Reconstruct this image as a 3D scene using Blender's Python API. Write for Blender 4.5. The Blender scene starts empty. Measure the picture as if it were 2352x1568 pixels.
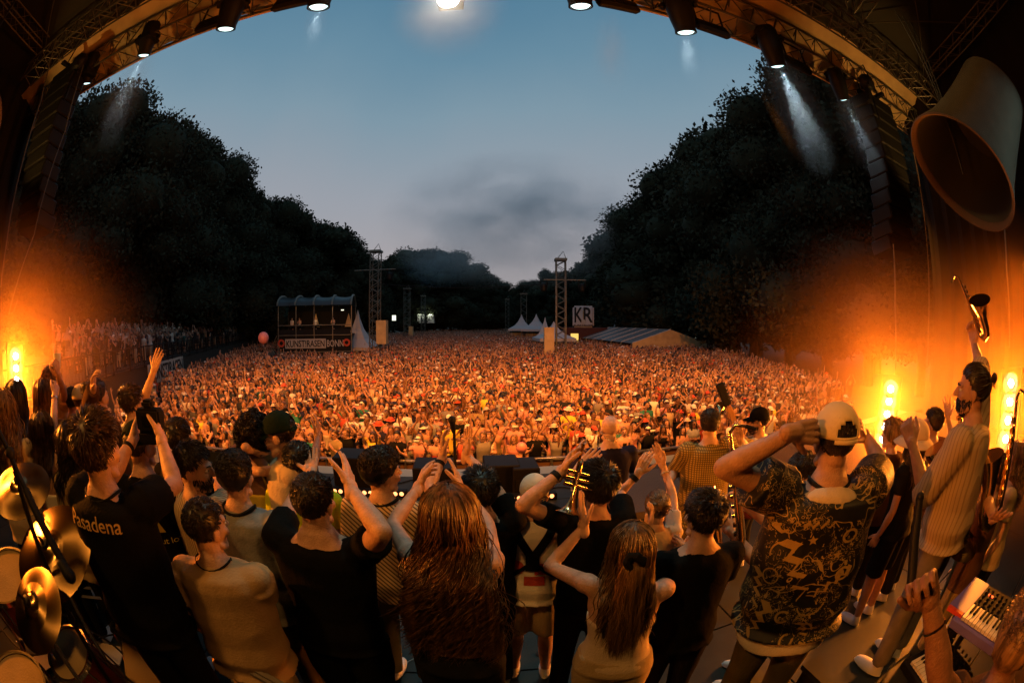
import bpy, bmesh, math, random
import numpy as np
from mathutils import Vector, Matrix, kdtree

sc = bpy.context.scene
col = sc.collection
rnd = random.Random(7)
R = math.radians

# ---------------------------------------------------------------- camera
CZ = 2.3
PITCH = R(2.7)
cd = bpy.data.cameras.new('camera')
cam = bpy.data.objects.new('camera', cd)
col.objects.link(cam)
sc.camera = cam
cd.type = 'PANO'
cd.panorama_type = 'FISHEYE_EQUISOLID'      # a 15 mm full-frame fisheye
cd.fisheye_lens = 15
cd.fisheye_fov = 3.5
cd.sensor_fit = 'HORIZONTAL'
cd.sensor_width = 36
cd.sensor_height = 24
cd.clip_start = 0.05
cd.clip_end = 2000
cam.location = (0, 0, CZ)
cam.rotation_euler = (math.pi / 2 - PITCH, 0, 0)

# ---------------------------------------------------------------- world: clear sky after sunset
w = bpy.data.worlds.new('World')
sc.world = w
w.use_nodes = True
nt = w.node_tree
bg = nt.nodes['Background']
tc = nt.nodes.new('ShaderNodeTexCoord')
sx = nt.nodes.new('ShaderNodeSeparateXYZ')
rp = nt.nodes.new('ShaderNodeValToRGB')
nz = nt.nodes.new('ShaderNodeTexNoise')
nz.inputs['Scale'].default_value = 2.2
nz.inputs['Detail'].default_value = 4
mr = nt.nodes.new('ShaderNodeMath'); mr.operation = 'MULTIPLY_ADD'
mr.inputs[1].default_value = 0.16
mr.inputs[2].default_value = -0.08
ad = nt.nodes.new('ShaderNodeMath'); ad.operation = 'ADD'
nt.links.new(tc.outputs['Generated'], sx.inputs[0])
nt.links.new(tc.outputs['Generated'], nz.inputs['Vector'])
nt.links.new(nz.outputs['Fac'], mr.inputs[0])
nt.links.new(sx.outputs['Z'], ad.inputs[0])
nt.links.new(mr.outputs[0], ad.inputs[1])
nt.links.new(ad.outputs[0], rp.inputs['Fac'])
el = rp.color_ramp.elements
el[0].position = 0.0; el[0].color = (.27, .25, .255, 1)
el[1].position = 0.75; el[1].color = (.060, .155, .240, 1)
for p, c in ((.12, (.305, .280, .292, 1)), (.28, (.250, .268, .305, 1)), (.48, (.160, .240, .300, 1)), (.6, (.105, .200, .275, 1))):
    e = el.new(p); e.color = c
nt.links.new(rp.outputs['Color'], bg.inputs['Color'])
bg.inputs['Strength'].default_value = 1.3

sc.view_settings.view_transform = 'Standard'
sc.view_settings.look = 'None'
sc.view_settings.exposure = 0
sc.view_settings.gamma = 1
sc.cycles.use_denoising = True
sc.cycles.max_bounces = 5
sc.cycles.diffuse_bounces = 2
sc.cycles.glossy_bounces = 2
sc.cycles.transmission_bounces = 3
sc.cycles.volume_bounces = 0
sc.cycles.transparent_max_bounces = 8
sc.cycles.volume_step_rate = 4
sc.cycles.volume_max_steps = 48
sc.cycles.sample_clamp_indirect = 3
sc.cycles.caustics_reflective = False
sc.cycles.caustics_refractive = False


def lamp(kind, name, loc, power, color, target=None, angle=None, size=.1, blend=.5):
    l = bpy.data.lights.new(name, kind)
    l.energy = power
    l.color = color
    if kind == 'SPOT':
        l.spot_size = R(angle); l.spot_blend = blend
    l.shadow_soft_size = size
    o = bpy.data.objects.new(name, l)
    col.objects.link(o)
    o.location = loc
    if target is not None:
        o.rotation_euler = (Vector(target) - Vector(loc)).to_track_quat('-Z', 'Y').to_euler()
    return o


ORANGE = (1, .30, .035)
WARM = (1, .42, .085)
# stage truss lamps aimed at the audience
for x, tx in ((-9, -12), (-4.5, -5), (0, 0), (4.5, 5), (9, 12)):
    lamp('SPOT', 'truss_lamp', (x, 5.9 + .118 * x, 7.9), 7600, (1, .305, .035), (tx, 11.5, -1.8), 80, .10, 1)
    lamp('SPOT', 'truss_lamp', (x + .6, 5.9 + .118 * x, 7.9), 14000, (1, .305, .035), (tx * 1.15, 28, -2), 56, .10, 1)
# upstage lamps above the band (out of frame)
lamp('SPOT', 'upstage_lamp', (-2.6, -.9, 5.6), 300, WARM, (-.6, 1.9, 1.3), 82, .2, .8)
lamp('SPOT', 'upstage_lamp', (3.0, -.9, 5.6), 200, WARM, (1.2, 1.9, 1.3), 78, .2, .8)
# low side lamps in the wings
lamp('SPOT', 'side_lamp', (-5.4, .4, 3.0), 1050, (1, .25, .02), (.4, 1.9, 1.4), 70, .10, .6)
lamp('SPOT', 'side_lamp', (5.6, 1.6, 3.0), 700, (1, .25, .02), (0, 2.0, 1.4), 70, .10, .6)
# pool of pale light on the deck between the people
lamp('SPOT', 'deck_lamp', (.5, 4.6, 7.5), 330, (.62, 1, .82), (.1, 2.0, 0), 34, .1, .5)


# ---------------------------------------------------------------- geometry helpers
def ray(px, py):
    """direction seen at a point of the photograph (2352 x 1568 units)"""
    x = (px - 1176) * 36 / 2352; y = (784 - py) * 36 / 2352
    r = math.hypot(x, y) or 1e-9
    th = 2 * math.asin(min(1, r / 30)); s = math.sin(th) / r
    a, b, c = x * s, math.cos(th), y * s
    return Vector((a, b * math.cos(PITCH) + c * math.sin(PITCH), c * math.cos(PITCH) - b * math.sin(PITCH)))


def proj(p):
    d = (Vector(p) - Vector((0, 0, CZ))).normalized()
    a = d.x; b = d.y * math.cos(PITCH) - d.z * math.sin(PITCH); c = d.z * math.cos(PITCH) + d.y * math.sin(PITCH)
    th = math.acos(max(-1, min(1, b))); r = 30 * math.sin(th / 2); q = math.hypot(a, c) or 1e-9
    return 1176 + a / q * r * 2352 / 36, 784 - c / q * r * 2352 / 36


def at(px, py, t):
    return Vector((0, 0, CZ)) + ray(px, py) * t


def atz(px, py, z):
    d = ray(px, py)
    return Vector((0, 0, CZ)) + d * ((z - CZ) / d.z)


def tag(o, label=None, cat=None, group=None, kind=None):
    if label: o['label'] = label
    if cat: o['category'] = cat
    if group: o['group'] = group
    if kind: o['kind'] = kind
    return o


def link(name, me, mats=(), parent=None, loc=None, smooth=False):
    if mats is not None and not isinstance(mats, (list, tuple)): mats = [mats]
    for m in mats or (): me.materials.append(m)
    if smooth and me.polygons:
        me.polygons.foreach_set('use_smooth', [True] * len(me.polygons))
    o = bpy.data.objects.new(name, me)
    col.objects.link(o)
    if parent: o.parent = parent
    if loc is not None: o.location = loc
    return o


def thing(name, label, cat, loc=(0, 0, 0), rz=0, group=None, rot=None):
    o = bpy.data.objects.new(name, None)
    col.objects.link(o)
    o.location = loc
    o.rotation_euler = rot or (0, 0, rz)
    o.empty_display_size = .2
    return tag(o, label, cat, group)


def mesh_np(name, v, f, mi=None):
    me = bpy.data.meshes.new(name)
    v = np.asarray(v, dtype=np.float32)
    if isinstance(f, np.ndarray):
        n, k = f.shape
        me.vertices.add(len(v)); me.vertices.foreach_set('co', v.ravel())
        me.loops.add(n * k); me.loops.foreach_set('vertex_index', f.astype(np.int32).ravel())
        me.polygons.add(n)
        me.polygons.foreach_set('loop_start', np.arange(0, n * k, k, dtype=np.int32))
        me.polygons.foreach_set('loop_total', np.full(n, k, dtype=np.int32))
        me.update(calc_edges=True)
    else:
        me.from_pydata(v.tolist(), [], f)
    if mi is not None:
        me.polygons.foreach_set('material_index', np.asarray(mi, dtype=np.int32))
    return me


class G:
    """collects closed pieces; build() links them as one mesh, remesh() fuses them into one skin"""
    def __init__(s):
        s.v = []; s.f = []; s.m = []; s.vm = []

    def add(s, v, f, m=0):
        k = len(s.v)
        s.v.extend([tuple(p) for p in v]); s.vm.extend([m] * len(v))
        s.f.extend([tuple(i + k for i in q) for q in f]); s.m.extend([m] * len(f))

    def tube(s, pts, rad, n=8, m=0, cap=True, flat=1.0, up=None):
        pts = [Vector(p) for p in pts]
        if not isinstance(rad, (list, tuple)): rad = [rad] * len(pts)
        v = []; f = []; L = len(pts)
        prev = None
        for i, p in enumerate(pts):
            t = (pts[min(i + 1, L - 1)] - pts[max(i - 1, 0)]).normalized()
            if prev is None:
                a = Vector(up) if up else (Vector((0, 0, 1)) if abs(t.z) < .9 else Vector((1, 0, 0)))
            else: a = prev
            a = (a - t * a.dot(t)).normalized(); prev = a; b = t.cross(a)
            for j in range(n):
                g = 2 * math.pi * j / n
                v.append(p + a * (math.cos(g) * rad[i]) + b * (math.sin(g) * rad[i] * flat))
        for i in range(L - 1):
            for j in range(n):
                k = (j + 1) % n
                f.append((i * n + j, i * n + k, (i + 1) * n + k, (i + 1) * n + j))
        if cap:
            f.append(tuple(range(n - 1, -1, -1))); f.append(tuple(range((L - 1) * n, L * n)))
        s.add(v, f, m)
        return s

    def cap(s, a, b, ra, rb=None, m=0, n=10):
        a = Vector(a); b = Vector(b); rb = ra if rb is None else rb
        d = b - a; L = d.length; u = d / L if L > 1e-6 else Vector((0, 0, 1))
        pts = []; rr = []
        for k in (-.98, -.8, -.45): pts.append(a + u * (ra * k)); rr.append(ra * math.sqrt(1 - k * k))
        for i in range(4): pts.append(a + d * (i / 3)); rr.append(ra + (rb - ra) * i / 3)
        for k in (.45, .8, .98): pts.append(b + u * (rb * k)); rr.append(rb * math.sqrt(1 - k * k))
        return s.tube(pts, rr, n, m)

    def ell(s, c, r, rot=None, m=0, nu=14, nv=10):
        c = Vector(c); v = []; f = []
        M = rot or Matrix.Identity(3)
        for i in range(nv + 1):
            ph = math.pi * i / nv
            ph = min(max(ph, .05), math.pi - .05)
            for j in range(nu):
                th = 2 * math.pi * j / nu
                v.append(c + M @ Vector((math.sin(ph) * math.cos(th) * r[0], math.sin(ph) * math.sin(th) * r[1], math.cos(ph) * r[2])))
        for i in range(nv):
            for j in range(nu):
                k = (j + 1) % nu
                f.append((i * nu + j, (i + 1) * nu + j, (i + 1) * nu + k, i * nu + k))
        f.append(tuple(range(nu - 1, -1, -1))[::-1]); f.append(tuple(range(nv * nu, (nv + 1) * nu))[::-1])
        s.add(v, f, m)
        return s

    def box(s, c, d, rot=None, m=0):
        c = Vector(c); M = rot or Matrix.Identity(3)
        v = [c + M @ Vector((x * d[0] / 2, y * d[1] / 2, z * d[2] / 2)) for x in (-1, 1) for y in (-1, 1) for z in (-1, 1)]
        s.add(v, [(0, 1, 3, 2), (4, 6, 7, 5), (0, 4, 5, 1), (2, 3, 7, 6), (0, 2, 6, 4), (1, 5, 7, 3)], m)
        return s

    def lathe(s, prof, n=32, M=None, m=0, close=False):
        M = M or Matrix.Identity(4); v = []; f = []
        for r, z in prof:
            for j in range(n):
                a = 2 * math.pi * j / n
                v.append(M @ Vector((r * math.cos(a), r * math.sin(a), z)))
        L = len(prof)
        for i in range(L - 1 + (1 if close else 0)):
            for j in range(n):
                k = (j + 1) % n; i2 = (i + 1) % L
                f.append((i * n + j, i * n + k, i2 * n + k, i2 * n + j))
        s.add(v, f, m)
        return s

    def rings(s, rs, W, n=20, m=0, pw=.85):
        """stack of oval rings (z, rx, ry, yo[, xo]) carried to the world by W"""
        v = []; f = []
        for q in rs:
            z, rx, ry, yo = q[:4]; xo = q[4] if len(q) > 4 else 0
            for j in range(n):
                a = 2 * math.pi * j / n; ca, sa = math.cos(a), math.sin(a)
                v.append(W(Vector((xo + rx * math.copysign(abs(ca) ** pw, ca), yo + ry * math.copysign(abs(sa) ** pw, sa), z))))
        for i in range(len(rs) - 1):
            for j in range(n):
                k = (j + 1) % n
                f.append((i * n + j, i * n + k, (i + 1) * n + k, (i + 1) * n + j))
        f.append(tuple(range(n - 1, -1, -1))); f.append(tuple(range((len(rs) - 1) * n, len(rs) * n)))
        s.add(v, f, m)
        return s

    def build(s, name, mats, parent=None, smooth=False, loc=None):
        me = bpy.data.meshes.new(name)
        me.from_pydata(s.v, [], s.f)
        me.polygons.foreach_set('material_index', s.m)
        o = link(name, me, mats, parent, loc)
        if smooth: set_smooth(me)
        return o

    def remesh(s, vox, it=3, fac=.5):
        return remesh(s.v, s.f, vox, it, fac)


def set_smooth(me, ang=40):
    me.polygons.foreach_set('use_smooth', [True] * len(me.polygons))
    bm = bmesh.new(); bm.from_mesh(me)
    c = R(ang)
    for e in bm.edges:
        if len(e.link_faces) == 2 and e.calc_face_angle(0) > c: e.smooth = False
    bm.to_mesh(me); bm.free()


tmp_scene = bpy.data.scenes.new('workshop')


def evaluate(ob):
    tmp_scene.collection.objects.link(ob)
    with bpy.context.temp_override(scene=tmp_scene, view_layer=tmp_scene.view_layers[0]):
        dg = bpy.context.evaluated_depsgraph_get()
    dg.update()
    me = bpy.data.meshes.new_from_object(ob.evaluated_get(dg), depsgraph=dg)
    tmp_scene.collection.objects.unlink(ob)
    return me


def remesh(v, f, vox, it=3, fac=.5):
    me = bpy.data.meshes.new('tmp'); me.from_pydata(v, [], f)
    ob = bpy.data.objects.new('tmp', me)
    a = ob.modifiers.new('r', 'REMESH'); a.mode = 'VOXEL'; a.voxel_size = vox
    if it:
        b = ob.modifiers.new('s', 'SMOOTH'); b.factor = fac; b.iterations = it
    r = evaluate(ob)
    V = np.empty(len(r.vertices) * 3, dtype=np.float32); r.vertices.foreach_get('co', V); V = V.reshape(-1, 3)
    n = len(r.polygons)
    F = np.empty(len(r.loops), dtype=np.int32); r.loops.foreach_get('vertex_index', F)
    F = F.reshape(n, -1)
    bpy.data.objects.remove(ob); bpy.data.meshes.remove(me); bpy.data.meshes.remove(r)
    return V, F


def text_mesh(s, size, depth=.0, bold=.0, align='CENTER', res=3):
    cu = bpy.data.curves.new('t', 'FONT'); cu.body = s; cu.size = size; cu.extrude = depth; cu.offset = bold
    cu.align_x = align; cu.align_y = 'CENTER'; cu.resolution_u = res
    ob = bpy.data.objects.new('t', cu)
    me = evaluate(ob)
    bpy.data.objects.remove(ob); bpy.data.curves.remove(cu)
    me.materials.clear()
    return me


def fold(V, amp, sc_, seed, stretch=(1, 1, .45)):
    """soft cloth folds pushed along an approximate outward direction"""
    g = np.random.RandomState(seed); out = np.zeros(len(V))
    for i in range(7):
        k = g.randn(3) * np.array(stretch) * sc_; ph = g.rand() * 6.28
        warp = np.sin(V @ (g.randn(3) * sc_ * .4) + g.rand() * 6.28)
        out += (1 - np.abs(np.sin(V @ k + ph + 1.3 * warp))) ** 2
    return amp * (out / 7 - .22)


def normals_of(V, F):
    N = np.zeros_like(V)
    a, b, c = V[F[:, 0]], V[F[:, 1]], V[F[:, 2]]
    n = np.cross(b - a, c - a)
    for i in range(F.shape[1]): np.add.at(N, F[:, i], n)
    return N / (np.linalg.norm(N, axis=1, keepdims=True) + 1e-9)


def strands(paths, rad, n=3):
    """paths (k, m, 3), rad (k, m): thin tapered locks as one array mesh"""
    k, m, _ = paths.shape
    T = np.gradient(paths, axis=1); T /= np.linalg.norm(T, axis=2, keepdims=True) + 1e-9
    ref = np.zeros_like(T); ref[..., 0] = .3; ref[..., 1] = 1; ref[..., 2] = .2
    A = np.cross(T, ref); A /= np.linalg.norm(A, axis=2, keepdims=True) + 1e-9
    B = np.cross(T, A)
    v = np.stack([paths + (A * math.cos(2 * math.pi * j / n) + B * math.sin(2 * math.pi * j / n)) * rad[..., None] for j in range(n)], axis=2)
    idx = np.arange(k * m * n).reshape(k, m, n)
    nx = np.roll(idx, -1, axis=2)
    F = np.stack([idx[:, :-1], nx[:, :-1], nx[:, 1:], idx[:, 1:]], axis=-1).reshape(-1, 4)
    return v.reshape(-1, 3), F


# ---------------------------------------------------------------- materials
def mat(name, c, rough=.7, metal=0, bump=0, bscale=60, var=0, vscale=6, emit=None, es=0, stretch=None, spec=.4, c2=None):
    m = bpy.data.materials.new(name); m.use_nodes = True
    t = m.node_tree; b = t.nodes['Principled BSDF']
    b.inputs['Base Color'].default_value = (*c, 1)
    b.inputs['Roughness'].default_value = rough
    b.inputs['Metallic'].default_value = metal
    b.inputs['Specular IOR Level'].default_value = spec
    if emit:
        b.inputs['Emission Color'].default_value = (*emit, 1); b.inputs['Emission Strength'].default_value = es
    if bump or var:
        tc = t.nodes.new('ShaderNodeTexCoord'); mp = t.nodes.new('ShaderNodeMapping')
        if stretch: mp.inputs['Scale'].default_value = stretch
        t.links.new(tc.outputs['Object'], mp.inputs[0])
    if bump:
        n = t.nodes.new('ShaderNodeTexNoise'); n.inputs['Scale'].default_value = bscale; n.inputs['Detail'].default_value = 4
        bu = t.nodes.new('ShaderNodeBump'); bu.inputs['Strength'].default_value = bump; bu.inputs['Distance'].default_value = .01
        t.links.new(mp.outputs[0], n.inputs['Vector']); t.links.new(n.outputs['Fac'], bu.inputs['Height']); t.links.new(bu.outputs[0], b.inputs['Normal'])
    if var:
        n = t.nodes.new('ShaderNodeTexNoise'); n.inputs['Scale'].default_value = vscale; n.inputs['Detail'].default_value = 5
        mx = t.nodes.new('ShaderNodeMix'); mx.data_type = 'RGBA'
        d = c2 or tuple(x * (1 - var) for x in c)
        mx.inputs[6].default_value = (*c, 1); mx.inputs[7].default_value = (*d, 1)
        cr = t.nodes.new('ShaderNodeValToRGB'); cr.color_ramp.elements[0].position = .35; cr.color_ramp.elements[1].position = .65
        t.links.new(mp.outputs[0], n.inputs['Vector']); t.links.new(n.outputs['Fac'], cr.inputs[0]); t.links.new(cr.outputs[0], mx.inputs[0])
        t.links.new(mx.outputs[2], b.inputs['Base Color'])
    return m


def stripes(name, c1, c2, scale, axis='X', duty=.5, check=False, rough=.85, curve=0):
    m = mat(name, c1, rough, bump=.25, bscale=220)
    t = m.node_tree; b = t.nodes['Principled BSDF']
    tc = t.nodes.new('ShaderNodeTexCoord')
    def band(ax):
        wv = t.nodes.new('ShaderNodeTexWave'); wv.bands_direction = ax; wv.inputs['Scale'].default_value = scale
        wv.inputs['Distortion'].default_value = .25; wv.inputs['Detail Scale'].default_value = .4
        t.links.new(tc.outputs['Object'], wv.inputs['Vector'])
        g = t.nodes.new('ShaderNodeMath'); g.operation = 'GREATER_THAN'; g.inputs[1].default_value = duty
        t.links.new(wv.outputs['Fac'], g.inputs[0])
        return g
    g = band(axis)
    if check:
        g2 = band('Z'); mm = t.nodes.new('ShaderNodeMath'); mm.operation = 'MULTIPLY'
        t.links.new(g.outputs[0], mm.inputs[0]); t.links.new(g2.outputs[0], mm.inputs[1]); g = mm
    mx = t.nodes.new('ShaderNodeMix'); mx.data_type = 'RGBA'
    mx.inputs[6].default_value = (*c1, 1); mx.inputs[7].default_value = (*c2, 1)
    t.links.new(g.outputs[0], mx.inputs[0]); t.links.new(mx.outputs[2], b.inputs['Base Color'])
    return m


def squiggle(name):
    """black cloth printed with ochre squiggles, outlines and dots"""
    m = mat(name, (.006, .006, .006), .55)
    t = m.node_tree; b = t.nodes['Principled BSDF']
    tc = t.nodes.new('ShaderNodeTexCoord')
    def line(scale, width, centre=.5, dist=0, seed=0):
        mp = t.nodes.new('ShaderNodeMapping'); mp.inputs['Location'].default_value = (seed, seed * 1.7, 0)
        n = t.nodes.new('ShaderNodeTexNoise'); n.inputs['Scale'].default_value = scale; n.inputs['Detail'].default_value = 1.2; n.inputs['Distortion'].default_value = dist
        t.links.new(tc.outputs['Object'], mp.inputs[0]); t.links.new(mp.outputs[0], n.inputs['Vector'])
        s1 = t.nodes.new('ShaderNodeMath'); s1.operation = 'SUBTRACT'; s1.inputs[1].default_value = centre
        s2 = t.nodes.new('ShaderNodeMath'); s2.operation = 'ABSOLUTE'
        s3 = t.nodes.new('ShaderNodeMath'); s3.operation = 'LESS_THAN'; s3.inputs[1].default_value = width
        t.links.new(n.outputs['Fac'], s1.inputs[0]); t.links.new(s1.outputs[0], s2.inputs[0]); t.links.new(s2.outputs[0], s3.inputs[0])
        return s3.outputs[0]
    def mask(scale, thr, seed):
        mp = t.nodes.new('ShaderNodeMapping'); mp.inputs['Location'].default_value = (seed, 0, seed)
        n = t.nodes.new('ShaderNodeTexNoise'); n.inputs['Scale'].default_value = scale; n.inputs['Detail'].default_value = 0
        t.links.new(tc.outputs['Object'], mp.inputs[0]); t.links.new(mp.outputs[0], n.inputs['Vector'])
        s3 = t.nodes.new('ShaderNodeMath'); s3.operation = 'GREATER_THAN'; s3.inputs[1].default_value = thr
        t.links.new(n.outputs['Fac'], s3.inputs[0]); return s3.outputs[0]
    def op(o, a, c):
        q = t.nodes.new('ShaderNodeMath'); q.operation = o; q.use_clamp = True
        t.links.new(a, q.inputs[0]); t.links.new(c, q.inputs[1]); return q.outputs[0]
    x = op('MULTIPLY', line(26, .013, .5, 1.5, 3), mask(7, .5, 1))
    x = op('ADD', x, op('MULTIPLY', line(9, .016, .47, .8, 9), mask(5, .48, 4)))
    x = op('ADD', x, op('MULTIPLY', line(40, .022, .55, 1, 5), mask(9, .55, 8)))
    mx = t.nodes.new('ShaderNodeMix'); mx.data_type = 'RGBA'
    mx.inputs[6].default_value = (.006, .006, .006, 1); mx.inputs[7].default_value = (.34, .24, .08, 1)
    t.links.new(x, mx.inputs[0]); t.links.new(mx.outputs[2], b.inputs['Base Color'])
    return m


MB = {}
def M(name):
    return MB[name]
def cloth(name, c, **k): MB[name] = mat(name, c, k.pop('rough', .85), bump=k.pop('bump', .3), bscale=k.pop('bscale', 90), spec=.08, **k)
cloth('black_cloth', (.006, .006, .0055)); cloth('tan_cloth', (.50, .33, .17), var=.12); cloth('beige_cloth', (.46, .35, .20), var=.1)
cloth('white_cloth', (.72, .68, .60), var=.06); cloth('cream_cloth', (.62, .50, .36), var=.08); cloth('denim_cloth', (.27, .27, .26), var=.25, vscale=14)
cloth('hivis_cloth', (.62, .66, .02)); cloth('yellow_cloth', (.70, .52, .06)); cloth('navy_cloth', (.020, .018, .045), var=.2)
cloth('olive_cloth', (.16, .12, .045), var=.3); cloth('brown_cloth', (.10, .05, .025)); cloth('jean_cloth', (.22, .19, .16), var=.3, vscale=9)
cloth('charcoal_cloth', (.02, .02, .022)); cloth('green_cloth', (.006, .016, .011)); cloth('red_print', (.40, .06, .03)); cloth('grey_cloth', (.20, .18, .16))
cloth('darkpants_cloth', (.012, .012, .013)); cloth('khaki_cloth', (.30, .22, .10), var=.2); cloth('capcream_cloth', (.72, .58, .34), var=.05, bump=.2)
cloth('yellow_print', (.75, .60, .05)); cloth('gold_print', (.60, .38, .12)); cloth('purple_cloth', (.14, .05, .05)); cloth('ochre_print', (.34, .23, .07))
MB['stripe_cream'] = stripes('stripe_cream', (.62, .48, .28), (.22, .13, .06), 18, 'X', .72)
MB['stripe_curly'] = stripes('stripe_curly', (.60, .44, .25), (.10, .06, .03), 20, 'DIAGONAL', .66)
MB['stripe_grey'] = stripes('stripe_grey', (.42, .32, .20), (.30, .21, .12), 15, 'Y', .8)
MB['check_olive'] = stripes('check_olive', (.13, .09, .02), (.42, .30, .07), 19, 'X', .4, True)
MB['squiggle'] = squiggle('squiggle')
for nm, c in (('skin_light', (.62, .36, .24)), ('skin_tan', (.50, .27, .16)), ('skin_brown', (.25, .12, .065)), ('skin_dark', (.12, .055, .03)), ('skin_pink', (.66, .42, .32))):
    MB[nm] = mat(nm, c, .48, bump=.35, bscale=120, var=.22, vscale=26, spec=.4)
for nm, c in (('hair_black', (.008, .006, .005)), ('hair_dark', (.018, .011, .007)), ('hair_brown', (.05, .026, .012)), ('hair_auburn', (.11, .050, .018)), ('hair_blond', (.17, .09, .032)), ('hair_gold', (.24, .13, .045))):
    MB[nm] = mat(nm, tuple(x * 1.5 for x in c), .40, var=.8, vscale=55, stretch=(1, 1, .05), spec=.45)
MB['black_metal'] = mat('black_metal', (.007, .007, .007), .55, 0, spec=.18)
MB['black_rubber'] = mat('black_rubber', (.007, .007, .007), .65, spec=.2)
MB['brass'] = mat('brass', (.85, .55, .22), .16, 1)
MB['cymbal'] = mat('cymbal', (.72, .52, .24), .27, 1, bump=.35, bscale=1, var=.25, vscale=3)
MB['chrome'] = mat('chrome', (.8, .8, .8), .15, 1)
MB['white_paint'] = mat('white_paint', (.75, .73, .70), .5)
MB['aluminium'] = mat('aluminium', (.42, .42, .40), .38, 1, bump=.1)
MB['eye_white'] = mat('eye_white', (.7, .65, .6), .2)
MB['eye_dark'] = mat('eye_dark', (.01, .008, .006), .2)
MB['lip'] = mat('lip', (.35, .12, .09), .45)
MB['silver_paper'] = mat('silver_paper', (.5, .5, .5), .3, .8)


# ---------------------------------------------------------------- heads and hands (made once, shared)
def make_head(fem=False, vox=.0055):
    g = G(); a = .95 if fem else 1
    g.ell((0, -.015, .045), (.076 * a, .095, .084), nu=24, nv=18)
    g.ell((0, .022, -.005), (.062 * a, .068, .085), nu=20, nv=14)
    g.ell((0, .03, -.068), (.050 * a, .053, .038), nu=16)
    g.ell((0, .070, -.095), (.022 * a, .020, .018))
    g.ell((0, -.02, -.05), (.054, .06, .06))
    for s in (-1, 1):
        g.ell((s * .038 * a, .062, -.018), (.024, .024, .024))
        g.cap((s * .012, .088, .032), (s * .042 * a, .072, .030), .011, .010)
        g.ell((s * .077 * a, -.008, -.002), (.009, .021, .033), Matrix.Rotation(R(-12), 3, 'X'))
        g.ell((s * .079 * a, -.020, .004), (.010, .010, .028), Matrix.Rotation(R(-18), 3, 'X'))
        g.cap((s * .048, .02, -.072), (s * .030, .055, -.09), .020, .016)
    g.cap((0, .088, .028), (0, .112, -.012), .009, .013)
    g.ell((0, .104, -.016), (.018, .013, .010))
    g.ell((0, .094, -.044), (.024, .010, .006)); g.ell((0, .091, -.056), (.021, .011, .007))
    return g.remesh(vox, 3, .5)


HEAD = {False: make_head(False), True: make_head(True)}
HEAD_LO = {False: make_head(False, .0105), True: make_head(True, .0105)}


def make_hand(curl, spread, thumb, vox=.0034):
    """right hand: wrist at the origin, fingers +z, palm faces +y, thumb towards -x"""
    g = G()
    xs = (-.030, -.010, .010, .028); Ls = (.072, .082, .076, .060)
    for i, x in enumerate(xs):
        g.cap((x * .55, 0, .005), (x, 0, .088), .014, .0125, n=8)
        p = Vector((x, 0, .088)); ang = 0; sp = spread * (x / .03) + rnd.uniform(-.02, .02)
        c = curl[i] if isinstance(curl, (list, tuple)) else curl
        r0 = .0096 if i < 3 else .0083
        for k, fr in enumerate((.46, .30, .26)):
            ang += c * (.7, 1.1, .8)[k]
            d = Vector((math.sin(sp) * math.cos(ang), math.sin(ang), math.cos(ang) * math.cos(sp)))
            q = p + d * Ls[i] * fr
            g.cap(p, q, r0 * (1 - .09 * k), r0 * (1 - .09 * (k + 1)), n=8)
            p = q
    g.ell((0, .004, .045), (.036, .013, .044)); g.ell((-.026, .012, .035), (.016, .013, .028))
    t0 = Vector((-.020, .006, .018)); t1 = Vector((-.046, .014, .048)); d = Vector((-.7 * thumb - .1, .35, 1 - .5 * thumb)).normalized()
    t2 = t1 + d * .033; t3 = t2 + (d + Vector((.1, .1, .25))).normalized() * .026
    g.cap(t0, t1, .015, .0125, n=8); g.cap(t1, t2, .0115, .0105, n=8); g.cap(t2, t3, .0105, .0085, n=8)
    g.cap((0, 0, -.03), (0, 0, .012), .026, .027, n=10)
    return g.remesh(vox, 2, .45)


HANDS = {'open': make_hand((.10, .06, .08, .14), .16, .9), 'flat': make_hand((.05, .04, .05, .08), .04, .35), 'relaxed': make_hand((.28, .34, .40, .46), .05, .4),
         'cup': make_hand((.42, .46, .48, .52), .05, .5), 'grip': make_hand((1.0, 1.05, 1.1, 1.1), .02, .1), 'fist': make_hand((1.35, 1.4, 1.4, 1.4), .0, -.1)}
HAND_LO = {k: make_hand(c, s, t, .009) for k, c, s, t in (('open', .1, .16, .9), ('flat', .06, .05, .3), ('grip', 1.0, .02, .1))}

TORSO_M = [(.84, .085, .080, 0), (.94, .165, .112, -.012), (1.02, .158, .108, -.010), (1.12, .142, .098, 0), (1.22, .152, .103, .005), (1.34, .176, .116, .005), (1.43, .178, .108, -.004), (1.48, .145, .086, -.012), (1.52, .082, .066, -.016), (1.56, .060, .058, -.010)]
TORSO_F = [(.84, .088, .082, 0), (.94, .176, .120, -.012), (1.02, .160, .108, -.010), (1.12, .122, .088, 0), (1.22, .132, .094, .005), (1.34, .152, .110, .012), (1.43, .152, .096, -.002), (1.48, .122, .078, -.012), (1.52, .072, .058, -.016), (1.56, .052, .052, -.010)]


def sphere_ray(S, L, px, py, pick):
    """the point seen at (px, py) that lies L from S; pick 'near' or 'far' from the camera"""
    d = ray(px, py); o = Vector((0, 0, CZ)) - S
    b = o.dot(d); c = o.dot(o) - L * L; D = b * b - c
    if D < 0: p = Vector((0, 0, CZ)) + d * (-b)
    else:
        q = math.sqrt(D); p = Vector((0, 0, CZ)) + d * (-b - q if pick == 'near' else -b + q)
    return S + (p - S).normalized() * L


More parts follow.
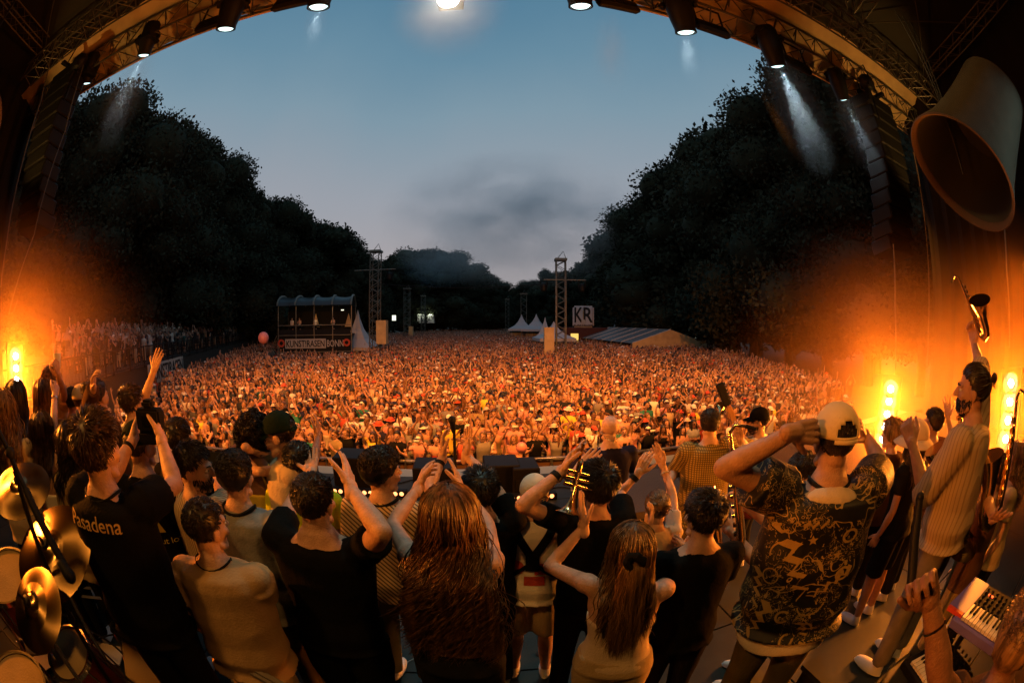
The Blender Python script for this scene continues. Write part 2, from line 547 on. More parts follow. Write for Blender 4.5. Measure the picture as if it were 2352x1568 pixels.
def place_hand(kind, wrist, fd, pn, side, sc_=1.0, lib=None):
    V, F = (lib or HANDS)[kind]
    F_ = fd.normalized(); N = (pn - F_ * pn.dot(F_)).normalized()
    X = N.cross(F_)          # right hand: x axis = N x F gives the little-finger side
    V = V * sc_
    v = V.copy()
    if side < 0: v[:, 0] *= -1; F = F[:, ::-1]
    Mx = np.array([[X.x, N.x, F_.x], [X.y, N.y, F_.y], [X.z, N.z, F_.z]])
    return v @ Mx.T + np.array(wrist), F


# ---------------------------------------------------------------- hair
CR_C = np.array((0, -.015, .045)); CR_R = np.array((.077, .096, .086))


def hairline(p, low=-.055):
    y = p[..., 1]; return np.interp(y, [-.09, -.05, -.03, .0, .03, .055, .08, .12], [low, low, -.03, .012, .055, .078, .092, .2])


def hair_base(thick, low=-.06, noise_amp=0.0, seed=1, nu=48, nv=32):
    g = np.random.RandomState(seed)
    ph = np.linspace(.03, math.pi - .03, nv); th = np.linspace(0, 2 * math.pi, nu, endpoint=False)
    P, T = np.meshgrid(ph, th, indexing='ij')
    d = np.stack([np.sin(P) * np.cos(T), np.sin(P) * np.sin(T), np.cos(P)], -1)
    base = CR_C + d * CR_R
    ok = base[..., 2] > hairline(base, low) - .008
    bump_ = noise_amp * (np.sin(d[..., 0] * 23 + seed) + np.sin(d[..., 1] * 19 + 2) + np.sin(d[..., 2] * 27 + 1)) / 3 + noise_amp * .6 * g.randn(*P.shape) * .5
    edge = np.clip((base[..., 2] - hairline(base, low)) / .03, 0, 1)
    pts = CR_C + d * (CR_R + (thick * (.25 + .75 * edge) + bump_)[..., None])
    # nape: follow the neck instead of closing under the skull
    nape = (base[..., 1] < -.01) & (base[..., 2] < .0)
    pts[..., 1] = np.where(nape, np.minimum(pts[..., 1], -.058 - thick * .4), pts[..., 1])
    idx = np.arange(nu * nv).reshape(nv, nu); nx = np.roll(idx, -1, 1)
    okf = ok[:-1] & ok[1:] & np.roll(ok, -1, 1)[:-1] & np.roll(ok, -1, 1)[1:]
    F = np.stack([idx[:-1], idx[1:], nx[1:], nx[:-1]], -1)[okf]
    return pts.reshape(-1, 3), F.reshape(-1, 4)


def scalp(n, seed, low=-.055):
    g = np.random.RandomState(seed); out = []
    while len(out) < n:
        d = g.randn(n * 2, 3); d /= np.linalg.norm(d, axis=1, keepdims=True)
        p = CR_C + d * CR_R
        k = p[:, 2] > hairline(p, low)
        out += list(zip(p[k], d[k]))
    out = out[:n]
    return np.array([o[0] for o in out]), np.array([o[1] for o in out]), g


def short_hair(n=900, L=.032, thick=.010, seed=1, low=-.055, wid=.0026, messy=.35, lift=.6):
    P, D, g = scalp(n, seed, low)
    whorl = np.array((.015, -.085, .10))
    fl = P - whorl; fl[:, 2] -= .03
    fl -= D * (fl * D).sum(1, keepdims=True); fl /= np.linalg.norm(fl, axis=1, keepdims=True) + 1e-6
    fl += messy * g.randn(n, 3); fl -= D * (fl * D).sum(1, keepdims=True); fl /= np.linalg.norm(fl, axis=1, keepdims=True)
    top = np.clip((P[:, 2] - .03) / .09, 0, 1)[:, None]
    Li = L * (.45 + .75 * top) * (.7 + .6 * g.rand(n, 1))
    t = np.linspace(0, 1, 4)[None, :, None]
    path = P[:, None] + D[:, None] * (thick * .3 + (thick + lift * .012 * top)[:, None] * np.sin(t * 1.6)) + fl[:, None] * Li[:, None] * t
    path[:, :, 2] -= (.25 * Li * (1 - top) * 1.0)[:, :, None][:, :, 0] * t[..., 0] ** 2
    rad = wid * np.array([1, 1.15, .9, .15])[None] * (.7 + .7 * g.rand(n, 1))
    V, F = strands(path, rad)
    V2, F2 = hair_base(thick, low, .0015, seed)
    return np.vstack([V2, V]), np.vstack([F2, F + len(V2)])


def curly_hair(n=650, thick=.028, seed=1, low=-.05, coil=.010, wid=.0028):
    P, D, g = scalp(n, seed, low)
    t = np.linspace(0, 1, 9)[None, :, None]
    a = np.cross(D, g.randn(n, 3)); a /= np.linalg.norm(a, axis=1, keepdims=True); b = np.cross(D, a)
    top = np.clip((P[:, 2] + .02) / .10, .25, 1)[:, None]
    ph = g.rand(n, 1, 1) * 6.28 + t * 9
    path = P[:, None] + D[:, None] * ((thick * top)[:, None] * (.35 + .75 * t * (.8 + .4 * g.rand(n, 1, 1)))) + (a[:, None] * np.cos(ph) + b[:, None] * np.sin(ph)) * coil
    rad = wid * np.ones((n, 9)); rad[:, -1] *= .2
    V, F = strands(path, rad)
    V2, F2 = hair_base(thick * .72, low, .003, seed)
    return np.vstack([V2, V]), np.vstack([F2, F + len(V2)])


def afro_hair(rad=.085, seed=3, n=1500):
    g = np.random.RandomState(seed)
    P, D, _ = scalp(n, seed, -.03)
    t = np.linspace(0, 1, 7)[None, :, None]
    a = np.cross(D, g.randn(n, 3)); a /= np.linalg.norm(a, axis=1, keepdims=True); b = np.cross(D, a)
    ph = g.rand(n, 1, 1) * 6.28 + t * 11
    lump = .8 + .25 * np.sin(D[:, :1] * 9 + 1) * np.sin(D[:, 2:] * 8)
    path = P[:, None] + D[:, None] * ((rad * lump)[:, None] * (.55 + .55 * t * (.8 + .4 * g.rand(n, 1, 1)))) + (a[:, None] * np.cos(ph) + b[:, None] * np.sin(ph)) * .009
    r = .0032 * np.ones((n, 7)); r[:, -1] *= .2
    V, F = strands(path, r)
    V2, F2 = hair_base(rad * .45, -.03, .008, seed)
    return np.vstack([V2, V]), np.vstack([F2, F + len(V2)])


def long_hair(n=900, length=.62, seed=5, wave=.018, spread=1.25, wid=.0036, back=.125, m=22, shoulder=-.19):
    """falls from the crown down the back; in head coordinates with z up"""
    P, D, g = scalp(n, seed, -.05)
    t = np.linspace(0, 1, m)[None, :]
    Ln = length * (.72 + .33 * g.rand(n, 1)); Ln *= np.where(P[:, 1:2] > .0, .92, 1)
    # azimuth slides from the root towards the sides and back while going down
    x0 = P[:, 0:1]; y0 = P[:, 1:2]; z0 = P[:, 2:3]
    s = t * Ln
    z0 = z0 + .020 * np.clip((z0 - .05) / .05, 0, 1)
    z = z0 - s * 1.0
    ang0 = np.arctan2(x0, -(y0 + .015))                    # 0 = back
    rad0 = np.hypot(x0, y0 + .015)
    lim = 1.9
    ang = np.sign(ang0) * np.minimum(np.abs(ang0), lim)
    ang = ang0 + (ang - ang0) * np.clip(t * 5, 0, 1)
    rmax = .095 + .012 * g.rand(n, 1)
    zz = np.clip((.13 - z) / .12, 0, 1)
    R_ = rad0 + (rmax - rad0) * np.clip(s / .07, 0, 1) ** .7
    zt = np.clip((z0 - .045) / np.sqrt(np.clip(1 - (np.clip(rad0 / rmax, 0, .985)) ** 2, .02, 1)), .06, .128)
    sh_ = rmax * np.sqrt(np.clip(1 - ((z - .045) / zt) ** 2, 0, 1))
    R_ = np.where((z > .045) & (z0 > .06), np.maximum(sh_, rad0), R_); R_ = np.where((z <= .045) & (z0 > .06), rmax, R_)
    fall = np.clip((.0 - z) / max(.05, length - .1), 0, 1)
    x = R_ * np.sin(ang) * (1 + (spread - 1) * fall * 1.6)
    y = -.015 - R_ * np.cos(ang)
    yb = -(back + .03 * g.rand(n, 1)) + .02 * np.abs(x) * 3
    k = np.clip((-.10 - z) / .10, 0, 1)
    y = y * (1 - k) + np.minimum(y, yb) * k
    y = np.where(z > -.02, -.015 - R_ * np.cos(ang) * 1.17, y)
    # locks: strands near each other share a wave and close up towards the tips
    nk = max(8, n // 16); key = g.rand(nk, 2) * np.array((2 * 1.9, 1.0)) - np.array((1.9, 0)); own = np.stack([ang0[:, 0], (z0[:, 0] + .06) / .2], 1)
    cl = np.argmin(((own[:, None] - key[None]) ** 2).sum(-1), 1)
    cph = g.rand(nk)[cl][:, None] * 6.28; cfr = (4.2 + 3.2 * g.rand(nk))[cl][:, None]; camp = (.5 + 1.0 * g.rand(nk))[cl][:, None]
    xm = np.zeros((nk, m)); ct = np.zeros(nk); np.add.at(xm, cl, x); np.add.at(ct, cl, 1); xm /= np.maximum(ct, 1)[:, None]
    pull = .72 * np.clip(t * 1.3 - .25, 0, 1); x = x * (1 - pull) + xm[cl] * pull
    wv = wave * np.clip(t * 2.0 - .25, 0, 1) * camp
    x = x + wv * np.sin(t * cfr * 3.1 + cph) + .006 * g.randn(n, 1) * t; y = y + wv * .9 * np.cos(t * cfr * 3.1 + cph) + .010 * g.randn(n, 1) * t
    fly = (g.rand(n, 1) < .06) * .05 * g.randn(n, 1); x = x + fly * t ** 1.5
    path = np.stack([x, y, z], -1)
    rad = wid * (.6 + .8 * g.rand(n, 1)) * np.interp(t, [0, .1, .8, 1], [.8, 1, 1, .15])
    V, F = strands(path, rad)
    V2, F2 = hair_base(.004, -.055, .001, seed)
    return np.vstack([V2, V]), np.vstack([F2, F + len(V2)])


def pony_hair(n=520, nt_=420, tie=(0, -.118, .055), length=.48, seed=6, wid=.0030, spread=.05, loose_len=0):
    P, D, g = scalp(n, seed, -.055)
    T0 = np.array(tie); m = 12
    t = np.linspace(0, 1, m)[None, :, None]
    lin = P[:, None] * (1 - t) + T0 * t
    d = lin - CR_C; q = np.linalg.norm(d / (CR_R + .011), axis=2, keepdims=True)
    path = CR_C + d / np.minimum(q, 1) + .004 * g.randn(n, 1, 3) * np.sin(t * 3.14)
    rad = wid * (.6 + .7 * g.rand(n, 1)) * np.interp(np.linspace(0, 1, m), [0, .1, 1], [.3, 1, .8])[None]
    V, F = strands(path, rad)
    m2 = 22; t = np.linspace(0, 1, m2)[None, :]
    a = g.rand(nt_, 1) * 6.28; rr = np.sqrt(g.rand(nt_, 1)) * spread; Ln = length * (.6 + .45 * g.rand(nt_, 1))
    pr = np.interp(t, [0, .12, .5, 1], [.25, .75, 1, 1.1])
    ph = g.rand(nt_, 1) * 6.28
    x = T0[0] + rr * np.cos(a) * pr + .012 * np.sin(t * 11 + ph) * t
    out = .035 * np.sin(np.clip(t * 4, 0, 1) * 1.57)
    y = T0[1] - out + rr * np.sin(a) * .6 * pr + .006 * np.cos(t * 13 + ph) * t - .03 * np.clip(t - .3, 0, 1)
    z = T0[2] - Ln * (t ** 1.25) + .012 * np.sin(t * 3.14)
    rad2 = wid * 1.1 * (.6 + .7 * g.rand(nt_, 1)) * np.interp(t, [0, .1, .8, 1], [.8, 1, .9, .1])
    V3, F3 = strands(np.stack([x, y, z], -1), rad2)
    V2, F2 = hair_base(.012, -.055, 0, seed)
    if loose_len:
        V4, F4 = long_hair(500, loose_len, seed + 1, wave=.010, spread=1.1, wid=.003)
        return np.vstack([V2, V, V3, V4]), np.vstack([F2, F + len(V2), F3 + len(V2) + len(V), F4 + len(V2) + len(V) + len(V3)])
    return np.vstack([V2, V, V3]), np.vstack([F2, F + len(V2), F3 + len(V2) + len(V)])


def bun_hair(seed=8, tie=(0, -.115, .07), br=.038, n=420):
    V, F = pony_hair(n, 4, tie, .05, seed)
    g = np.random.RandomState(seed); k = 260; m = 12
    t = np.linspace(0, 1, m)[None, :, None]
    a = g.randn(k, 1, 3); a /= np.linalg.norm(a, axis=2, keepdims=True); b = np.cross(a, g.randn(k, 1, 3)); b /= np.linalg.norm(b, axis=2, keepdims=True)
    c = np.array(tie) + np.array((0, -.028, .008))
    r = br * (.75 + .35 * g.rand(k, 1, 1))
    p = c + (a * np.cos(t * 3.3) + b * np.sin(t * 3.3)) * r * np.array((1, .8, 1))
    V2, F2 = strands(p, .0034 * np.ones((k, m)))
    return np.vstack([V, V2]), np.vstack([F, F2 + len(V)])


def part(name, root, V, F, m, smooth=True):
    o = link(name, mesh_np(name, V, F), M(m) if isinstance(m, str) else m, root, smooth=smooth)
    return o


def xf(V, Rm, O):
    return np.asarray(V) @ np.array(Rm).T + np.array(O)


PEOPLE = {}


def person(key, top, t, label, H=None, floor=0.0, yaw=0, hyaw=None, hpitch=0, hroll=0, fem=False, w=1.0, lean=(0, 0), skin='skin_light',
           arms={}, shirt='tee', sm='black_cloth', trousers='pants', pm='darkpants_cloth', hair=('short', 'hair_dark'), hat=None, group=None,
           seed=None, hips_back=0, loose=.0, hem=None, vox=.0105, shoes='white_paint', legs=None, name='person', face=True, extras=None, neckw=1.0):
    seed = seed or (len(PEOPLE) * 7 + 3)
    tp = at(top[0], top[1], t)
    H = H or (tp.z - floor); floor = tp.z - H
    k = H / 1.8
    yr = R(-yaw)
    hy = R(-(yaw if hyaw is None else hyaw))
    Ry = Matrix.Rotation(yr, 3, 'Z')
    Rh = Matrix.Rotation(hy, 3, 'Z') @ Matrix.Rotation(R(-hpitch), 3, 'X') @ Matrix.Rotation(R(hroll), 3, 'Y')
    ln = Vector((lean[0], lean[1], 0))
    O_head = tp - Rh @ Vector((0, 0, .142 * k))
    foot = Vector((O_head.x, O_head.y, floor)) - ln - Ry @ Vector((0, .02, 0))
    def W(p):
        q = Ry @ Vector((p.x * k, p.y * k, 0))
        return Vector((foot.x + q.x, foot.y + q.y, floor + p.z * k)) + ln * (max(0, p.z - .2) / 1.5) ** 1.5
    T = TORSO_F if fem else TORSO_M
    if len(label.split()) > 16: print('LONG LABEL', len(label.split()), label)
    root = thing(name, label, 'person', foot, group=group)
    rel = np.array(foot)
    sx_ = (.158 if fem else .186) * w
    g = G(); aw = (.84 if fem else 1.0)
    g.rings([(z, rx * w, ry * (.5 + .5 * w), yo) for z, rx, ry, yo in T], W)
    nk = W(Vector((0, -.014, 1.50)))
    g.cap(nk, O_head + Rh @ Vector((0, -.012, -.045)) * k, .062 * k * aw * neckw, .056 * k * aw * neckw, n=14)
    J = {}
    for s, nm in ((-1, 'L'), (1, 'R')):
        a = arms.get(nm, {})
        S = W(Vector((s * sx_, -.008, 1.445)))
        up = 0
        UL, FL = .295 * k, .262 * k
        if 'elbow' in a:
            e = a['elbow']
            E = sphere_ray(S, UL, e[0], e[1], e[2] if len(e) > 2 else 'near')
            if E.z > S.z - .05:
                S = S + Vector((0, 0, .035 * k)) + (W(Vector((0, 0, 1.445))) - W(Vector((s * .02, 0, 1.445))))
                E = sphere_ray(S, UL, e[0], e[1], e[2] if len(e) > 2 else 'near')
        elif 'el' in a: E = S + (Ry @ Vector(a['el'])).normalized() * UL
        else: E = S + (Ry @ Vector((s * .20, -.05, -1))).normalized() * UL
        if 'wrist' in a:
            e = a['wrist']; Wr = sphere_ray(E, FL, e[0], e[1], e[2] if len(e) > 2 else 'near')
        elif 'wr' in a: Wr = E + (Ry @ Vector(a['wr'])).normalized() * FL
        else: Wr = E + (Ry @ Vector((-s * .12, .35, -1))).normalized() * FL
        J[nm] = (S, E, Wr)
        g.ell(S + (E - S) * .12, (.062 * k * aw * w, .062 * k * aw, .062 * k * aw))
        g.cap(W(Vector((s * sx_ * .55, -.01, 1.40))), S, .066 * k * aw, .058 * k * aw)
        g.cap(S, E, .052 * k * aw * w, .040 * k * aw, n=12)
        mid = E + (Wr - E) * .30
        g.cap(E, mid, .040 * k * aw, .044 * k * aw, n=12); g.cap(mid, Wr, .043 * k * aw, .027 * k * aw, n=12)
    lj = {}
    for s, nm in ((-1, 'L'), (1, 'R')):
        lg = (legs or {}).get(nm, ((s * .105, .015), (s * .12, -.02)))
        hp = W(Vector((s * .088 * w, -.01, .90))); kn = W(Vector((lg[0][0], lg[0][1], .50))); an = W(Vector((lg[1][0], lg[1][1], .09)))
        lj[nm] = (hp, kn, an)
        g.cap(hp, kn, .088 * k * (1.04 if fem else 1) * w, .058 * k, n=14)
        cf = kn + (an - kn) * .32
        g.cap(kn, cf, .056 * k, .060 * k, n=12); g.cap(cf, an, .058 * k, .036 * k, n=12)
    V, F = g.remesh(vox, 4, .5)
    parts = [(V, F)]
    hv, hf = HEAD[fem]
    parts.append((xf(hv * k, Rh, O_head), hf))
    fds = {}
    for s, nm in ((-1, 'L'), (1, 'R')):
        a = arms.get(nm, {}); S, E, Wr = J[nm]; o = J['L' if nm == 'R' else 'R'][2]
        fa = (Wr - E).normalized()
        if 'tip' in a: fd = (sphere_ray(Wr, .17 * k, a['tip'][0], a['tip'][1], a['tip'][2] if len(a['tip']) > 2 else 'near') - Wr).normalized()
        elif Wr.z > S.z: fd = (fa + Vector((0, 0, .6))).normalized()
        else: fd = fa
        if 'palm' in a: pn = Vector(a['palm'])
        elif Wr.z > S.z and arms.get('L') and arms.get('R'): pn = (o - Wr) + Ry @ Vector((0, .05, 0))
        else: pn = Ry @ Vector((-s, .3, 0))
        fds[nm] = (fd, pn)
        parts.append(place_hand(a.get('hand', 'relaxed' if 'wrist' not in a else 'open'), Wr, fd, pn, s, k * (.96 if fem else 1.0) * 1.12))
    vs = []; fs = []; n = 0
    for v, f in parts:
        vs.append(np.asarray(v)); fs.append(np.asarray(f) + n); n += len(v)
    part('body', root, np.vstack(vs) - rel, np.vstack(fs), skin)

    # ---- face
    if face:
        for s in (-1, 1):
            e = G(); e.ell((s * .030, .077, .012), (.0135, .011, .0095), nu=10, nv=8)
            o = part('eye', root, xf(np.array(e.v) * k, Rh, O_head) - rel, e.f, 'eye_white')
            e2 = G(); e2.ell((s * .030, .0865, .012), (.0062, .0035, .0062), nu=8, nv=6)
            part('iris', o, xf(np.array(e2.v) * k, Rh, O_head) - rel, e2.f, 'eye_dark')
            b = G(); b.tube([(s * .014, .0985, .030), (s * .030, .094, .038), (s * .046, .080, .034)], [.003, .0045, .0025], 6)
            part('eyebrow', root, xf(np.array(b.v) * k, Rh, O_head) - rel, b.f, hair[1])
        l = G(); l.ell((0, .1015, -.046), (.022, .0055, .0042)); l.ell((0, .099, -.055), (.019, .0055, .005))
        part('lips', root, xf(np.array(l.v) * k, Rh, O_head) - rel, l.f, 'lip')

    # ---- hair
    hk, hm = hair[0], hair[1]; kw = hair[2] if len(hair) > 2 else {}
    fn = {'short': short_hair, 'curly': curly_hair, 'afro': afro_hair, 'long': long_hair, 'pony': pony_hair, 'bun': bun_hair}.get(hk)
    if fn:
        kw = dict(kw); kw.setdefault('seed', seed)
        hv, hf = fn(**kw)
        Rr = Rh
        if hk in ('long', 'pony'):
            # keep hanging hair vertical: undo the head pitch below the skull
            up = xf(hv * k, Rh, O_head)
            R0 = Matrix.Rotation(hy, 3, 'Z')
            dn = xf(hv * k, R0, O_head)
            bl = np.clip((.02 - hv[:, 2:3]) / .10, 0, 1)
            out = up * (1 - bl) + dn * bl
        else: out = xf(hv * k, Rr, O_head)
        part('hair', root, out - rel, hf, hm)
    if hk == 'beard' or kw.get('beard') : pass

    # ---- shirt
    def garment(name, gg, m, vx=.010, it=3, amp=.009, fsc=20, sd=0, parent=root):
        V, F = gg.remesh(vx, it, .5)
        N = normals_of(V, F)
        V = V + N * fold(V - rel, amp, fsc, seed + sd)[:, None]
        return part(name, parent, V - rel, F, m)
    if shirt in ('tee', 'long', 'rolled', 'vest', 'tank'):
        gg = G(); of = .016 + loose; hz = hem or .90
        rs = [(hz, T[1][1] * w + of + .022 + loose, T[1][2] * (.5 + .5 * w) + of + .018 + loose, -.008)]
        for z, rx, ry, yo in T:
            if z > hz + .03 and z < 1.50:
                ex = .014 + loose if .95 < z < 1.3 else 0
                rs.append((z, max(rx * w + of + ex, .150 * w + of if z < 1.4 else 0), ry * (.5 + .5 * w) + of + ex * .7, yo))
        nr = .082 if shirt != 'tank' else .10
        rs.append((1.510, nr * w + .012, .072, -.016)); rs.append((1.532, nr * .86, .064, -.014))
        gg.rings(rs, W, n=26)
        for s, nm in ((-1, 'L'), (1, 'R')):
            S, E, Wr = J[nm]
            if shirt == 'tank':
                gg.cap(W(Vector((s * sx_ * .55, -.01, 1.46))), W(Vector((s * sx_ * .35, -.01, 1.50))), .035 * k, .03 * k); continue
            gg.cap(W(Vector((s * sx_ * .5, -.01, 1.42))), S, .076 * k * (.5 + .5 * w), .070 * k * (.4 + .6 * w))
            if shirt == 'vest': continue
            r0 = .068 * k * aw * (.5 + .5 * w) + loose
            if shirt == 'tee':
                q = S + (E - S) * .56; gg.tube([S, S + (q - S) * .5, q], [r0 + .002, r0 + .001, r0 + .002], 14)
            else:
                gg.cap(S, E, r0, .056 * k * aw + loose, n=12)
                q = E + (Wr - E) * (.93 if shirt == 'long' else .18)
                gg.tube([E, E + (q - E) * .5, q], [.055 * k * aw + loose, .052 * k * aw + loose, (.040 if shirt == 'long' else .054) * k + loose * .6], 12)
        sh = garment('shirt' if shirt != 'vest' else 'vest', gg, sm, sd=1)
    elif shirt in ('bandeau', 'crop', 'camisole'):
        gg = G(); of = .011
        z0 = {'bandeau': 1.235, 'crop': 1.20, 'camisole': .93}[shirt]
        z1 = {'bandeau': 1.34, 'crop': 1.34, 'camisole': 1.285}[shirt]
        def ringat(z, o):
            zs = [q[0] for q in T]
            return (z, float(np.interp(z, zs, [q[1] for q in T])) * w + o, float(np.interp(z, zs, [q[2] for q in T])) * (.5 + .5 * w) + o, float(np.interp(z, zs, [q[3] for q in T])))
        gg.rings([ringat(z, of) for z in np.linspace(z0, z1, 6)], W, n=28)
        sh = garment('top', gg, sm, sd=1, amp=.003)
        if shirt != 'bandeau':
            for s in (-1, 1):
                st = G(); pts = []
                for z, f in ((z1 - .01, .56), (1.36, .54), (1.42, .50), (1.475, .46)):
                    q = ringat(z, .006); xx = s * q[1] * f
                    pts.append(W(Vector((xx, q[3] - q[2] * math.sqrt(max(0, 1 - f ** 2)) * 1.0 - .002, z))))
                pts.append(W(Vector((s * .085, -.012, 1.512)))); pts.append(W(Vector((s * .085, .06, 1.47))))
                st.tube(pts, .0095 * k, 8, flat=.35, up=(1, 0, 0))
                part('strap', sh, np.array(st.v) - rel, st.f, sm)
    # ---- trousers
    if trousers in ('pants', 'shorts', 'skirt'):
        gg = G()
        gg.rings([(z, rx * w + .016, ry + .016, yo) for z, rx, ry, yo in T[:3]] + [(1.05, T[2][1] * w + .010, T[2][2] + .012, -.008)], W, n=24)
        for nm in 'LR':
            hp, kn, an = lj[nm]
            if trousers == 'pants':
                gg.cap(hp, kn, .100 * k * w, .076 * k, n=14); gg.tube([kn, kn + (an - kn) * .5, an + (kn - an) * .02], [.076 * k, .070 * k, .066 * k], 14)
            else:
                q = hp + (kn - hp) * .92; gg.tube([hp, hp + (q - hp) * .5, q], [.102 * k * w, .100 * k * w, .096 * k], 16)
        garment('trousers' if trousers == 'pants' else 'shorts', gg, pm, .013, 3, .007, 13, 2)
    # ---- shoes
    for nm in 'LR':
        hp, kn, an = lj[nm]
        sg = G(); a0 = Vector((an.x, an.y, floor))
        fwd = Ry @ Vector((0, 1, 0))
        sg.ell(a0 + fwd * .075 * k + Vector((0, 0, .034)), (.047 * k, .13 * k, .034), Ry, nu=16)
        sg.cap(a0 + Vector((0, 0, .045)) - fwd * .01, a0 + Vector((0, 0, .085)), .042 * k, .042 * k)
        sg.ell(a0 + fwd * .075 * k + Vector((0, 0, .016)), (.052 * k, .142 * k, .016), Ry, nu=16)
        V, F = sg.remesh(.009, 2)
        part('shoe', root, V - rel, F, shoes)
    # ---- hat
    if hat:
        kind, hm = hat[0], hat[1]; back = len(hat) > 2 and hat[2]
        hg = G(); n = 60; rr = CR_R + (.013 if hk != 'long' else np.array((.036, .040, .040)))
        prof = []
        v = []; f = []
        rowsn = 12
        for i in range(rowsn + 1):
            ph = (math.pi * .56) * i / rowsn
            for j in range(n):
                a = 2 * math.pi * j / n
                zc = math.cos(max(ph, .02)); sr = math.sin(max(ph, .02))
                v.append((sr * math.cos(a) * rr[0] * 1.0, CR_C[1] + sr * math.sin(a) * rr[1], CR_C[2] + .006 + zc * rr[2] * (1.02 if zc > 0 else .8)))
        sgn = -1 if back else 1
        for i in range(rowsn):
            for j in range(n):
                a = 2 * math.pi * (j + .5) / n
                if back and i >= rowsn - 4 and i < rowsn - 1 and math.sin(a) * -sgn > 0 and False: continue
                # opening above the strap of a cap worn backwards (front of the face) or at the back of the head
                da = abs((a + math.pi / 2 * sgn + math.pi) % (2 * math.pi) - math.pi); hw = {rowsn - 2: .50, rowsn - 3: .48, rowsn - 4: .40, rowsn - 5: .22}.get(i, 0)
                if kind == 'cap' and da < hw: continue
                q = (j + 1) % n
                f.append((i * n + j, (i + 1) * n + j, (i + 1) * n + q, i * n + q))
        V = np.array(v)
        hv = xf(V * k, Rh, O_head)
        crown = part('cap_crown' if kind == 'cap' else 'hat_crown', root, hv - rel, f, hm)
        md = crown.modifiers.new('thick', 'SOLIDIFY'); md.thickness = .004
        b = G()
        if kind == 'cap':
            vv = []; ff = []
            for i in range(5):
                u = i / 4
                for j in range(13):
                    a = R(22) + math.pi * (1 - 44 / 180) * (j / 12)
                    vv.append((math.cos(a) * rr[0] * (1 - .12 * u), CR_C[1] + sgn * (rr[1] * math.sin(a) * .98 + .068 * u * math.sin(a) ** .5), CR_C[2] - .008 - .020 * u ** 1.5 - .010 * (1 - math.sin(a))))
            for i in range(4):
                for j in range(12):
                    ff.append((i * 13 + j, i * 13 + j + 1, (i + 1) * 13 + j + 1, (i + 1) * 13 + j))
            br = part('cap_brim', root, xf(np.array(vv) * k, Rh, O_head) - rel, ff, hm)
            md = br.modifiers.new('thick', 'SOLIDIFY'); md.thickness = .004
            bt = G()
            bt.tube([(math.cos(a) * rr[0] * .99, CR_C[1] + math.sin(a) * rr[1] * 1.0, CR_C[2] - .014) for a in [R(-90 * sgn - 34 + 6.8 * i) for i in range(11)]], .008, 6, flat=.3)
            part('cap_strap', root, xf(np.array(bt.v) * k, Rh, O_head) - rel, bt.f, hm)
            bn = G(); bn.ell((0, CR_C[1], CR_C[2] + .006 + rr[2] * 1.02), (.008, .008, .004), nu=8, nv=5)
            part('cap_button', root, xf(np.array(bn.v) * k, Rh, O_head) - rel, bn.f, hm)
        elif kind == 'bucket':
            vv = []; ff = []; nn = 28
            for i, (r_, z_) in enumerate(((1.0, .0), (1.2, -.02), (1.45, -.045), (1.55, -.058))):
                for j in range(nn):
                    a = 2 * math.pi * j / nn
                    vv.append((math.cos(a) * rr[0] * r_, CR_C[1] + math.sin(a) * rr[1] * r_, CR_C[2] - .01 + z_))
            for i in range(3):
                for j in range(nn): ff.append((i * nn + j, i * nn + (j + 1) % nn, (i + 1) * nn + (j + 1) % nn, (i + 1) * nn + j))
            br = part('hat_brim', root, xf(np.array(vv) * k, Rh, O_head) - rel, ff, hm)
            md = br.modifiers.new('thick', 'SOLIDIFY'); md.thickness = .003
    # beard
    if kw.get('beard') or (extras and 'beard' in extras):
        bg_ = np.random.RandomState(seed); n = 500
        P = []; 
        while len(P) < n:
            d = bg_.randn(3); d /= np.linalg.norm(d)
            p = np.array((0, .028, -.045)) + d * np.array((.060, .064, .060))
            if p[1] > -.005 and p[2] < -.028 and not (abs(p[0]) < .02 and p[2] > -.06 and p[2] < -.04): P.append((p, d))
        Pp = np.array([q[0] for q in P]); D = np.array([q[1] for q in P])
        tt = np.linspace(0, 1, 3)[None, :, None]
        path = Pp[:, None] + D[:, None] * .008 * tt + np.array((0, .002, -.014)) * tt
        V, F = strands(path, .0026 * np.array([1, 1, .2])[None] * np.ones((n, 1)))
        part('beard', root, xf(V * k, Rh, O_head) - rel, F, hair[1])
    info = dict(root=root, J=J, k=k, W=W, Rh=Rh, O=O_head, Ry=Ry, rel=Vector(foot), fd=fds, T=T, w=w)
    PEOPLE[key] = info
    return info


def band(info, nm, m='black_rubber', name='wristband', wd=.014, along=.06, r=.031):
    S, E, Wr = info['J'][nm]; d = (Wr - E).normalized(); c = Wr - d * along; k = info['k']
    g = G(); g.tube([c - d * wd, c - d * wd * .8, c + d * wd * .8, c + d * wd], [r * k * .9, r * k * 1.12, r * k * 1.12, r * k * .9], 16)
    g.v = [tuple(Vector(p) - info['rel']) for p in g.v]
    return g.build(name, [M(m)], info['root'], True)


def necklace(info, m='black_rubber', name='lanyard', r=.088, drop=.01, thick=.006):
    W = info['W']; g = G()
    pts = [W(Vector((math.cos(a) * r, -.012 + math.sin(a) * r * .86, 1.532 - drop + (.012 * math.cos(a * 2)) - (.05 if math.sin(a) > .3 else 0) * math.sin(a)))) for a in np.linspace(0, 2 * math.pi, 22)]
    g.tube(pts, thick, 6, flat=.5)
    g.v = [tuple(Vector(p) - info['rel']) for p in g.v]
    return g.build(name, [M(m)], info['root'], True)


def add_part(info, g, name, m, parent=None, smooth=True):
    g.v = [tuple(Vector(p) - info['rel']) for p in g.v]
    ms = [M(x) if isinstance(x, str) else x for x in (m if isinstance(m, (list, tuple)) else [m])]
    return g.build(name, ms, parent or info['root'], smooth)


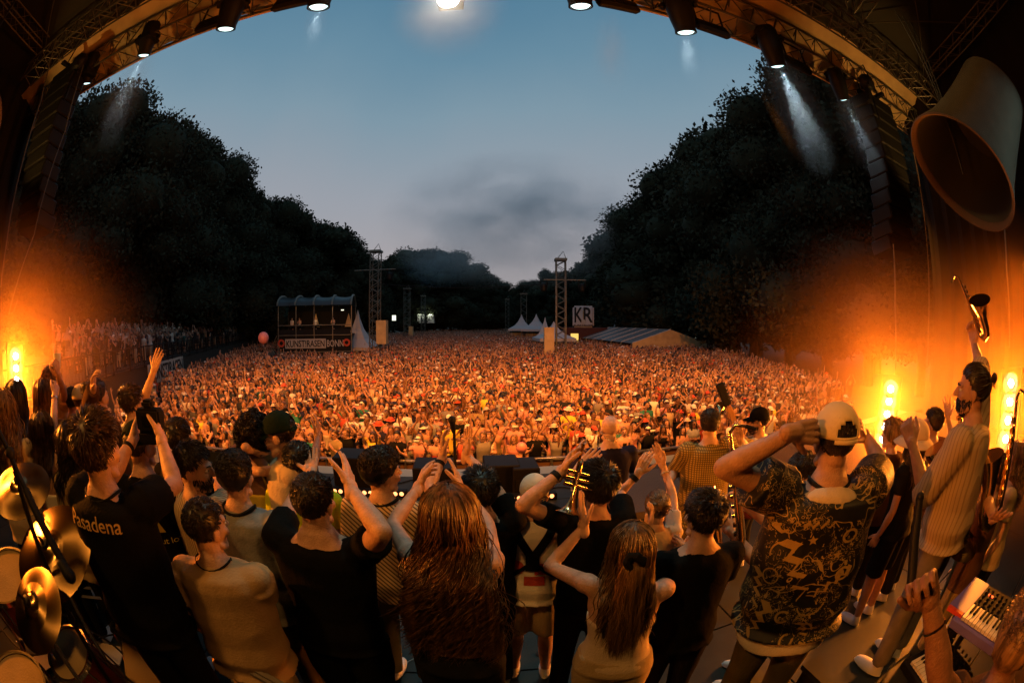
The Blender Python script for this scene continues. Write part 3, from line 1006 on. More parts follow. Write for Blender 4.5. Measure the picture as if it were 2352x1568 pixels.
def print_on(info, me, center, scale, m, rot=0, name='print', target='shirt', back=True, axis=None):
    """flat print wrapped onto the cloth: every point of the flat artwork is dropped onto the garment along the wearer's back-to-front line"""
    root = info['root']; sh = [c for c in root.children if c.name.split('.')[0] == target][0]
    from mathutils.bvhtree import BVHTree
    bm = bmesh.new(); bm.from_mesh(sh.data); bv = BVHTree.FromBMesh(bm)
    b2 = bmesh.new(); b2.from_mesh(me)
    bmesh.ops.triangulate(b2, faces=b2.faces)
    bmesh.ops.subdivide_edges(b2, edges=[e for e in b2.edges if e.calc_length() > .04 / max(scale, 1e-6) * 1.0], cuts=2)
    W = info['W']; Ry = info['Ry']
    d = Ry @ Vector(axis or ((0, 1, 0) if back else (0, -1, 0)))
    side = Ry @ Vector((1, 0, 0)) if axis is None else Vector((0, 0, 1)).cross(-d).normalized() * -1
    if axis is not None: side = d.cross(Vector((0, 0, 1))).normalized()
    elif not back: side = -side
    cr, sr = math.cos(rot), math.sin(rot)
    c0 = W(Vector(center)) - Vector(info['rel'])
    bad = []
    for v in b2.verts:
        x, y = v.co.x * scale, v.co.y * scale
        x, y = x * cr - y * sr, x * sr + y * cr
        p = c0 + side * x + Vector((0, 0, y)) - d * .6
        h = bv.ray_cast(p, d, 1.2)
        if h[0] is None: bad.append(v)
        else: v.co = h[0] - d * .003 + h[1] * .002
    bmesh.ops.delete(b2, geom=bad, context='VERTS')
    mm = bpy.data.meshes.new(name); b2.to_mesh(mm); b2.free(); bm.free()
    return link(name, mm, M(m), sh)


# ---------------------------------------------------------------- people on the stage
GS = 'people standing on the stage with their backs to the camera'
person('camera_man', (212, 948), 1.72, 'person in black t-shirt with gold back lettering, holding up a camera with both hands', H=1.84, yaw=-22, hyaw=-8, hair=('short', 'hair_brown', dict(n=1500, L=.045, thick=.016, lift=1.3)),
       arms={'L': dict(elbow=(258, 1092, 'far'), wrist=(304, 1012, 'far'), tip=(325, 962, 'far'), palm=(.8, .3, 0), hand='relaxed'), 'R': dict(elbow=(402, 1112, 'far'), wrist=(371, 1010, 'far'), tip=(366, 962, 'far'), palm=(-.9, -.2, 0), hand='cup')}, w=1.0, loose=.012, vox=.009)
person('tan_man', (460, 1143), 1.72, 'person in loose tan t-shirt and beige shorts with a beaded black lanyard, short dark hair', yaw=-14, hyaw=14, hair=('short', 'hair_dark', dict(n=1100, L=.016, thick=.007, wid=.0022)), sm='tan_cloth', loose=.022,
       trousers='shorts', pm='beige_cloth', arms={'R': dict(elbow=(606, 1380, 'far'), wrist=(572, 1318, 'far'), hand='cup')}, vox=.009)
person('denim_man', (533, 1033), 2.02, 'person in washed denim shirt with long sleeves and a dark collar band, thick dark hair', yaw=-8, hair=('curly', 'hair_black', dict(thick=.020)), shirt='long', sm='denim_cloth', pm='olive_cloth', loose=.014)
person('striped_beard', (442, 1014), 2.15, 'bearded person in profile wearing a cream striped shirt and reading a tablet', yaw=22, hyaw=62, hpitch=6, hair=('short', 'hair_black', dict(n=1000, L=.03, beard=True) if False else dict(n=1000, L=.03)), shirt='rolled', sm='stripe_cream', extras=('beard',),
       arms={'R': dict(elbow=(515, 1150, 'far'), wrist=(496, 1098, 'far'), tip=(480, 1062, 'far'), hand='cup')}, loose=.01)
person('green_cap', (314, 966), 2.45, 'person in dark green cap and black t-shirt with small yellow back print', yaw=-20, hyaw=0, hair=('short', 'hair_dark', dict(n=500, L=.015, thick=.005)), hat=('cap', 'green_cloth'))
person('yellow_line', (405, 960), 2.75, 'person in black t-shirt with a yellow line of print, brown hair cropped at the neck', yaw=-10, hair=('short', 'hair_dark'))
person('afro', (580, 956), 2.62, 'person with a big black afro in a yellow crop top and black trousers, being hugged', fem=True, yaw=-12, skin='skin_brown', hair=('afro', 'hair_black', dict(rad=.060)), shirt='crop', sm='yellow_cloth', hem=None,
       arms={'L': dict(el=(-.5, .7, .1), wr=(.5, .8, .3)), 'R': dict(el=(.5, .7, .1), wr=(-.1, .9, .3))})
person('hugging', (626, 948), 2.50, 'person in a dark green cap and cream shirt hugging the person with the afro', yaw=-128, hyaw=-100, hpitch=12, hair=('short', 'hair_dark', dict(n=500, L=.015, thick=.005)), hat=('cap', 'green_cloth'), shirt='tee', sm='cream_cloth', pm='darkpants_cloth', loose=.015,
       arms={'L': dict(elbow=(652, 1082, 'far'), wrist=(592, 1082, 'near'), tip=(560, 1080, 'far'), hand='relaxed', palm=(-.2, .9, .1)), 'R': dict(elbow=(560, 1004, 'far'), wrist=(570, 1030, 'near'), tip=(598, 1044, 'far'), hand='relaxed', palm=(.1, 1, .0))})
person('hivis', (682, 1016), 2.42, 'person with dark hair wearing a yellow high visibility vest over a grey top', yaw=-6, hair=('short', 'hair_black', dict(n=1100, L=.035, thick=.014)), shirt='tee', sm='hivis_cloth', skin='skin_tan', w=1.05)
person('black_man', (714, 1086), 1.72, 'broad person with cropped dark hair in black t-shirt and shorts, one palm raised', yaw=-4, hyaw=6, w=1.24, hair=('short', 'hair_dark', dict(n=1700, L=.022, thick=.008, wid=.0022)), trousers='shorts', pm='black_cloth', neckw=1.1,
       arms={'L': dict(elbow=(668, 1160, 'far'), wrist=(716, 1088, 'far'), tip=(716, 1036, 'far'), palm=(.2, -1, 0), hand='open'), 'R': dict(elbow=(878, 1222, 'near'), wrist=(806, 1122, 'far'), tip=(797, 1056, 'far'), palm=(-.9, .3, 0), hand='open')}, vox=.009)
person('curly', (874, 1032), 2.14, 'person with a tall crown of dark curls and a striped button shirt, face turned right', yaw=6, hyaw=44, hair=('curly', 'hair_black', dict(thick=.034, n=900)), shirt='rolled', sm='stripe_curly', pm='khaki_cloth', loose=.012)
person('long_hair', (1030, 1110), 1.46, 'person with very long wavy auburn hair in a black strapless top, clapping', fem=True, yaw=2, hair=('long', 'hair_auburn', dict(n=4000, length=.60, spread=1.42, wave=.026, wid=.0020)), shirt='bandeau', sm='black_cloth', w=1.05,
       arms={'L': dict(elbow=(902, 1205, 'far'), wrist=(960, 1120, 'far'), tip=(984, 1066, 'far'), hand='relaxed', palm=(.9, .3, 0)), 'R': dict(elbow=(1120, 1205, 'far'), wrist=(1065, 1130, 'far'))}, vox=.009)
person('dark_hair', (1102, 1078), 2.10, 'person with thick dark hair in black t-shirt, both hands clapping high with a black wristband', yaw=-4, hair=('short', 'hair_black', dict(n=1300, L=.05, thick=.022, low=-.075)), w=1.12,
       arms={'L': dict(elbow=(985, 1120, 'far'), wrist=(1017, 1046, 'far'), tip=(1016, 972, 'far'), hand='relaxed', palm=(.9, .1, 0)), 'R': dict(elbow=(1128, 1105, 'far'), wrist=(1070, 1046, 'far'), tip=(1078, 978, 'far'), hand='flat', palm=(-.7, -.6, 0))})
person('white_cap', (1228, 1090), 2.20, 'person in white cap with black harness crossed over a red printed white t-shirt', yaw=4, hair=('short', 'hair_dark', dict(n=500, L=.015, thick=.005)), hat=('cap', 'white_cloth'), sm='white_cloth', trousers='shorts', pm='beige_cloth', loose=.012,
       arms={'L': dict(el=(-.5, .5, -.8), wr=(.4, .9, .2)), 'R': dict(el=(.4, .5, -.8), wr=(-.3, .9, .2))})
person('bald', (1402, 951), 3.30, 'bald person in a navy sweater with a clear in-ear wire, facing the crowd', yaw=-6, hair=('none', 'hair_dark'), shirt='long', sm='navy_cloth', skin='skin_pink', w=1.05,
       arms={'L': dict(el=(-.5, .5, -.8), wr=(.5, .8, .6)), 'R': dict(el=(.4, .5, -.8), wr=(-.4, .8, .6))})
person('clap_man', (1372, 1066), 2.02, 'person with thick black hair in black t-shirt raising a trumpet in one hand', yaw=6, hyaw=-26, hair=('short', 'hair_black', dict(n=1700, L=.048, thick=.018, lift=1.2)),
       arms={'L': dict(elbow=(1200, 1160, 'near'), wrist=(1288, 1084, 'far'), tip=(1322, 1024, 'far'), palm=(.9, .2, .2), hand='cup'), 'R': dict(elbow=(1418, 1120, 'far'), wrist=(1326, 1080, 'far'), tip=(1368, 1038, 'far'), palm=(-.3, -.9, .2), hand='flat')}, vox=.009)
person('bun', (1512, 1124), 2.30, 'person with messy blond bun in cream t-shirt clapping overhead, wearing a dark watch', fem=True, yaw=4, hair=('bun', 'hair_gold'), sm='cream_cloth', hpitch=6,
       arms={'L': dict(elbow=(1404, 1154, 'near'), wrist=(1468, 1084, 'far'), tip=(1502, 1014, 'far'), hand='relaxed'), 'R': dict(elbow=(1546, 1140, 'far'), wrist=(1522, 1070, 'far'), tip=(1500, 1014, 'far'), hand='flat')})
person('pony', (1458, 1200), 1.62, 'person with a long dark blond ponytail tied low in a cream strappy top, clapping', fem=True, yaw=10, hair=('pony', 'hair_blond', dict(n=1400, nt_=1300, length=.54, tie=(0, -.118, .035), spread=.062, loose_len=.46, wid=.0021)), shirt='camisole', sm='cream_cloth', pm='beige_cloth', w=1.12,
       arms={'L': dict(elbow=(1262, 1300, 'far'), wrist=(1343, 1206, 'far'), tip=(1330, 1120, 'far'), hand='flat', palm=(.9, .1, 0)), 'R': dict(elbow=(1530, 1320, 'far'), wrist=(1468, 1204, 'far'), tip=(1512, 1146, 'far'), hand='relaxed', palm=(-.8, .2, 0))}, vox=.009)
person('dark_tee', (1624, 1128), 1.82, 'tall person in plain black t-shirt with smooth dark hair, clapping low beside the ponytail', yaw=2, hyaw=-14, hair=('short', 'hair_black', dict(n=1300, L=.04, thick=.014, low=-.07)), w=1.05,
       arms={'L': dict(elbow=(1540, 1330, 'far'), wrist=(1556, 1278, 'far'), tip=(1552, 1226, 'far'), hand='open'), 'R': dict(elbow=(1650, 1350, 'far'), wrist=(1580, 1286, 'far'), tip=(1562, 1236, 'far'), hand='relaxed')})
person('checked', (1634, 938), 3.30, 'person in a long olive checked shirt playing a trumpet towards the crowd', yaw=8, hyaw=30, hair=('curly', 'hair_dark', dict(thick=.016)), shirt='rolled', sm='check_olive', pm='olive_cloth', loose=.022, hem=.80,
       arms={'R': dict(elbow=(1722, 1028, 'far'), wrist=(1688, 985, 'far'), hand='cup'), 'L': dict(elbow=(1552, 1078, 'far'), wrist=(1540, 1105, 'near'))})
person('guitarist', (1744, 936), 3.75, 'bearded guitarist in a black cap and white shirt under a black vest, in profile', yaw=-40, hyaw=-62, hair=('short', 'hair_black', dict(n=500, L=.015, thick=.005)), hat=('cap', 'black_cloth'), shirt='long', sm='white_cloth', extras=('beard',),
       arms={'L': dict(elbow=(1722, 1045, 'near'), wrist=(1700, 1010, 'near'), hand='cup')})
person('pattern', (1926, 926), 1.66, 'person in cream cap and black shirt printed with ochre squiggles, hands behind the head', H=1.86, yaw=26, hyaw=18, hair=('short', 'hair_dark', dict(n=500, L=.015, thick=.004)), hat=('cap', 'capcream_cloth'), skin='skin_tan', sm='squiggle', pm='olive_cloth', loose=.03, w=1.06,
       arms={'L': dict(elbow=(1664, 1074, 'near'), wrist=(1826, 990, 'far'), tip=(1895, 988, 'far'), hand='relaxed', palm=(.2, .9, -.2)), 'R': dict(elbow=(2024, 1068, 'far'), wrist=(1988, 1000, 'far'), tip=(1968, 960, 'near'), hand='relaxed', palm=(-.8, .3, 0))}, vox=.009)
person('phone_man', (1842, 1040), 2.30, 'person with pale collar looking at a black phone, behind the squiggle shirt', yaw=-50, hyaw=-62, hpitch=10, hair=('short', 'hair_dark'), sm='beige_cloth', arms={'L': dict(el=(-.3, .6, -.8), wr=(.3, .9, .6), hand='cup'), 'R': dict(el=(.3, .6, -.8), wr=(-.3, .9, .6), hand='cup')})
person('sax_man', (2238, 833), 2.40, 'person with small hair bun and striped shirt lifting a shiny saxophone in one hand', H=1.80, yaw=-8, hyaw=-28, hair=('bun', 'hair_dark', dict(br=.022)), shirt='rolled', sm='stripe_grey', pm='jean_cloth', skin='skin_tan', loose=.02, extras=('beard',),
       arms={'R': dict(elbow=(2252, 850, 'far'), wrist=(2238, 792, 'far'), tip=(2230, 735, 'far'), hand='grip', palm=(-.9, 0, 0)), 'L': dict(el=(-.25, .45, -.85), wr=(.05, .6, .8), hand='grip')})
# right wing
person('bucket', (2105, 970), 3.35, 'person in a cream bucket hat and long black dress near the orange lamps', fem=True, yaw=-10, hair=('long', 'hair_brown', dict(n=380, length=.35, wave=.006)), hat=('bucket', 'cream_cloth'), shirt='tee', trousers='skirt', pm='black_cloth', skin='skin_tan')
person('wing_curls', (2052, 966), 3.6, 'person with loose frizzy curls in front of the tall orange lamp strip', fem=True, yaw=-5, hair=('curly', 'hair_gold', dict(thick=.05, n=500)), shirt='tee', sm='brown_cloth')
person('wing_tall', (2146, 938), 3.8, 'tall person in brown t-shirt between the bucket hat and the striped shirt', yaw=-20, hair=('curly', 'hair_dark', dict(n=300)), sm='brown_cloth', arms={'R': dict(elbow=(2190, 1030, 'near'), wrist=(2178, 960, 'near'))})
person('wing_phone', (2296, 1040), 2.9, 'person in rust brown top with a saxophone on a strap, under the right lamp strip', yaw=-10, hair=('short', 'hair_brown'), sm='brown_cloth', pm='khaki_cloth', arms={'L': dict(elbow=(2270, 1150, 'near'), wrist=(2282, 1190, 'near'))})
person('wing_edge', (2342, 1010), 3.3, 'person in pale top at the very edge beyond the saxophone player', fem=True, yaw=-20, hair=('long', 'hair_gold', dict(n=300, length=.3)), shirt='tee', sm='beige_cloth')
# left wing
person('arm_up', (300, 886), 3.7, 'person in a white tank top stretching one bare arm high', yaw=-12, hyaw=6, hair=('short', 'hair_brown', dict(n=900, L=.05, thick=.02, low=-.08)), shirt='tank', sm='white_cloth', loose=.004,
       arms={'R': dict(elbow=(330, 922, 'far'), wrist=(355, 846, 'far'), tip=(368, 803, 'far'), hand='open', palm=(-.3, .9, 0)), 'L': dict(el=(-.3, .5, -.8), wr=(.3, .8, .4))})
person('strap_top', (92, 943), 3.2, 'person with straight brown hair in a white strappy top raising a fist beside the lamps', fem=True, yaw=-30, hair=('long', 'hair_brown', dict(n=500, length=.26, wave=.003, spread=1.0)), shirt='camisole', sm='white_cloth', hem=1.1,
       arms={'R': dict(elbow=(124, 962, 'far'), wrist=(126, 906, 'far'), tip=(133, 868, 'far'), hand='fist')})
person('cap_left', (183, 884), 4.2, 'person in a cream knitted cap and dark plum shirt at the left wing', yaw=-30, hair=('short', 'hair_brown', dict(n=300, L=.012, thick=.004)), hat=('beanie', 'capcream_cloth'), sm='purple_cloth')
person('yellow_left', (164, 888), 4.5, 'person with dark hair and yellow t-shirt beside the cream knitted cap', yaw=-30, hair=('short', 'hair_dark'), sm='yellow_cloth')
person('updo', (222, 868), 3.7, 'person with brown hair pinned up and a loose brown scarf over the back', fem=True, yaw=-10, hair=('bun', 'hair_brown', dict(br=.05)), shirt='long', sm='brown_cloth', loose=.03,
       arms={'L': dict(elbow=(206, 930, 'near'), wrist=(214, 890, 'near'), hand='cup')})
person('sil_near', (33, 870), 3.7, 'person with long straight dark hair standing right in front of the left lamp strip', fem=True, yaw=-50, hair=('long', 'hair_dark', dict(n=500, length=.55, wave=.003, spread=1.0)), shirt='tank', sm='brown_cloth')
person('sil_far', (98, 868), 3.9, 'person with long hair and a rust brown top just right of the left lamp strip', fem=True, yaw=-40, hair=('long', 'hair_auburn', dict(n=500, length=.5, wave=.004, spread=1.05)), shirt='tee', sm='brown_cloth')
person('phones', (112, 842), 4.7, 'person holding a pale cup high behind the fist in the left wing', yaw=-40, hair=('short', 'hair_gold'), sm='cream_cloth', arms={'R': dict(elbow=(146, 900, 'near'), wrist=(134, 862, 'near'), hand='grip')})
person('left_edge', (4, 892), 3.3, 'person with light hair cut off by the left edge of the view', fem=True, yaw=-50, hair=('long', 'hair_gold', dict(n=300, length=.4)), shirt='tee', sm='cream_cloth')
person('olive_back', (158, 966), 2.7, 'person in a khaki shirt with long dark hair standing behind the camera holder', fem=True, yaw=-20, hair=('long', 'hair_dark', dict(n=500, length=.3, wave=.008)), shirt='long', sm='khaki_cloth', loose=.02)
# person at the lower right edge holding a drumstick
person('stick', (2390, 1375), 1.22, 'person with tousled sandy hair at the lower right corner holding a black drumstick', H=1.42, yaw=30, hyaw=78, hair=('curly', 'hair_gold', dict(thick=.055, n=1500, coil=.006, wid=.0016)), skin='skin_brown', sm='brown_cloth', w=1.05,
       arms={'L': dict(elbow=(2160, 1560, 'near'), wrist=(2136, 1385, 'near'), tip=(2102, 1290, 'near'), hand='grip', palm=(-.7, -.6, 0))}, face=False, vox=.009)


# ---------------------------------------------------------------- ground, deck, roof
GZ = -2.1                                     # the field lies below the deck
SD = Vector((1, .118, 0)).normalized()        # the stage runs a few degrees askew
SN = Vector((-.118, 1, 0)).normalized()


def st(a, b, z=0.0):
    """stage frame: a along the stage front, b towards the audience"""
    return SD * a + SN * b + Vector((0, 0, z))


SR = math.atan2(SD.y, SD.x)
SRM = Matrix.Rotation(SR, 3, 'Z')
MB['field'] = mat('field', (.035, .04, .018), .95, bump=.6, bscale=8, var=.5, vscale=1.5)
MB['deck'] = mat('deck', (.020, .026, .021), .55, bump=.12, bscale=30, var=.35, vscale=3.5, spec=.3)
MB['drape'] = mat('drape', (.012, .011, .009), .95, bump=.4, bscale=6)
MB['canvas'] = mat('canvas', (.55, .38, .18), .8, bump=.3, bscale=5, var=.2, vscale=2)
MB['tarpaulin'] = mat('tarpaulin', (.022, .020, .014), .85, bump=.5, bscale=2)
MB['truss_metal'] = mat('truss_metal', (.10, .09, .07), .5, .6)
g = G()
g.add([(-400, -60, 0), (400, -60, 0), (400, 700, 0), (-400, 700, 0)], [(0, 1, 2, 3)])
o = g.build('ground', [M('field')]); o.location.z = GZ; tag(o, kind='structure')
deck = thing('stage_floor', None, None); tag(deck, kind='structure')
pan = G(); pan.box((0, 0, -.05), (1.990, .990, .10)); pm_ = None
for i in range(-6, 6):
    for j in range(-5, 7):
        if i % 2 == 0: pass
        if pm_ is None:
            pan.build('deck_panel', [M('deck')], deck); pm_ = bpy.data.objects['deck_panel'];
            bm = bmesh.new(); bm.from_mesh(pm_.data); bmesh.ops.bevel(bm, geom=bm.edges[:], offset=.004, segments=1, affect='EDGES'); bm.to_mesh(pm_.data); bm.free(); q = pm_
        else:
            q = pm_.copy(); col.objects.link(q)
        q.location = st(i * 2 + 1, j - .45 + (.0)) ; q.rotation_euler.z = SR
MB['seam'] = mat('seam', (.30, .33, .26), .35, .6)
g = G()
g.box(st(0, .5, -.075), (24, 12, .06), SRM)
o = g.build('seam_trim', [M('seam')], deck)
g = G(); g.box(st(0, 6.06, -1.1), (26, .05, 2.1), SRM); g.box(st(0, .5, -.3), (25.8, 11.9, .2), SRM)
g.build('fascia', [M('drape')], deck)

# low risers under the people who stand higher
def riser(name, c, d, label, rz=0):
    t = thing(name, label, 'riser', (c[0], c[1], 0), rz)
    b = G(); b.box((0, 0, d[2] - .02), (d[0], d[1], .04)); b.build('deck_board', [M('deck')], t)
    b = G(); b.box((0, 0, d[2] / 2 - .02), (d[0] - .04, d[1] - .04, d[2] - .042)); b.build('skirt', [M('drape')], t)
    return t
for key in ('camera_man', 'pattern', 'sax_man'):
    r_ = PEOPLE[key]['root'].location
    if r_.z > .04: riser('riser', r_, (.9, .8, r_.z), {'camera_man': 'low black riser under the person holding the camera', 'pattern': 'low black riser under the person in the squiggle shirt', 'sax_man': 'tall black riser under the person lifting the saxophone'}[key], SR)


def truss(name, a, b, h=.5, wd=.5, bay=.5, mt='truss_metal', rr=.025, parent=None, label=None, cat='truss', group=None, up=Vector((0, 0, 1)), rd=.012, sides=5):
    """box truss from a to b: four chords and zigzag lacing, one mesh part each"""
    a = Vector(a); b = Vector(b); L = (b - a).length; u = (b - a) / L
    s = u.cross(up)
    s = s.normalized() if s.length > .01 else Vector((1, 0, 0))
    n = s.cross(u).normalized()
    t = thing(name, label, cat, a, group=group) if parent is None else parent
    off = a if parent is None else Vector((0, 0, 0))
    cs = [(i, j) for i in (-.5, .5) for j in (-.5, .5)]
    for i, j in cs:
        c = G(); c.tube([a + s * (wd * i) + n * (h * j) - off, b + s * (wd * i) + n * (h * j) - off], rr, sides); c.build('chord', [M(mt)], t)
    k = max(2, int(L / bay)); lc = G()
    for q in range(k):
        p0 = a + u * (L * q / k) - off; p1 = a + u * (L * (q + 1) / k) - off; pm2 = (p0 + p1) / 2
        for (i, j), (i2, j2) in (((-.5, -.5), (-.5, .5)), ((.5, -.5), (.5, .5)), ((-.5, -.5), (.5, -.5)), ((-.5, .5), (.5, .5))):
            A = p0 + s * (wd * i) + n * (h * j); B = pm2 + s * (wd * i2) + n * (h * j2); C = p1 + s * (wd * i) + n * (h * j)
            lc.tube([A, B], rd, 4, cap=False); lc.tube([B, C], rd, 4, cap=False)
    o = lc.build('lacing', [M(mt)], t); o['kind'] = 'stuff'
    return t


# front truss: straight, seen as an arch through the wide lens
def TR(x, dy=0, dz=0):  # x in units of truss height above the camera (6 m)
    return Vector((x * 6, (.92 + .118 * x) * 6 + dy, CZ + 6 + dz))
truss('front_truss', TR(-2.15, -.25, .15), TR(2.1, -.25, .15), .62, .62, .62, label='long black lighting truss across the whole stage front', rr=.03, rd=.016)
truss('second_truss', TR(-2.0, -1.5, .5), TR(2.0, -1.5, .5), .5, .5, .6, label='second lighting truss just behind the front one, holding cables', rr=.026, rd=.014)
# eave of the roof: strip of canvas lit from below
ev = thing('stage_roof', 'arched stage roof with dark tarpaulin and a lit canvas eave', 'roof')
for (y0, z0, y1, z1, m_, nm) in ((.18, .0, -.85, .95, 'canvas', 'canvas_eave'),):
    g = G(); v = []; f = []; n = 60
    for i in range(n + 1):
        x = -2.55 + 5.1 * i / n
        for (yy, zz) in ((y0, z0), (y0 * .4 + y1 * .6, z0 * .45 + z1 * .55 + .1), (y1, z1)):
            p = TR(x, yy, zz); p.z += .05 * math.sin(i * 1.7) * (yy < .3) - .10 * abs(x) ** 3 * .1; v.append(p)
    for i in range(n):
        for k in range(2): f.append((i * 3 + k, i * 3 + k + 1, (i + 1) * 3 + k + 1, (i + 1) * 3 + k))
    g.add(v, f); g.build(nm, [M(m_)], ev, True)
g = G(); g.tube([TR(-2.55, .2, -.04), TR(2.55, .2, -.04)], .05, 8); g.build('eave_pipe', [M('canvas')], ev)
g = G(); v = []; f = []; n = 24
for i in range(n + 1):
    x = -2.7 + 5.4 * i / n
    for (yy, zz) in ((.24, .12), (-.9, 1.1), (-4, 2.6), (-8, 3.2), (-14, 3.2), (-14, -9)):
        v.append(TR(x, yy, zz))
for i in range(n):
    for k in range(5): f.append((i * 6 + k, i * 6 + k + 1, (i + 1) * 6 + k + 1, (i + 1) * 6 + k))
g.add(v, f); g.build('tarpaulin', [M('tarpaulin')], ev, True)
for k in range(7):
    x = -1.95 + .65 * k
    truss('rafter', TR(x, -1.6, 1.25), TR(x, -6.5, 2.4), .4, .4, .8, parent=ev, rr=.022, rd=.012)
for k in range(6):
    x = -1.9 + .65 * k
    g = G(); g.tube([TR(x, -1.6, 1.1), TR(x + .55, -4.2, 1.9)], .02, 5); g.tube([TR(x + .55, -1.6, 1.1), TR(x, -4.2, 1.9)], .02, 5)
    g.build('cross_brace', [M('truss_metal')], ev)
# wings: dark side walls with folds
def wall_strip(name, pts, z0, z1, m, label, cat, amp=.06, n=60):
    t = G(); v = []; f = []
    P = [Vector(p) for p in pts]
    for i in range(n + 1):
        u = i / n * (len(P) - 1); k = min(int(u), len(P) - 2); p = P[k].lerp(P[k + 1], u - k)
        d = (P[k + 1] - P[k]).normalized(); nn = Vector((-d.y, d.x, 0))
        q = p + nn * (amp * math.sin(i * 2.1))
        v += [(q.x, q.y, z0), (q.x, q.y, (z0 + z1) / 2), (q.x, q.y, z1)]
    for i in range(n):
        for k in range(2): f.append((i * 3 + k, i * 3 + k + 1, (i + 1) * 3 + k + 1, (i + 1) * 3 + k))
    t.add(v, f); o = t.build(name, [M(m)], None, True)
    md = o.modifiers.new('thick', 'SOLIDIFY'); md.thickness = .02
    return tag(o, label, cat)
wall_strip('stage_drape', [TR(1.93), TR(2.15, -3), TR(2.1, -9), TR(1.9, -13.5)], -2.1, 11.6, 'drape', 'black cloth wall closing the wing behind the saxophone player', 'drape')
wall_strip('stage_drape', [TR(-2.22), TR(-2.5, -3), TR(-2.4, -9), TR(-2.2, -13.5)], -2.1, 11.6, 'drape', 'black cloth wall closing the wing behind the long haired people', 'drape')


# line arrays hanging at both sides
def line_array(name, top, n, label, yaw, tilt=0):
    t = thing(name, label, 'loudspeaker', top, yaw)
    y = 0; z = 0; an = R(2)
    for i in range(n):
        c = G(); c.box((0, 0, 0), (1.25, .62, .34)); o = c.build('cabinet', [M('black_metal')], t)
        o.location = (0, y, z); o.rotation_euler.x = an
        bm = bmesh.new(); bm.from_mesh(o.data); bmesh.ops.bevel(bm, geom=bm.edges[:], offset=.03, segments=1, affect='EDGES'); bm.to_mesh(o.data); bm.free()
        y -= math.sin(an) * .36; z -= math.cos(an) * .36; an -= R(1.5)
    c = G(); c.box((0, 0, .28), (1.1, .12, .10)); c.box((0, .0, .24), (.12, 1.0, .08)); c.build('fly_frame', [M('black_metal')], t)
    for s in (-.3, .3):
        c = G(); c.tube([(0, s, .3), (0, s * .4, 1.7)], .018, 6); c.build('chain', [M('black_metal')], t)
    return t
la = at(160, 178, 12.2); line_array('line_array', la, 11, 'dark column of loudspeakers hanging beside the tall left tree', SR)
lb = at(2005, 248, 12.0); line_array('line_array', lb, 11, 'dark column of loudspeakers hanging under the canvas eave at the right', SR)
def hoist(loc, label):
    t = thing('chain_hoist', label, 'hoist', loc, SR)
    c = G(); c.ell((0, 0, 0), (.26, .20, .22)); c.box((0, 0, -.02), (.30, .30, .30)); c.build('motor', [M('black_metal')], t, True)
    c = G(); c.box((-.12, 0, -.42), (.13, .13, .40), Matrix.Rotation(R(18), 3, 'Y')); c.build('chain_bag', [M('black_rubber')], t)
    c = G(); c.tube([(0.05, 0, -.2), (.05, 0, -1.0)], .025, 6); c.build('chain', [M('black_metal')], t)
hoist(at(183, 143, 11.6), 'round black chain hoist above the left hanging loudspeakers')
hoist(at(1990, 190, 11.5), 'round black chain hoist above the right hanging loudspeakers')

# moving head lamps on the front truss
MB['lens'] = mat('lens', (.6, .8, .8), .1, emit=(.62, .95, .95), es=2.2)
MB['lens_hot'] = mat('lens_hot', (1, .95, .8), .1, emit=(1, .93, .72), es=25)
def on_truss(px, py, off=-.35):
    d = ray(px, py); t = (5.52 + off) / (d.y - .118 * d.x)
    return Vector((0, 0, CZ)) + d * t
def moving_head(px, py, t, label, aim, size=1.0, lens='lens', hot=0):
    c = on_truss(px, py)                                   # lens centre
    d = Vector((aim[0] * .02, .35, -1)).normalized()
    body = c - d * .42 * size
    rt = thing('moving_head', label, 'stage light', body, group='moving head lamps on the front truss')
    q = d.to_track_quat('Z', 'Y').to_matrix()
    b = G(); prof = [(.01, -.26), (.13, -.25), (.18, -.18), (.19, .05), (.17, .22), (.145, .36), (.15, .42), (.13, .425), (.125, .39)]
    M4 = q.to_4x4()
    b.lathe([(r * size, z * size) for r, z in prof], 22, M4); b.build('lamp_body', [M('black_metal')], rt, True)
    e = G(); e.lathe([(.125 * size, .392 * size), (.10 * size, .42 * size), (.05 * size, .436 * size), (.001, .44 * size)], 20, M4); e.build('lens', [M(lens)], rt, True)
    up = Vector((body.x, body.y, TR(0).z - .34)) - body
    sd = q @ Vector((1, 0, 0)); 
    for s in (-1, 1):
        yk = G(); yk.tube([sd * (.20 * s * size), sd * (.235 * s * size) + up * .25, sd * (.235 * s * size) + up * .62, sd * (.02 * s * size) + up * .74], [.035 * size] * 4, 6, flat=1.6)
        yk.build('yoke_arm', [M('black_metal')], rt, True)
    bs = G(); bs.box(up * .82, (.42 * size, .36 * size, up.length * .30), SRM); bs.build('lamp_base', [M('black_metal')], rt)
    return rt
heads = [(198, 192, 12.6, 'black moving head lamp lowest at the left end of the truss', (-14, 30, 4)), (330, 128, 10.9, 'moving head lamp with glowing lens above the tall left tree', (-11, 30, -2)),
         (518, 68, 9.4, 'moving head lamp with glowing lens between two flat panels at left', (-9, 30, 0)), (731, 18, 8.3, 'moving head lamp at the top edge left of the bright star lamp', (-3, 30, 3)),
         (1334, 16, 8.6, 'moving head lamp at the top edge right of the bright star lamp', (4, 30, 3)), (1576, 76, 9.2, 'moving head lamp with glowing lens beside the right flat panel', (9, 30, 1)),
         (1786, 153, 10.3, 'moving head lamp throwing a pale beam onto the right trees', (16, 18, -3)), (1938, 229, 11.6, 'small moving head lamp with a thin pale beam furthest right', (22, 16, -3))]
for px, py, t, lab, aim in heads:
    moving_head(px, py, t, lab, aim, 1.35 if 400 < px < 1800 else 1.15)
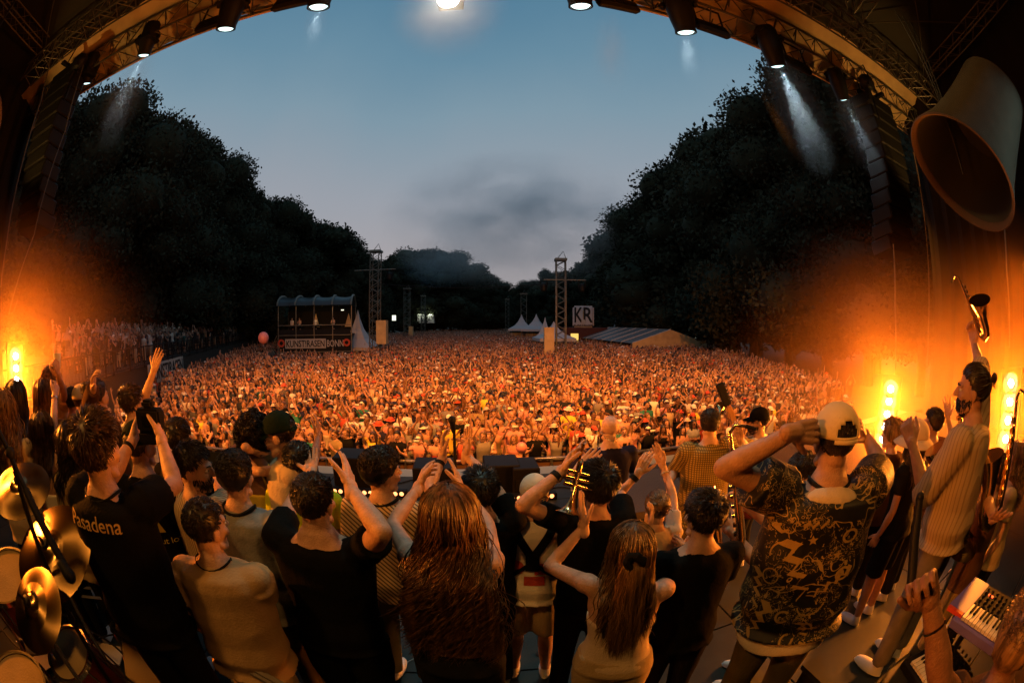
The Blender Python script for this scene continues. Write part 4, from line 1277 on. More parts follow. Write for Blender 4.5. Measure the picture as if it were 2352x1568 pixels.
c = on_truss(1030, 1)
rt = thing('follow_lamp', 'very bright warm lamp at the top edge above the crowd', 'stage light', c)
g = G(); g.ell((0, 0, 0), (.17, .10, .17)); g.build('bulb', [M('lens_hot')], rt, True)
lamp('POINT', 'star_lamp', c + Vector((0, -.25, -.1)), 34, (1, .9, .7), size=.1)
g = G(); g.box((0, .20, .30), (.40, .30, .46)); g.build('housing', [M('black_metal')], rt)
def flat_panel(px, py, t, label, roll=0):
    c = on_truss(px, py)
    rt = thing('flat_panel', label, 'stage light', c, SR, group='flat panels on the front truss')
    b = G(); b.box((0, 0, 0), (.78, .16, .34)); o = b.build('housing', [M('black_metal')], rt); o.rotation_euler = (R(-20), roll, 0)
    bm = bmesh.new(); bm.from_mesh(o.data); bmesh.ops.bevel(bm, geom=bm.edges[:], offset=.06, segments=1, affect='EDGES'); bm.to_mesh(o.data); bm.free()
    b = G(); b.tube([(-.3, 0, .1), (-.3, 0, .55), (.3, 0, .55), (.3, 0, .1)], .025, 6); b.build('yoke', [M('black_metal')], rt)
flat_panel(488, 52, 9.2, 'flat black lamp panel left of the second moving head')
flat_panel(672, 6, 8.5, 'flat black lamp panel cut by the top edge at left')
flat_panel(1418, 10, 8.8, 'flat black lamp panel cut by the top edge at right')
flat_panel(1634, 66, 9.4, 'flat black lamp panel right of the third moving head')
flat_panel(1832, 150, 10.6, 'flat black lamp panel beside the pale beam')
# steel ropes and cables down the sides
def rope(pts, r_, label, m='truss_metal'):
    g = G(); g.tube(pts, r_, 6); o = g.build('rope', [M(m)]); tag(o, label, 'rope'); return o
rope([at(192, 150, 11), at(150, 300, 10.5), at(78, 540, 9.2), at(28, 690, 8.6), at(20, 722, 8.5), at(32, 715, 8.5), at(40, 690, 8.6)], .014, 'thin looped cable hanging down into the left orange glow')
rope([at(130, 90, 11), at(95, 230, 10.5), at(55, 360, 10), at(15, 560, 9.5), at(2, 660, 9.3)], .016, 'thin steel cable at the far left side of the stage')
rope([at(2098, 350, 11), at(2118, 460, 11), at(2132, 600, 11), at(2132, 760, 11), at(2128, 860, 11)], .018, 'thin pole beside the right drape above the lamp strip')
rope([at(2305, 505, 7), at(2312, 620, 7), at(2318, 800, 7)], .014, 'thin cable hanging below the big grey cone')
rope([at(2052, 560, 10), at(2056, 700, 10), at(2056, 860, 10)], .02, 'thin mast above the five lamp strip')

# big grey cone shaped shade in the right corner and its twin at the left edge
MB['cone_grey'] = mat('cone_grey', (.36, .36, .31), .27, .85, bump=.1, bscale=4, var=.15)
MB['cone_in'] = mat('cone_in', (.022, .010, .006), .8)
def big_cone(loc, axis, label, k=1.0):
    q = Vector(axis).normalized().to_track_quat('Z', 'Y').to_matrix().to_4x4()
    rt = thing('cone_shade', label, 'shade', loc)
    prof = [(.40, -2.25), (.66, -2.20), (.70, -1.6), (.76, -1.0), (.86, -.4), (1.0, 0)]
    g = G(); g.lathe([(r * k, z * k) for r, z in prof], 48, q); g.build('shell', [M('cone_grey')], rt, True)
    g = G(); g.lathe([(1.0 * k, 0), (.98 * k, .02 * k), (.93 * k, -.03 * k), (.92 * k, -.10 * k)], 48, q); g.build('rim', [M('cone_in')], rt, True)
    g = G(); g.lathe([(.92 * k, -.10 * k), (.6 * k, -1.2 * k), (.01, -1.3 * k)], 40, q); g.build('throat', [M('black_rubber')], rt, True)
    g = G()
    for a in range(3): g.tube([(0, 0, 0), (.2 * (a - 1), 0, 2.5)], .012, 5)
    g.build('hanger', [M('black_metal')], rt)
    return rt
cp = at(2212, 400, 6.2)
big_cone(cp, (-.63, .36, -.75), 'big grey cone shaped shade hanging with its dark mouth down, right side', .92)
cp = at(-120, 330, 6.0)
big_cone(cp, (Vector((0, 0, CZ)) - cp).normalized() * .3 + Vector((.3, .2, -.8)), 'rim of a pale cone shaped shade at the left edge of the view', .9)
lamp('SPOT', 'cone_fill', (7.0, -2.6, 3.6), 420, (.72, .9, .8), at(2300, 380, 6.6), 40, .2)  # unseen fill light added for a pale highlight on the cone shell
lamp('SPOT', 'cone_fill', (2.2, 4.6, 7.2), 420, (1, .55, .15), at(2200, 250, 6.6), 50, .1)  # second added fill, warms the upper left of the shell
# canvas eave is lit from below
lamp('SPOT', 'eave_lamp', TR(1.7, -3.0, -3.5), 420, (1, .5, .12), TR(1.55, .2, .6), 75, .1)
lamp('SPOT', 'eave_lamp', TR(-1.7, -3.0, -3.5), 260, (1, .5, .12), TR(-1.55, .2, .6), 75, .1)

# ---------------------------------------------------------------- blinder strips in the wings
BEAMS = []
MB['bulb'] = mat('bulb', (1, .9, .6), .2, emit=(1, .86, .60), es=70)
def strip(px0, py0, px1, py1, t, n, label, aim, power):
    a = at(px0, py0, t); b = at(px1, py1, t * 1.0)
    rt = thing('lamp_strip', label, 'lamp strip', b, group='tall lamp strips in the wings')
    d = (Vector(aim) - a).normalized(); h = (b - a)
    mid = (a + b) / 2 - b
    z = -h.normalized(); x = z.cross(d).normalized(); y = x.cross(z)
    Mx = Matrix((x, y, z)).transposed()
    g = G(); g.box(mid - y * -.0 - d * .16, (.34, .20, h.length + .34), Mx); g.build('housing', [M('black_metal')], rt)
    g = G(); g.tube([Vector((0, 0, -.2)) - d * .2, Vector((0, 0, -b.z - .0)) - d * .2], .03, 6); g.tube([Vector((-.3, 0, -b.z + .02)) - d * .2, Vector((.3, 0, -b.z + .02)) - d * .2], .03, 6); g.build('floor_stand', [M('black_metal')], rt)
    for i in range(n):
        p = a.lerp(b, i / (n - 1)) - b
        c = G(); c.ell(p, (.046, .046, .046), nu=14, nv=10); c.build('bulb', [M('bulb')], rt, True)
        c = G(); q = d.to_track_quat('Z', 'Y').to_matrix().to_4x4(); c.lathe([(.13, .02), (.12, -.03), (.05, -.07), (.03, -.08)], 16, Matrix.Translation(p) @ q); c.build('reflector', [M('black_metal')], rt, True)
        lamp('SPOT', 'strip_lamp', a.lerp(b, i / (n - 1)) + d * .16, power, (1, .205, .012), a + d * 5 + Vector((0, 0, 2.2)), 150, .15, 1)
strip(2046, 893, 2027, 1008, 6.6, 5, 'tall strip of five glaring orange lamps behind the cream cap', (0, 1, 1.6), 520)
strip(2322, 880, 2310, 1008, 6.0, 4, 'strip of glaring orange lamps at the right edge', (0, 1, 1.6), 520)
strip(36, 818, 40, 900, 7.2, 4, 'strip of glaring orange lamps behind the long haired people at left', (0, 1, 1.6), 640)
# pale beams of three moving heads in a little smoke
for px, py, dr_, e_, ln_, an_ in ((330, 128, (-.75, .3, -1), 420, 1.5, 30), (1576, 76, (.1, .5, -1), 300, .7, 40), (1786, 153, (.55, .25, -1), 1500, 1.7, 32), (1938, 229, (.50, .1, -.9), 380, 1.5, 24), (1402, 60, (0, .4, -1), 160, .9, 60), (731, 20, (-.1, .4, -1), 120, .6, 50)):
    c_ = on_truss(px, py); d_ = Vector(dr_).normalized()
    if px != 1402: lamp('SPOT', 'beam_lamp', c_ + d_ * .06, e_ * .55, (.72, .95, 1) , c_ + d_ * 5, an_, .05, .7)
    else: lamp('SPOT', 'beam_lamp', c_ + Vector((0, 0, .5)), e_ * 2, (1, .7, .6) , c_ + d_ * 5, 70, .05, .9)
    mid_ = c_ + d_ * (ln_ * .5)
    o_ = None
    BEAMS.append((mid_, (ln_ * .42, ln_ * .42, ln_), d_.to_track_quat('Z', 'Y').to_euler(), px))
# stage smoke around the strips, tinted orange and thickened to carry the lamp glow
def smoke_mat(name, dens, c=(1, .62, .30), pw=2.0, nsc=1.6, lo=.45):
    """smoke thickest at its centre and thinning to nothing at the rim of its domain"""
    m = bpy.data.materials.new(name); m.use_nodes = True; t = m.node_tree; t.nodes.clear()
    o = t.nodes.new('ShaderNodeOutputMaterial'); v = t.nodes.new('ShaderNodeVolumeScatter')
    v.inputs['Color'].default_value = (*c, 1)
    tc = t.nodes.new('ShaderNodeTexCoord'); gr = t.nodes.new('ShaderNodeTexGradient'); gr.gradient_type = 'SPHERICAL'
    mp = t.nodes.new('ShaderNodeMapping'); mp.vector_type = 'POINT'
    p_ = t.nodes.new('ShaderNodeMath'); p_.operation = 'POWER'; p_.inputs[1].default_value = pw
    nz_ = t.nodes.new('ShaderNodeTexNoise'); nz_.inputs['Scale'].default_value = nsc; nz_.inputs['Detail'].default_value = 4
    n1 = t.nodes.new('ShaderNodeMapRange'); n1.inputs[1].default_value = .35; n1.inputs[2].default_value = .65; n1.inputs[3].default_value = lo; n1.inputs[4].default_value = 1.5
    mu = t.nodes.new('ShaderNodeMath'); mu.operation = 'MULTIPLY'; mu2 = t.nodes.new('ShaderNodeMath'); mu2.operation = 'MULTIPLY'; mu2.inputs[1].default_value = dens
    t.links.new(tc.outputs['Object'], gr.inputs[0]); t.links.new(gr.outputs['Fac'], p_.inputs[0]); t.links.new(tc.outputs['Object'], nz_.inputs['Vector']); t.links.new(nz_.outputs['Fac'], n1.inputs[0])
    t.links.new(p_.outputs[0], mu.inputs[0]); t.links.new(n1.outputs[0], mu.inputs[1]); t.links.new(mu.outputs[0], mu2.inputs[0]); t.links.new(mu2.outputs[0], v.inputs['Density'])
    t.links.new(v.outputs[0], o.inputs['Volume'])
    return m
def smoke(loc, r_, dens, label, c=(1, .55, .18), pw=2.0, nsc=1.6, rot=None, lo=.45):
    g = G(); g.ell((0, 0, 0), (1, 1, 1), nu=24, nv=16); o = g.build('smoke', [smoke_mat('smoke', dens, c, pw, nsc, lo)], None, True, loc)
    o.scale = r_
    if rot is not None: o.rotation_euler = rot
    tag(o, label, 'smoke', kind='stuff')
    return o
smoke(at(2046, 930, 6.4), (3.3, 3.3, 2.7), .62, 'stage smoke tinted with the orange glow of the five lamp strip', pw=2.9)
smoke(at(2325, 940, 6.0), (2.9, 2.9, 2.4), .62, 'stage smoke tinted with the orange glow of the lamp strip at the right edge', pw=2.9)
smoke(at(36, 850, 7.2), (3.3, 3.3, 2.6), .62, 'stage smoke tinted with the orange glow of the left lamp strip', pw=2.9)

for i, (c_, r_, e_, px) in enumerate(BEAMS):
    smoke(c_, r_, .42, {330: 'pale beam of smoke below the lamp above the tall left tree', 1576: 'pale puff under the moving head beside the right flat panel', 1786: 'broad pale beam of smoke in front of the right trees', 1938: 'thin pale beam of smoke furthest right', 1402: 'pinkish puff of smoke below the top edge right of centre', 731: 'faint puff under the moving head at the top edge'}[px], (.9, .95, 1), 1.6, 2.2, e_)
smoke(on_truss(1030, 20), (1.0, .8, 1.0), .5, 'added smoke puff standing in for the glare of the star lamp', (1, 1, 1), 1.5)  # puff added to imitate the lens glow around the bulb
o = smoke(at(1185, 500, 78), (27, 10, 14), .30, 'grey smoke drifting over the far end of the field', (.60, .54, .49), 1.2, 2.6, None, .0)
o = smoke(at(1010, 600, 88), (10, 7, 6), .05, 'thin bluish smoke in front of the distant trees', (.5, .65, .75), 1.1, 2.4)


# ---------------------------------------------------------------- stage front: monitors, floor lamps, barrier
def bev(o, off=.02, seg=1):
    bm = bmesh.new(); bm.from_mesh(o.data); bmesh.ops.bevel(bm, geom=bm.edges[:], offset=off, segments=seg, affect='EDGES'); bm.to_mesh(o.data); bm.free()


def cabinet(px, py, z, w_, h_, d_, label, floor_z=0):
    """black loudspeaker box whose top edge is seen at (px, py)"""
    p = atz(px, py, z)
    t = thing('loudspeaker', label, 'loudspeaker', (p.x, p.y, z - h_), SR, group='black loudspeaker boxes along the stage edge')
    g = G(); g.box((0, 0, h_ / 2), (w_, d_, h_)); bev(g.build('cabinet', [M('black_metal')], t), .015)
    g = G(); g.box((0, d_ / 2 + .004, h_ * .5), (w_ * .9, .012, h_ * .86)); g.build('grille', [M('black_rubber')], t)
    for s in (-1, 1):
        g = G(); g.box((s * w_ * .32, -d_ / 2 - .006, h_ * .72), (w_ * .16, .012, h_ * .12)); g.build('handle', [M('black_rubber')], t)
    for k in range(3):
        g = G(); g.box((-w_ * .05, -d_ / 2 - .005, h_ * (.3 + .08 * k)), (.05, .01, .018)); g.build('socket', [M('aluminium')], t)
    if floor_z < z - h_ - .01:
        g = G(); g.box((0, 0, -(z - h_ - floor_z) / 2), (w_ * .8, d_ * .8, z - h_ - floor_z)); g.build('stand', [M('drape')], t)
    return t
cabinet(812, 1040, .45, .54, .85, .5, 'black loudspeaker left of the curly haired person', GZ)
cabinet(996, 1062, .35, .56, .70, .5, 'black loudspeaker behind the raised wristband', GZ)
cabinet(1150, 1056, .40, .48, .80, .5, 'black loudspeaker rack between the raised hand and the white cap', GZ)
cabinet(1204, 1062, .38, .36, .75, .5, 'narrow black loudspeaker under the pink balloon', GZ)
cabinet(690, 1040, .40, .36, .80, .5, 'black loudspeaker behind the yellow vest', GZ)
cabinet(1470, 1080, .20, .40, .60, .5, 'low black loudspeaker between the navy sweater and the checked shirt', GZ)
MB['floor_bulb'] = mat('floor_bulb', (1, .5, .25), .3, emit=(1, .38, .14), es=2.6)
def floor_strip(px, py, n, label, step=.085):
    p = atz(px, py, .10)
    t = thing('floor_lamp_strip', label, 'lamp strip', (p.x, p.y, .0), SR, group='low lamp strips on the deck')
    g = G(); g.box((0, 0, .05), (n * step + .06, .10, .10)); bev(g.build('housing', [M('black_metal')], t), .01)
    for i in range(n):
        b = G(); b.ell(((i - (n - 1) / 2) * step, -.052, .062), (.030, .012, .030), nu=10, nv=6); b.build('bulb', [M('floor_bulb')], t, True)
floor_strip(734, 1094, 3, 'short low lamp strip glowing between the vest and the curly hair')
floor_strip(845, 1122, 12, 'low row of glowing orange lamps left of the curly haired person')
floor_strip(1184, 1134, 12, 'low row of glowing orange lamps left of the white cap')
floor_strip(1790, 1112, 4, 'short low lamp strip glowing beside the squiggle shirt')
# crowd barrier
bar0 = atz(700, 1062, GZ + 1.15)
YB = 9.6
def barrier(i, x):
    p = st(x, YB)
    t = thing('barrier_section', BLAB[i], 'barrier', (p.x, p.y, GZ), SR, group='crowd barrier sections')
    g = G(); g.tube([(-.49, 0, 0), (-.49, 0, 1.15), (.49, 0, 1.15), (.49, 0, 0)], .024, 8); g.build('frame', [M('aluminium')], t)
    g = G(); g.box((0, .03, .55), (.94, .012, 1.06)); g.build('panel', [M('brown_cloth')], t)
    for z in (.45, .82):
        g = G(); g.tube([(-.49, -.01, z), (.49, -.01, z)], .02, 6); g.build('rail', [M('aluminium')], t)
    g = G(); g.tube([(0, -.01, 0), (0, -.01, 1.15)], .02, 6); g.build('post', [M('aluminium')], t)
    g = G(); g.box((0, .45, 1.12), (.98, .0, .0) if False else (.98, .16, .02)); g.build('top_rail', [M('aluminium')], t).location.y = -.38
BLAB = ['barrier section %s' % s for s in ('at the far left end before the crowd', 'left of the green cap', 'below the arm in the white tank top', 'behind the yellow line t-shirt', 'left of the hugging pair', 'behind the hugging pair', 'behind the yellow vest',
        'seen between the vest and the left loudspeaker', 'seen left of the curly hair', 'behind the curly hair', 'seen between the two wristband arms', 'left of the microphone stand', 'right of the microphone stand', 'below the pink balloon', 'behind the white cap',
        'left of the navy sweater', 'behind the navy sweater', 'right of the navy sweater', 'left of the checked shirt', 'behind the checked shirt', 'right of the checked shirt', 'behind the guitarist', 'left of the squiggle shirt', 'behind the squiggle shirt')]
for i in range(24): barrier(i, -10.4 + i)
# microphone stands, ramp, cables
def mic_stand(px, py, z, label, base=0.0, mic=True):
    p = atz(px, py, z) if abs(ray(px, py).z) > .02 else at(px, py, 6)
    t = thing('microphone_stand', label, 'microphone stand', (p.x, p.y, base))
    g = G(); g.tube([(0, 0, .02), (0, 0, p.z - base - .08)], .011, 8); g.build('pole', [M('black_metal')], t)
    g = G(); g.lathe([(.13, 0), (.13, .015), (.02, .03), (.012, .03)], 20); g.build('stand_base', [M('black_metal')], t, True)
    if mic:
        g = G(); g.cap((0, -.02, p.z - base - .10), (0, -.07, p.z - base - .02), .016, .022); g.ell((0, -.085, p.z - base), (.028, .028, .030)); g.build('microphone', [M('black_rubber')], t, True)
mic_stand(1042, 958, 1.62, 'slim microphone stand behind the raised clapping hands')
mic_stand(1330, 1020, 1.25, 'microphone stand with mouth height microphone left of the navy sweater')
p = atz(1480, 1150, .02)
t = thing('ramp', 'dark patterned ramp box on the deck below the blond bun hands', 'ramp', (p.x, p.y, 0), SR)
g = G(); g.add([(-.55, -.45, .0), (.55, -.45, .0), (.55, .45, .0), (-.55, .45, .0), (-.55, -.45, .10), (.55, -.45, .10), (.55, .45, .28), (-.55, .45, .28)], [(0, 3, 2, 1), (4, 5, 6, 7), (0, 1, 5, 4), (1, 2, 6, 5), (2, 3, 7, 6), (3, 0, 4, 7)])
MB['checker_plate'] = mat('checker_plate', (.16, .12, .07), .4, .5, bump=.9, bscale=70); g.build('plate', [M('checker_plate')], t)
def cable(pts, label, r_=.008, m='black_rubber'):
    P = [Vector(p) for p in pts]; out = []
    for i in range(len(P) - 1):
        for k in range(6):
            a = P[max(i - 1, 0)]; b = P[i]; c = P[i + 1]; d = P[min(i + 2, len(P) - 1)]; u = k / 6
            out.append(.5 * ((2 * b) + (c - a) * u + (2 * a - 5 * b + 4 * c - d) * u * u + (3 * b - a - 3 * c + d) * u ** 3))
    out.append(P[-1]); g = G(); g.tube(out, r_, 6); o = g.build('cable', [M(m)], None, True); tag(o, label, 'cable')
cable([atz(820, 1075, .01), atz(800, 1100, .01), atz(830, 1110, .01), atz(900, 1112, .01), atz(960, 1100, .01), atz(1010, 1112, .01)], 'black cable looping on the deck behind the curly hair')
cable([atz(1250, 1125, .01), atz(1290, 1118, .01), atz(1340, 1124, .01), atz(1400, 1112, .01)], 'black cable on the deck between the white cap and the navy sweater')
cable([atz(640, 1500, .01), atz(700, 1540, .01), atz(900, 1530, .01), atz(1000, 1500, .01), atz(1150, 1560, .01)], 'thin pale cable lying across the deck near the black shorts', .004, 'aluminium')

# ---------------------------------------------------------------- things that people hold or wear
from mathutils import Quaternion
ci = PEOPLE['camera_man']; cpos = (ci['J']['L'][2] + ci['J']['R'][2]) / 2 + Vector((0, .05, .09))
t = thing('camera', 'black camera with battery grip held high by the gold lettered t-shirt', 'camera', cpos, R(20))
g = G(); g.box((0, 0, 0), (.15, .075, .11)); g.box((0, 0, .075), (.07, .06, .04)); bev(g.build('camera_body', [M('black_rubber')], t), .012, 2)
g = G(); g.box((0, 0, -.085), (.15, .07, .06)); bev(g.build('grip', [M('black_rubber')], t), .01, 2)
g = G(); g.lathe([(.01, 0), (.036, 0), (.040, .03), (.040, .10), (.036, .11), (.030, .10), (.01, .09)], 20, Matrix.Rotation(R(-90), 4, 'X')); g.build('camera_lens', [M('black_metal')], t, True)
g = G(); g.box((0, -.039, 0), (.07, .003, .05)); g.build('display', [M('eye_dark')], t)
band(ci, 'L'); necklace(ci, name='camera_strap')
tm = text_mesh('Pasadena', .078, 0, .0004)
print_on(ci, tm, (-.015, 0, 1.445), 1.0, 'gold_print', name='lettering')
i_ = PEOPLE['green_cap']; print_on(i_, text_mesh('A', .16, 0, .01), (.05, 0, 1.30), 1, 'yellow_print'); print_on(i_, text_mesh('nothing but love', .05), (.05, 0, 1.19), 1, 'yellow_print')
i_ = PEOPLE['yellow_line']
g = G(); g.add([(-.16, -.02, 0), (.16, -.02, 0), (.16, .02, 0), (-.16, .02, 0)], [(0, 1, 2, 3)]); me = bpy.data.meshes.new('p'); me.from_pydata(g.v, [], g.f); print_on(i_, me, (0, 0, 1.22), 1, 'yellow_print')
i_ = PEOPLE['tan_man']; necklace(i_); necklace(i_, 'chrome', 'bead_chain', .083, .022, .004)
i_ = PEOPLE['denim_man']; necklace(i_, thick=.012, name='collar_band')
i_ = PEOPLE['curly']; necklace(i_, thick=.010)
i_ = PEOPLE['pattern']; necklace(i_, thick=.011, name='collar_band')
# white undershirt hem and hood of the person in the squiggle shirt
W = i_['W']; g = G()
g.rings([(.80, .215, .165, -.01), (.84, .222, .170, -.01), (.92, .215, .165, -.01), (.96, .20, .15, -.01)], W, n=26)
V, F = g.remesh(.012, 3); V = V + normals_of(V, F) * fold(V, .010, 14, 5)[:, None]
part('undershirt', i_['root'], V - np.array(i_['rel']), F, 'white_cloth')
g = G(); g.ell(W(Vector((.0, -.085, 1.485))), (.115, .055, .045), Matrix.Rotation(R(-26), 3, 'Z')); V, F = g.remesh(.009, 3); V = V + normals_of(V, F) * fold(V, .012, 26, 8)[:, None]
part('towel', i_['root'], V - np.array(i_['rel']), F, 'cream_cloth')
# big ochre motifs on the squiggle shirt
def flat(pts_list):
    bm = bmesh.new()
    for pts in pts_list:
        bm.faces.new([bm.verts.new((x, y, 0)) for x, y in pts])
    me = bpy.data.meshes.new('f'); bm.to_mesh(me); bm.free(); return me
def zig(w0=.026, n=9, L=.22, amp=.020):
    q = []
    for i in range(n): 
        x = amp * (1 if i % 2 else -1); y = L * (.5 - i / (n - 1)); q.append((x, y, w0 * (1 - .12 * i)))
    out = []
    for i in range(n - 1):
        (x0, y0, a), (x1, y1, b) = q[i], q[i + 1]
        out.append([(x0 - a * .5, y0), (x0 + a * .5, y0 + .01), (x1 + b * .5, y1), (x1 - b * .5, y1 - .01)])
    return flat(out)
def star(r_=.022):
    return flat([[((r_ if k % 2 == 0 else r_ * .42) * math.sin(k * math.pi / 5), (r_ if k % 2 == 0 else r_ * .42) * math.cos(k * math.pi / 5)) for k in range(10)]])
def ringf(r0=.020, r1=.030, a0=0, a1=360, n=16):
    out = []
    for k in range(n):
        a, b = R(a0 + (a1 - a0) * k / n), R(a0 + (a1 - a0) * (k + 1) / n)
        out.append([(r0 * math.cos(a), r0 * math.sin(a)), (r1 * math.cos(a), r1 * math.sin(a)), (r1 * math.cos(b), r1 * math.sin(b)), (r0 * math.cos(b), r0 * math.sin(b))])
    return flat(out)
ax = (.35, .94, 0)
for me, c, s_, ro in ((zig(.045, 9, .26, .028), (-.03, 0, 1.24), 1, .5), (zig(), (.13, 0, 1.18), .8, -.9), (zig(), (-.17, 0, 1.40), .7, 1.2), (zig(.04), (-.12, 0, .98), 1, -.2), (zig(), (.10, 0, .95), .7, .4), (zig(), (.02, 0, 1.42), .6, 1.6), (zig(.035), (-.17, 0, 1.12), .8, .2),
                    (star(), (.0, 0, 1.36), 1, .2), (star(), (-.08, 0, 1.34), .9, .5), (star(), (.12, 0, 1.30), .9, 0), (star(), (-.17, 0, 1.0), .8, .3), (ringf(), (.15, 0, 1.37), 1, 0), (ringf(), (.17, 0, 1.22), 1, 0), (ringf(a0=40, a1=320), (-.02, 0, 1.04), 1, 0), (ringf(a0=40, a1=320), (.04, 0, .92), 1, 1),
                    (ringf(.045, .052, 20, 200), (-.11, 0, 1.29), 1, 0), (ringf(.05, .056, 200, 360), (.08, 0, 1.10), 1, 0), (ringf(.03, .036), (-.13, 0, 1.20), 1, 0)):
    print_on(i_, me, c, s_, 'ochre_print', ro, axis=ax, name='motif')
# harness and red print of the white cap person
i_ = PEOPLE['white_cap']; W = i_['W']
for me, c in ((flat([[(-.06, -.035), (.06, -.035), (.06, .04), (-.06, .04)]]), (.085, 0, 1.21)), (ringf(.0, .045), (-.10, 0, 1.22)), (flat([[(-.06, -.03), (.05, -.03), (.05, .03), (-.06, .03)]]), (0.02, 0, 1.12))): print_on(i_, me, c, 1, 'red_print', name='print')
def strap_on(pts, wd, nm='harness_strap', target='shirt', m='black_cloth'):
    """ribbon of cloth laid over the back"""
    seg = []
    for (x0, z0), (x1, z1) in zip(pts[:-1], pts[1:]):
        d = math.hypot(x1 - x0, z1 - z0); nx, nz_ = -(z1 - z0) / d * wd / 2, (x1 - x0) / d * wd / 2; k = max(1, int(d / .03))
        for i in range(k):
            a = (x0 + (x1 - x0) * i / k, z0 + (z1 - z0) * i / k); b = (x0 + (x1 - x0) * (i + 1) / k, z0 + (z1 - z0) * (i + 1) / k)
            seg.append([(a[0] - nx, a[1] - nz_), (b[0] - nx, b[1] - nz_), (b[0] + nx, b[1] + nz_), (a[0] + nx, a[1] + nz_)])
    o = print_on(i_, flat(seg), (0, 0, 1.2), 1, m, name=nm)
    md = o.modifiers.new('thick', 'SOLIDIFY'); md.thickness = .006; md.offset = 0
strap_on([(-.13, .30), (0, .08), (.13, .30)], .045); strap_on([(0, .10), (0, .0)], .07); strap_on([(-.17, -.10), (-.03, .03)], .022); strap_on([(.17, -.10), (.03, .03)], .022)
# hi-vis stripes
i_ = PEOPLE['hivis']
strap_on([(-.2, .0), (.2, .0)], .05, 'reflective_stripe', m='silver_paper'); strap_on([(-.2, -.12), (.2, -.12)], .05, 'reflective_stripe', m='silver_paper')
band(PEOPLE['dark_hair'], 'L'); band(PEOPLE['clap_man'], 'L', along=.03); band(PEOPLE['bun'], 'L', along=.03, name='watch'); band(PEOPLE['bun'], 'R', 'cream_cloth', along=.05, wd=.006); band(PEOPLE['strap_top'], 'R', 'chrome', wd=.005)
band(PEOPLE['stick'], 'L', 'brass', 'bracelet', wd=.004)
# scrunchie of the ponytail
i_ = PEOPLE['pony']; g = G()
c = i_['O'] + i_['Rh'] @ Vector((0, -.150, .030)) * i_['k']
pts = [c + i_['Rh'] @ Vector((.028 * math.cos(a), -.006 * math.sin(2 * a), .026 * math.sin(a))) for a in np.linspace(0, 2 * math.pi, 15)]
g.tube(pts, [.014 + .004 * (k % 2) for k in range(15)], 8); add_part(i_, g, 'hair_tie', 'black_cloth')
# in-ear wire
i_ = PEOPLE['bald']; g = G()
hp = lambda x, y, z: i_['O'] + i_['Rh'] @ Vector((x, y, z)) * i_['k']
g.tube([hp(-.085, .0, -.01), hp(-.083, -.035, -.01), hp(-.06, -.075, -.05), hp(-.01, -.085, -.075), hp(.05, -.075, -.06), hp(.08, -.03, -.02)], .0035, 6); g.tube([hp(.01, -.085, -.075), hp(.012, -.085, -.16)], .003, 5); add_part(i_, g, 'earpiece_wire', 'silver_paper')
# trumpet in the raised hand
def trumpet(a, b, label, k=1.0):
    """mouthpiece end a, bell end b"""
    d = (b - a); L = d.length; u = d / L; s = u.cross(Vector((0, 1, 0))).normalized(); n = u.cross(s)
    t = thing('trumpet', label, 'trumpet', a)
    g = G(); g.tube([u * 0, u * .03, u * .06], [.012, .006, .006], 8); g.tube([u * .05, u * L * .62], .0065, 8); g.build('lead_pipe', [M('brass')], t, True)
    g = G(); q = u.to_track_quat('Z', 'Y').to_matrix().to_4x4()
    g.lathe([(.006, L * .35), (.007, L * .6), (.012, L * .80), (.022, L * .90), (.040, L * .97), (.062, L), (.060, L * 1.003), (.036, L * .975), (.018, L * .9), (.008, L * .8)], 26, Matrix.Translation(n * .06) @ q); g.build('bell', [M('brass')], t, True)
    g = G(); g.tube([u * L * .62, u * (L * .68) + n * .02, u * (L * .68) + n * .05, u * L * .6 + n * .06, u * L * .3 + n * .06, u * L * .24 + n * .04, u * L * .24 + n * .02, u * L * .3], .0068, 8); g.build('tuning_slide', [M('brass')], t, True)
    for i in range(3):
        g = G(); c = u * (L * .42 + .03 * i) ; g.tube([c - s * .05 + n * .03, c + s * .06 + n * .03], .011, 10); g.tube([c + s * .06 + n * .03, c + s * .085 + n * .03], .005, 6); g.build('valve', [M('brass')], t, True)
tp_ = PEOPLE['clap_man']['J']['L'][2]
ta = at(1340, 1020, (tp_ - Vector((0, 0, CZ))).length); tb = at(1298, 1178, (tp_ - Vector((0, 0, CZ))).length * .98)
trumpet(ta, tb, 'brass trumpet pointing down, held in the raised hand of the thick haired person')
i_ = PEOPLE['checked']; mo = i_['O'] + i_['Rh'] @ Vector((0, .115, -.05))
trumpet(mo, mo + i_['Rh'] @ Vector((0, .48, .06)), 'brass trumpet played by the person in the olive checked shirt')
# guitar
gt = PEOPLE['guitarist']; pa = at(1657, 893, 3.55); pb = at(1702, 1010, 3.62)
d = (pb - pa).normalized(); sd = d.cross(Vector((0, 1, 0))).normalized(); nn = d.cross(sd)
t = thing('electric_guitar', 'electric guitar with pale wooden neck pointing up, held by the guitarist', 'guitar', pa)
Mx = Matrix((sd, nn, d)).transposed()
L = (pb - pa).length + .32
MB['maple'] = mat('maple', (.42, .22, .09), .35); MB['guitar_red'] = mat('guitar_red', (.10, .02, .015), .25)
g = G(); g.box(d * (L * .5 + .08), (.05, .022, L - .16), Mx); bev(g.build('neck', [M('maple')], t), .006)
g = G(); g.box(d * .05, (.075, .018, .20), Mx); hs = g.build('headstock', [M('black_metal')], t); bev(hs, .012)
for k in range(6):
    g = G(); g.ell(d * (-.03 + .03 * k) + sd * .046, (.012, .008, .010), nu=8, nv=6); g.build('tuning_peg', [M('chrome')], hs, True)
g = G(); bc = d * (L + .12)
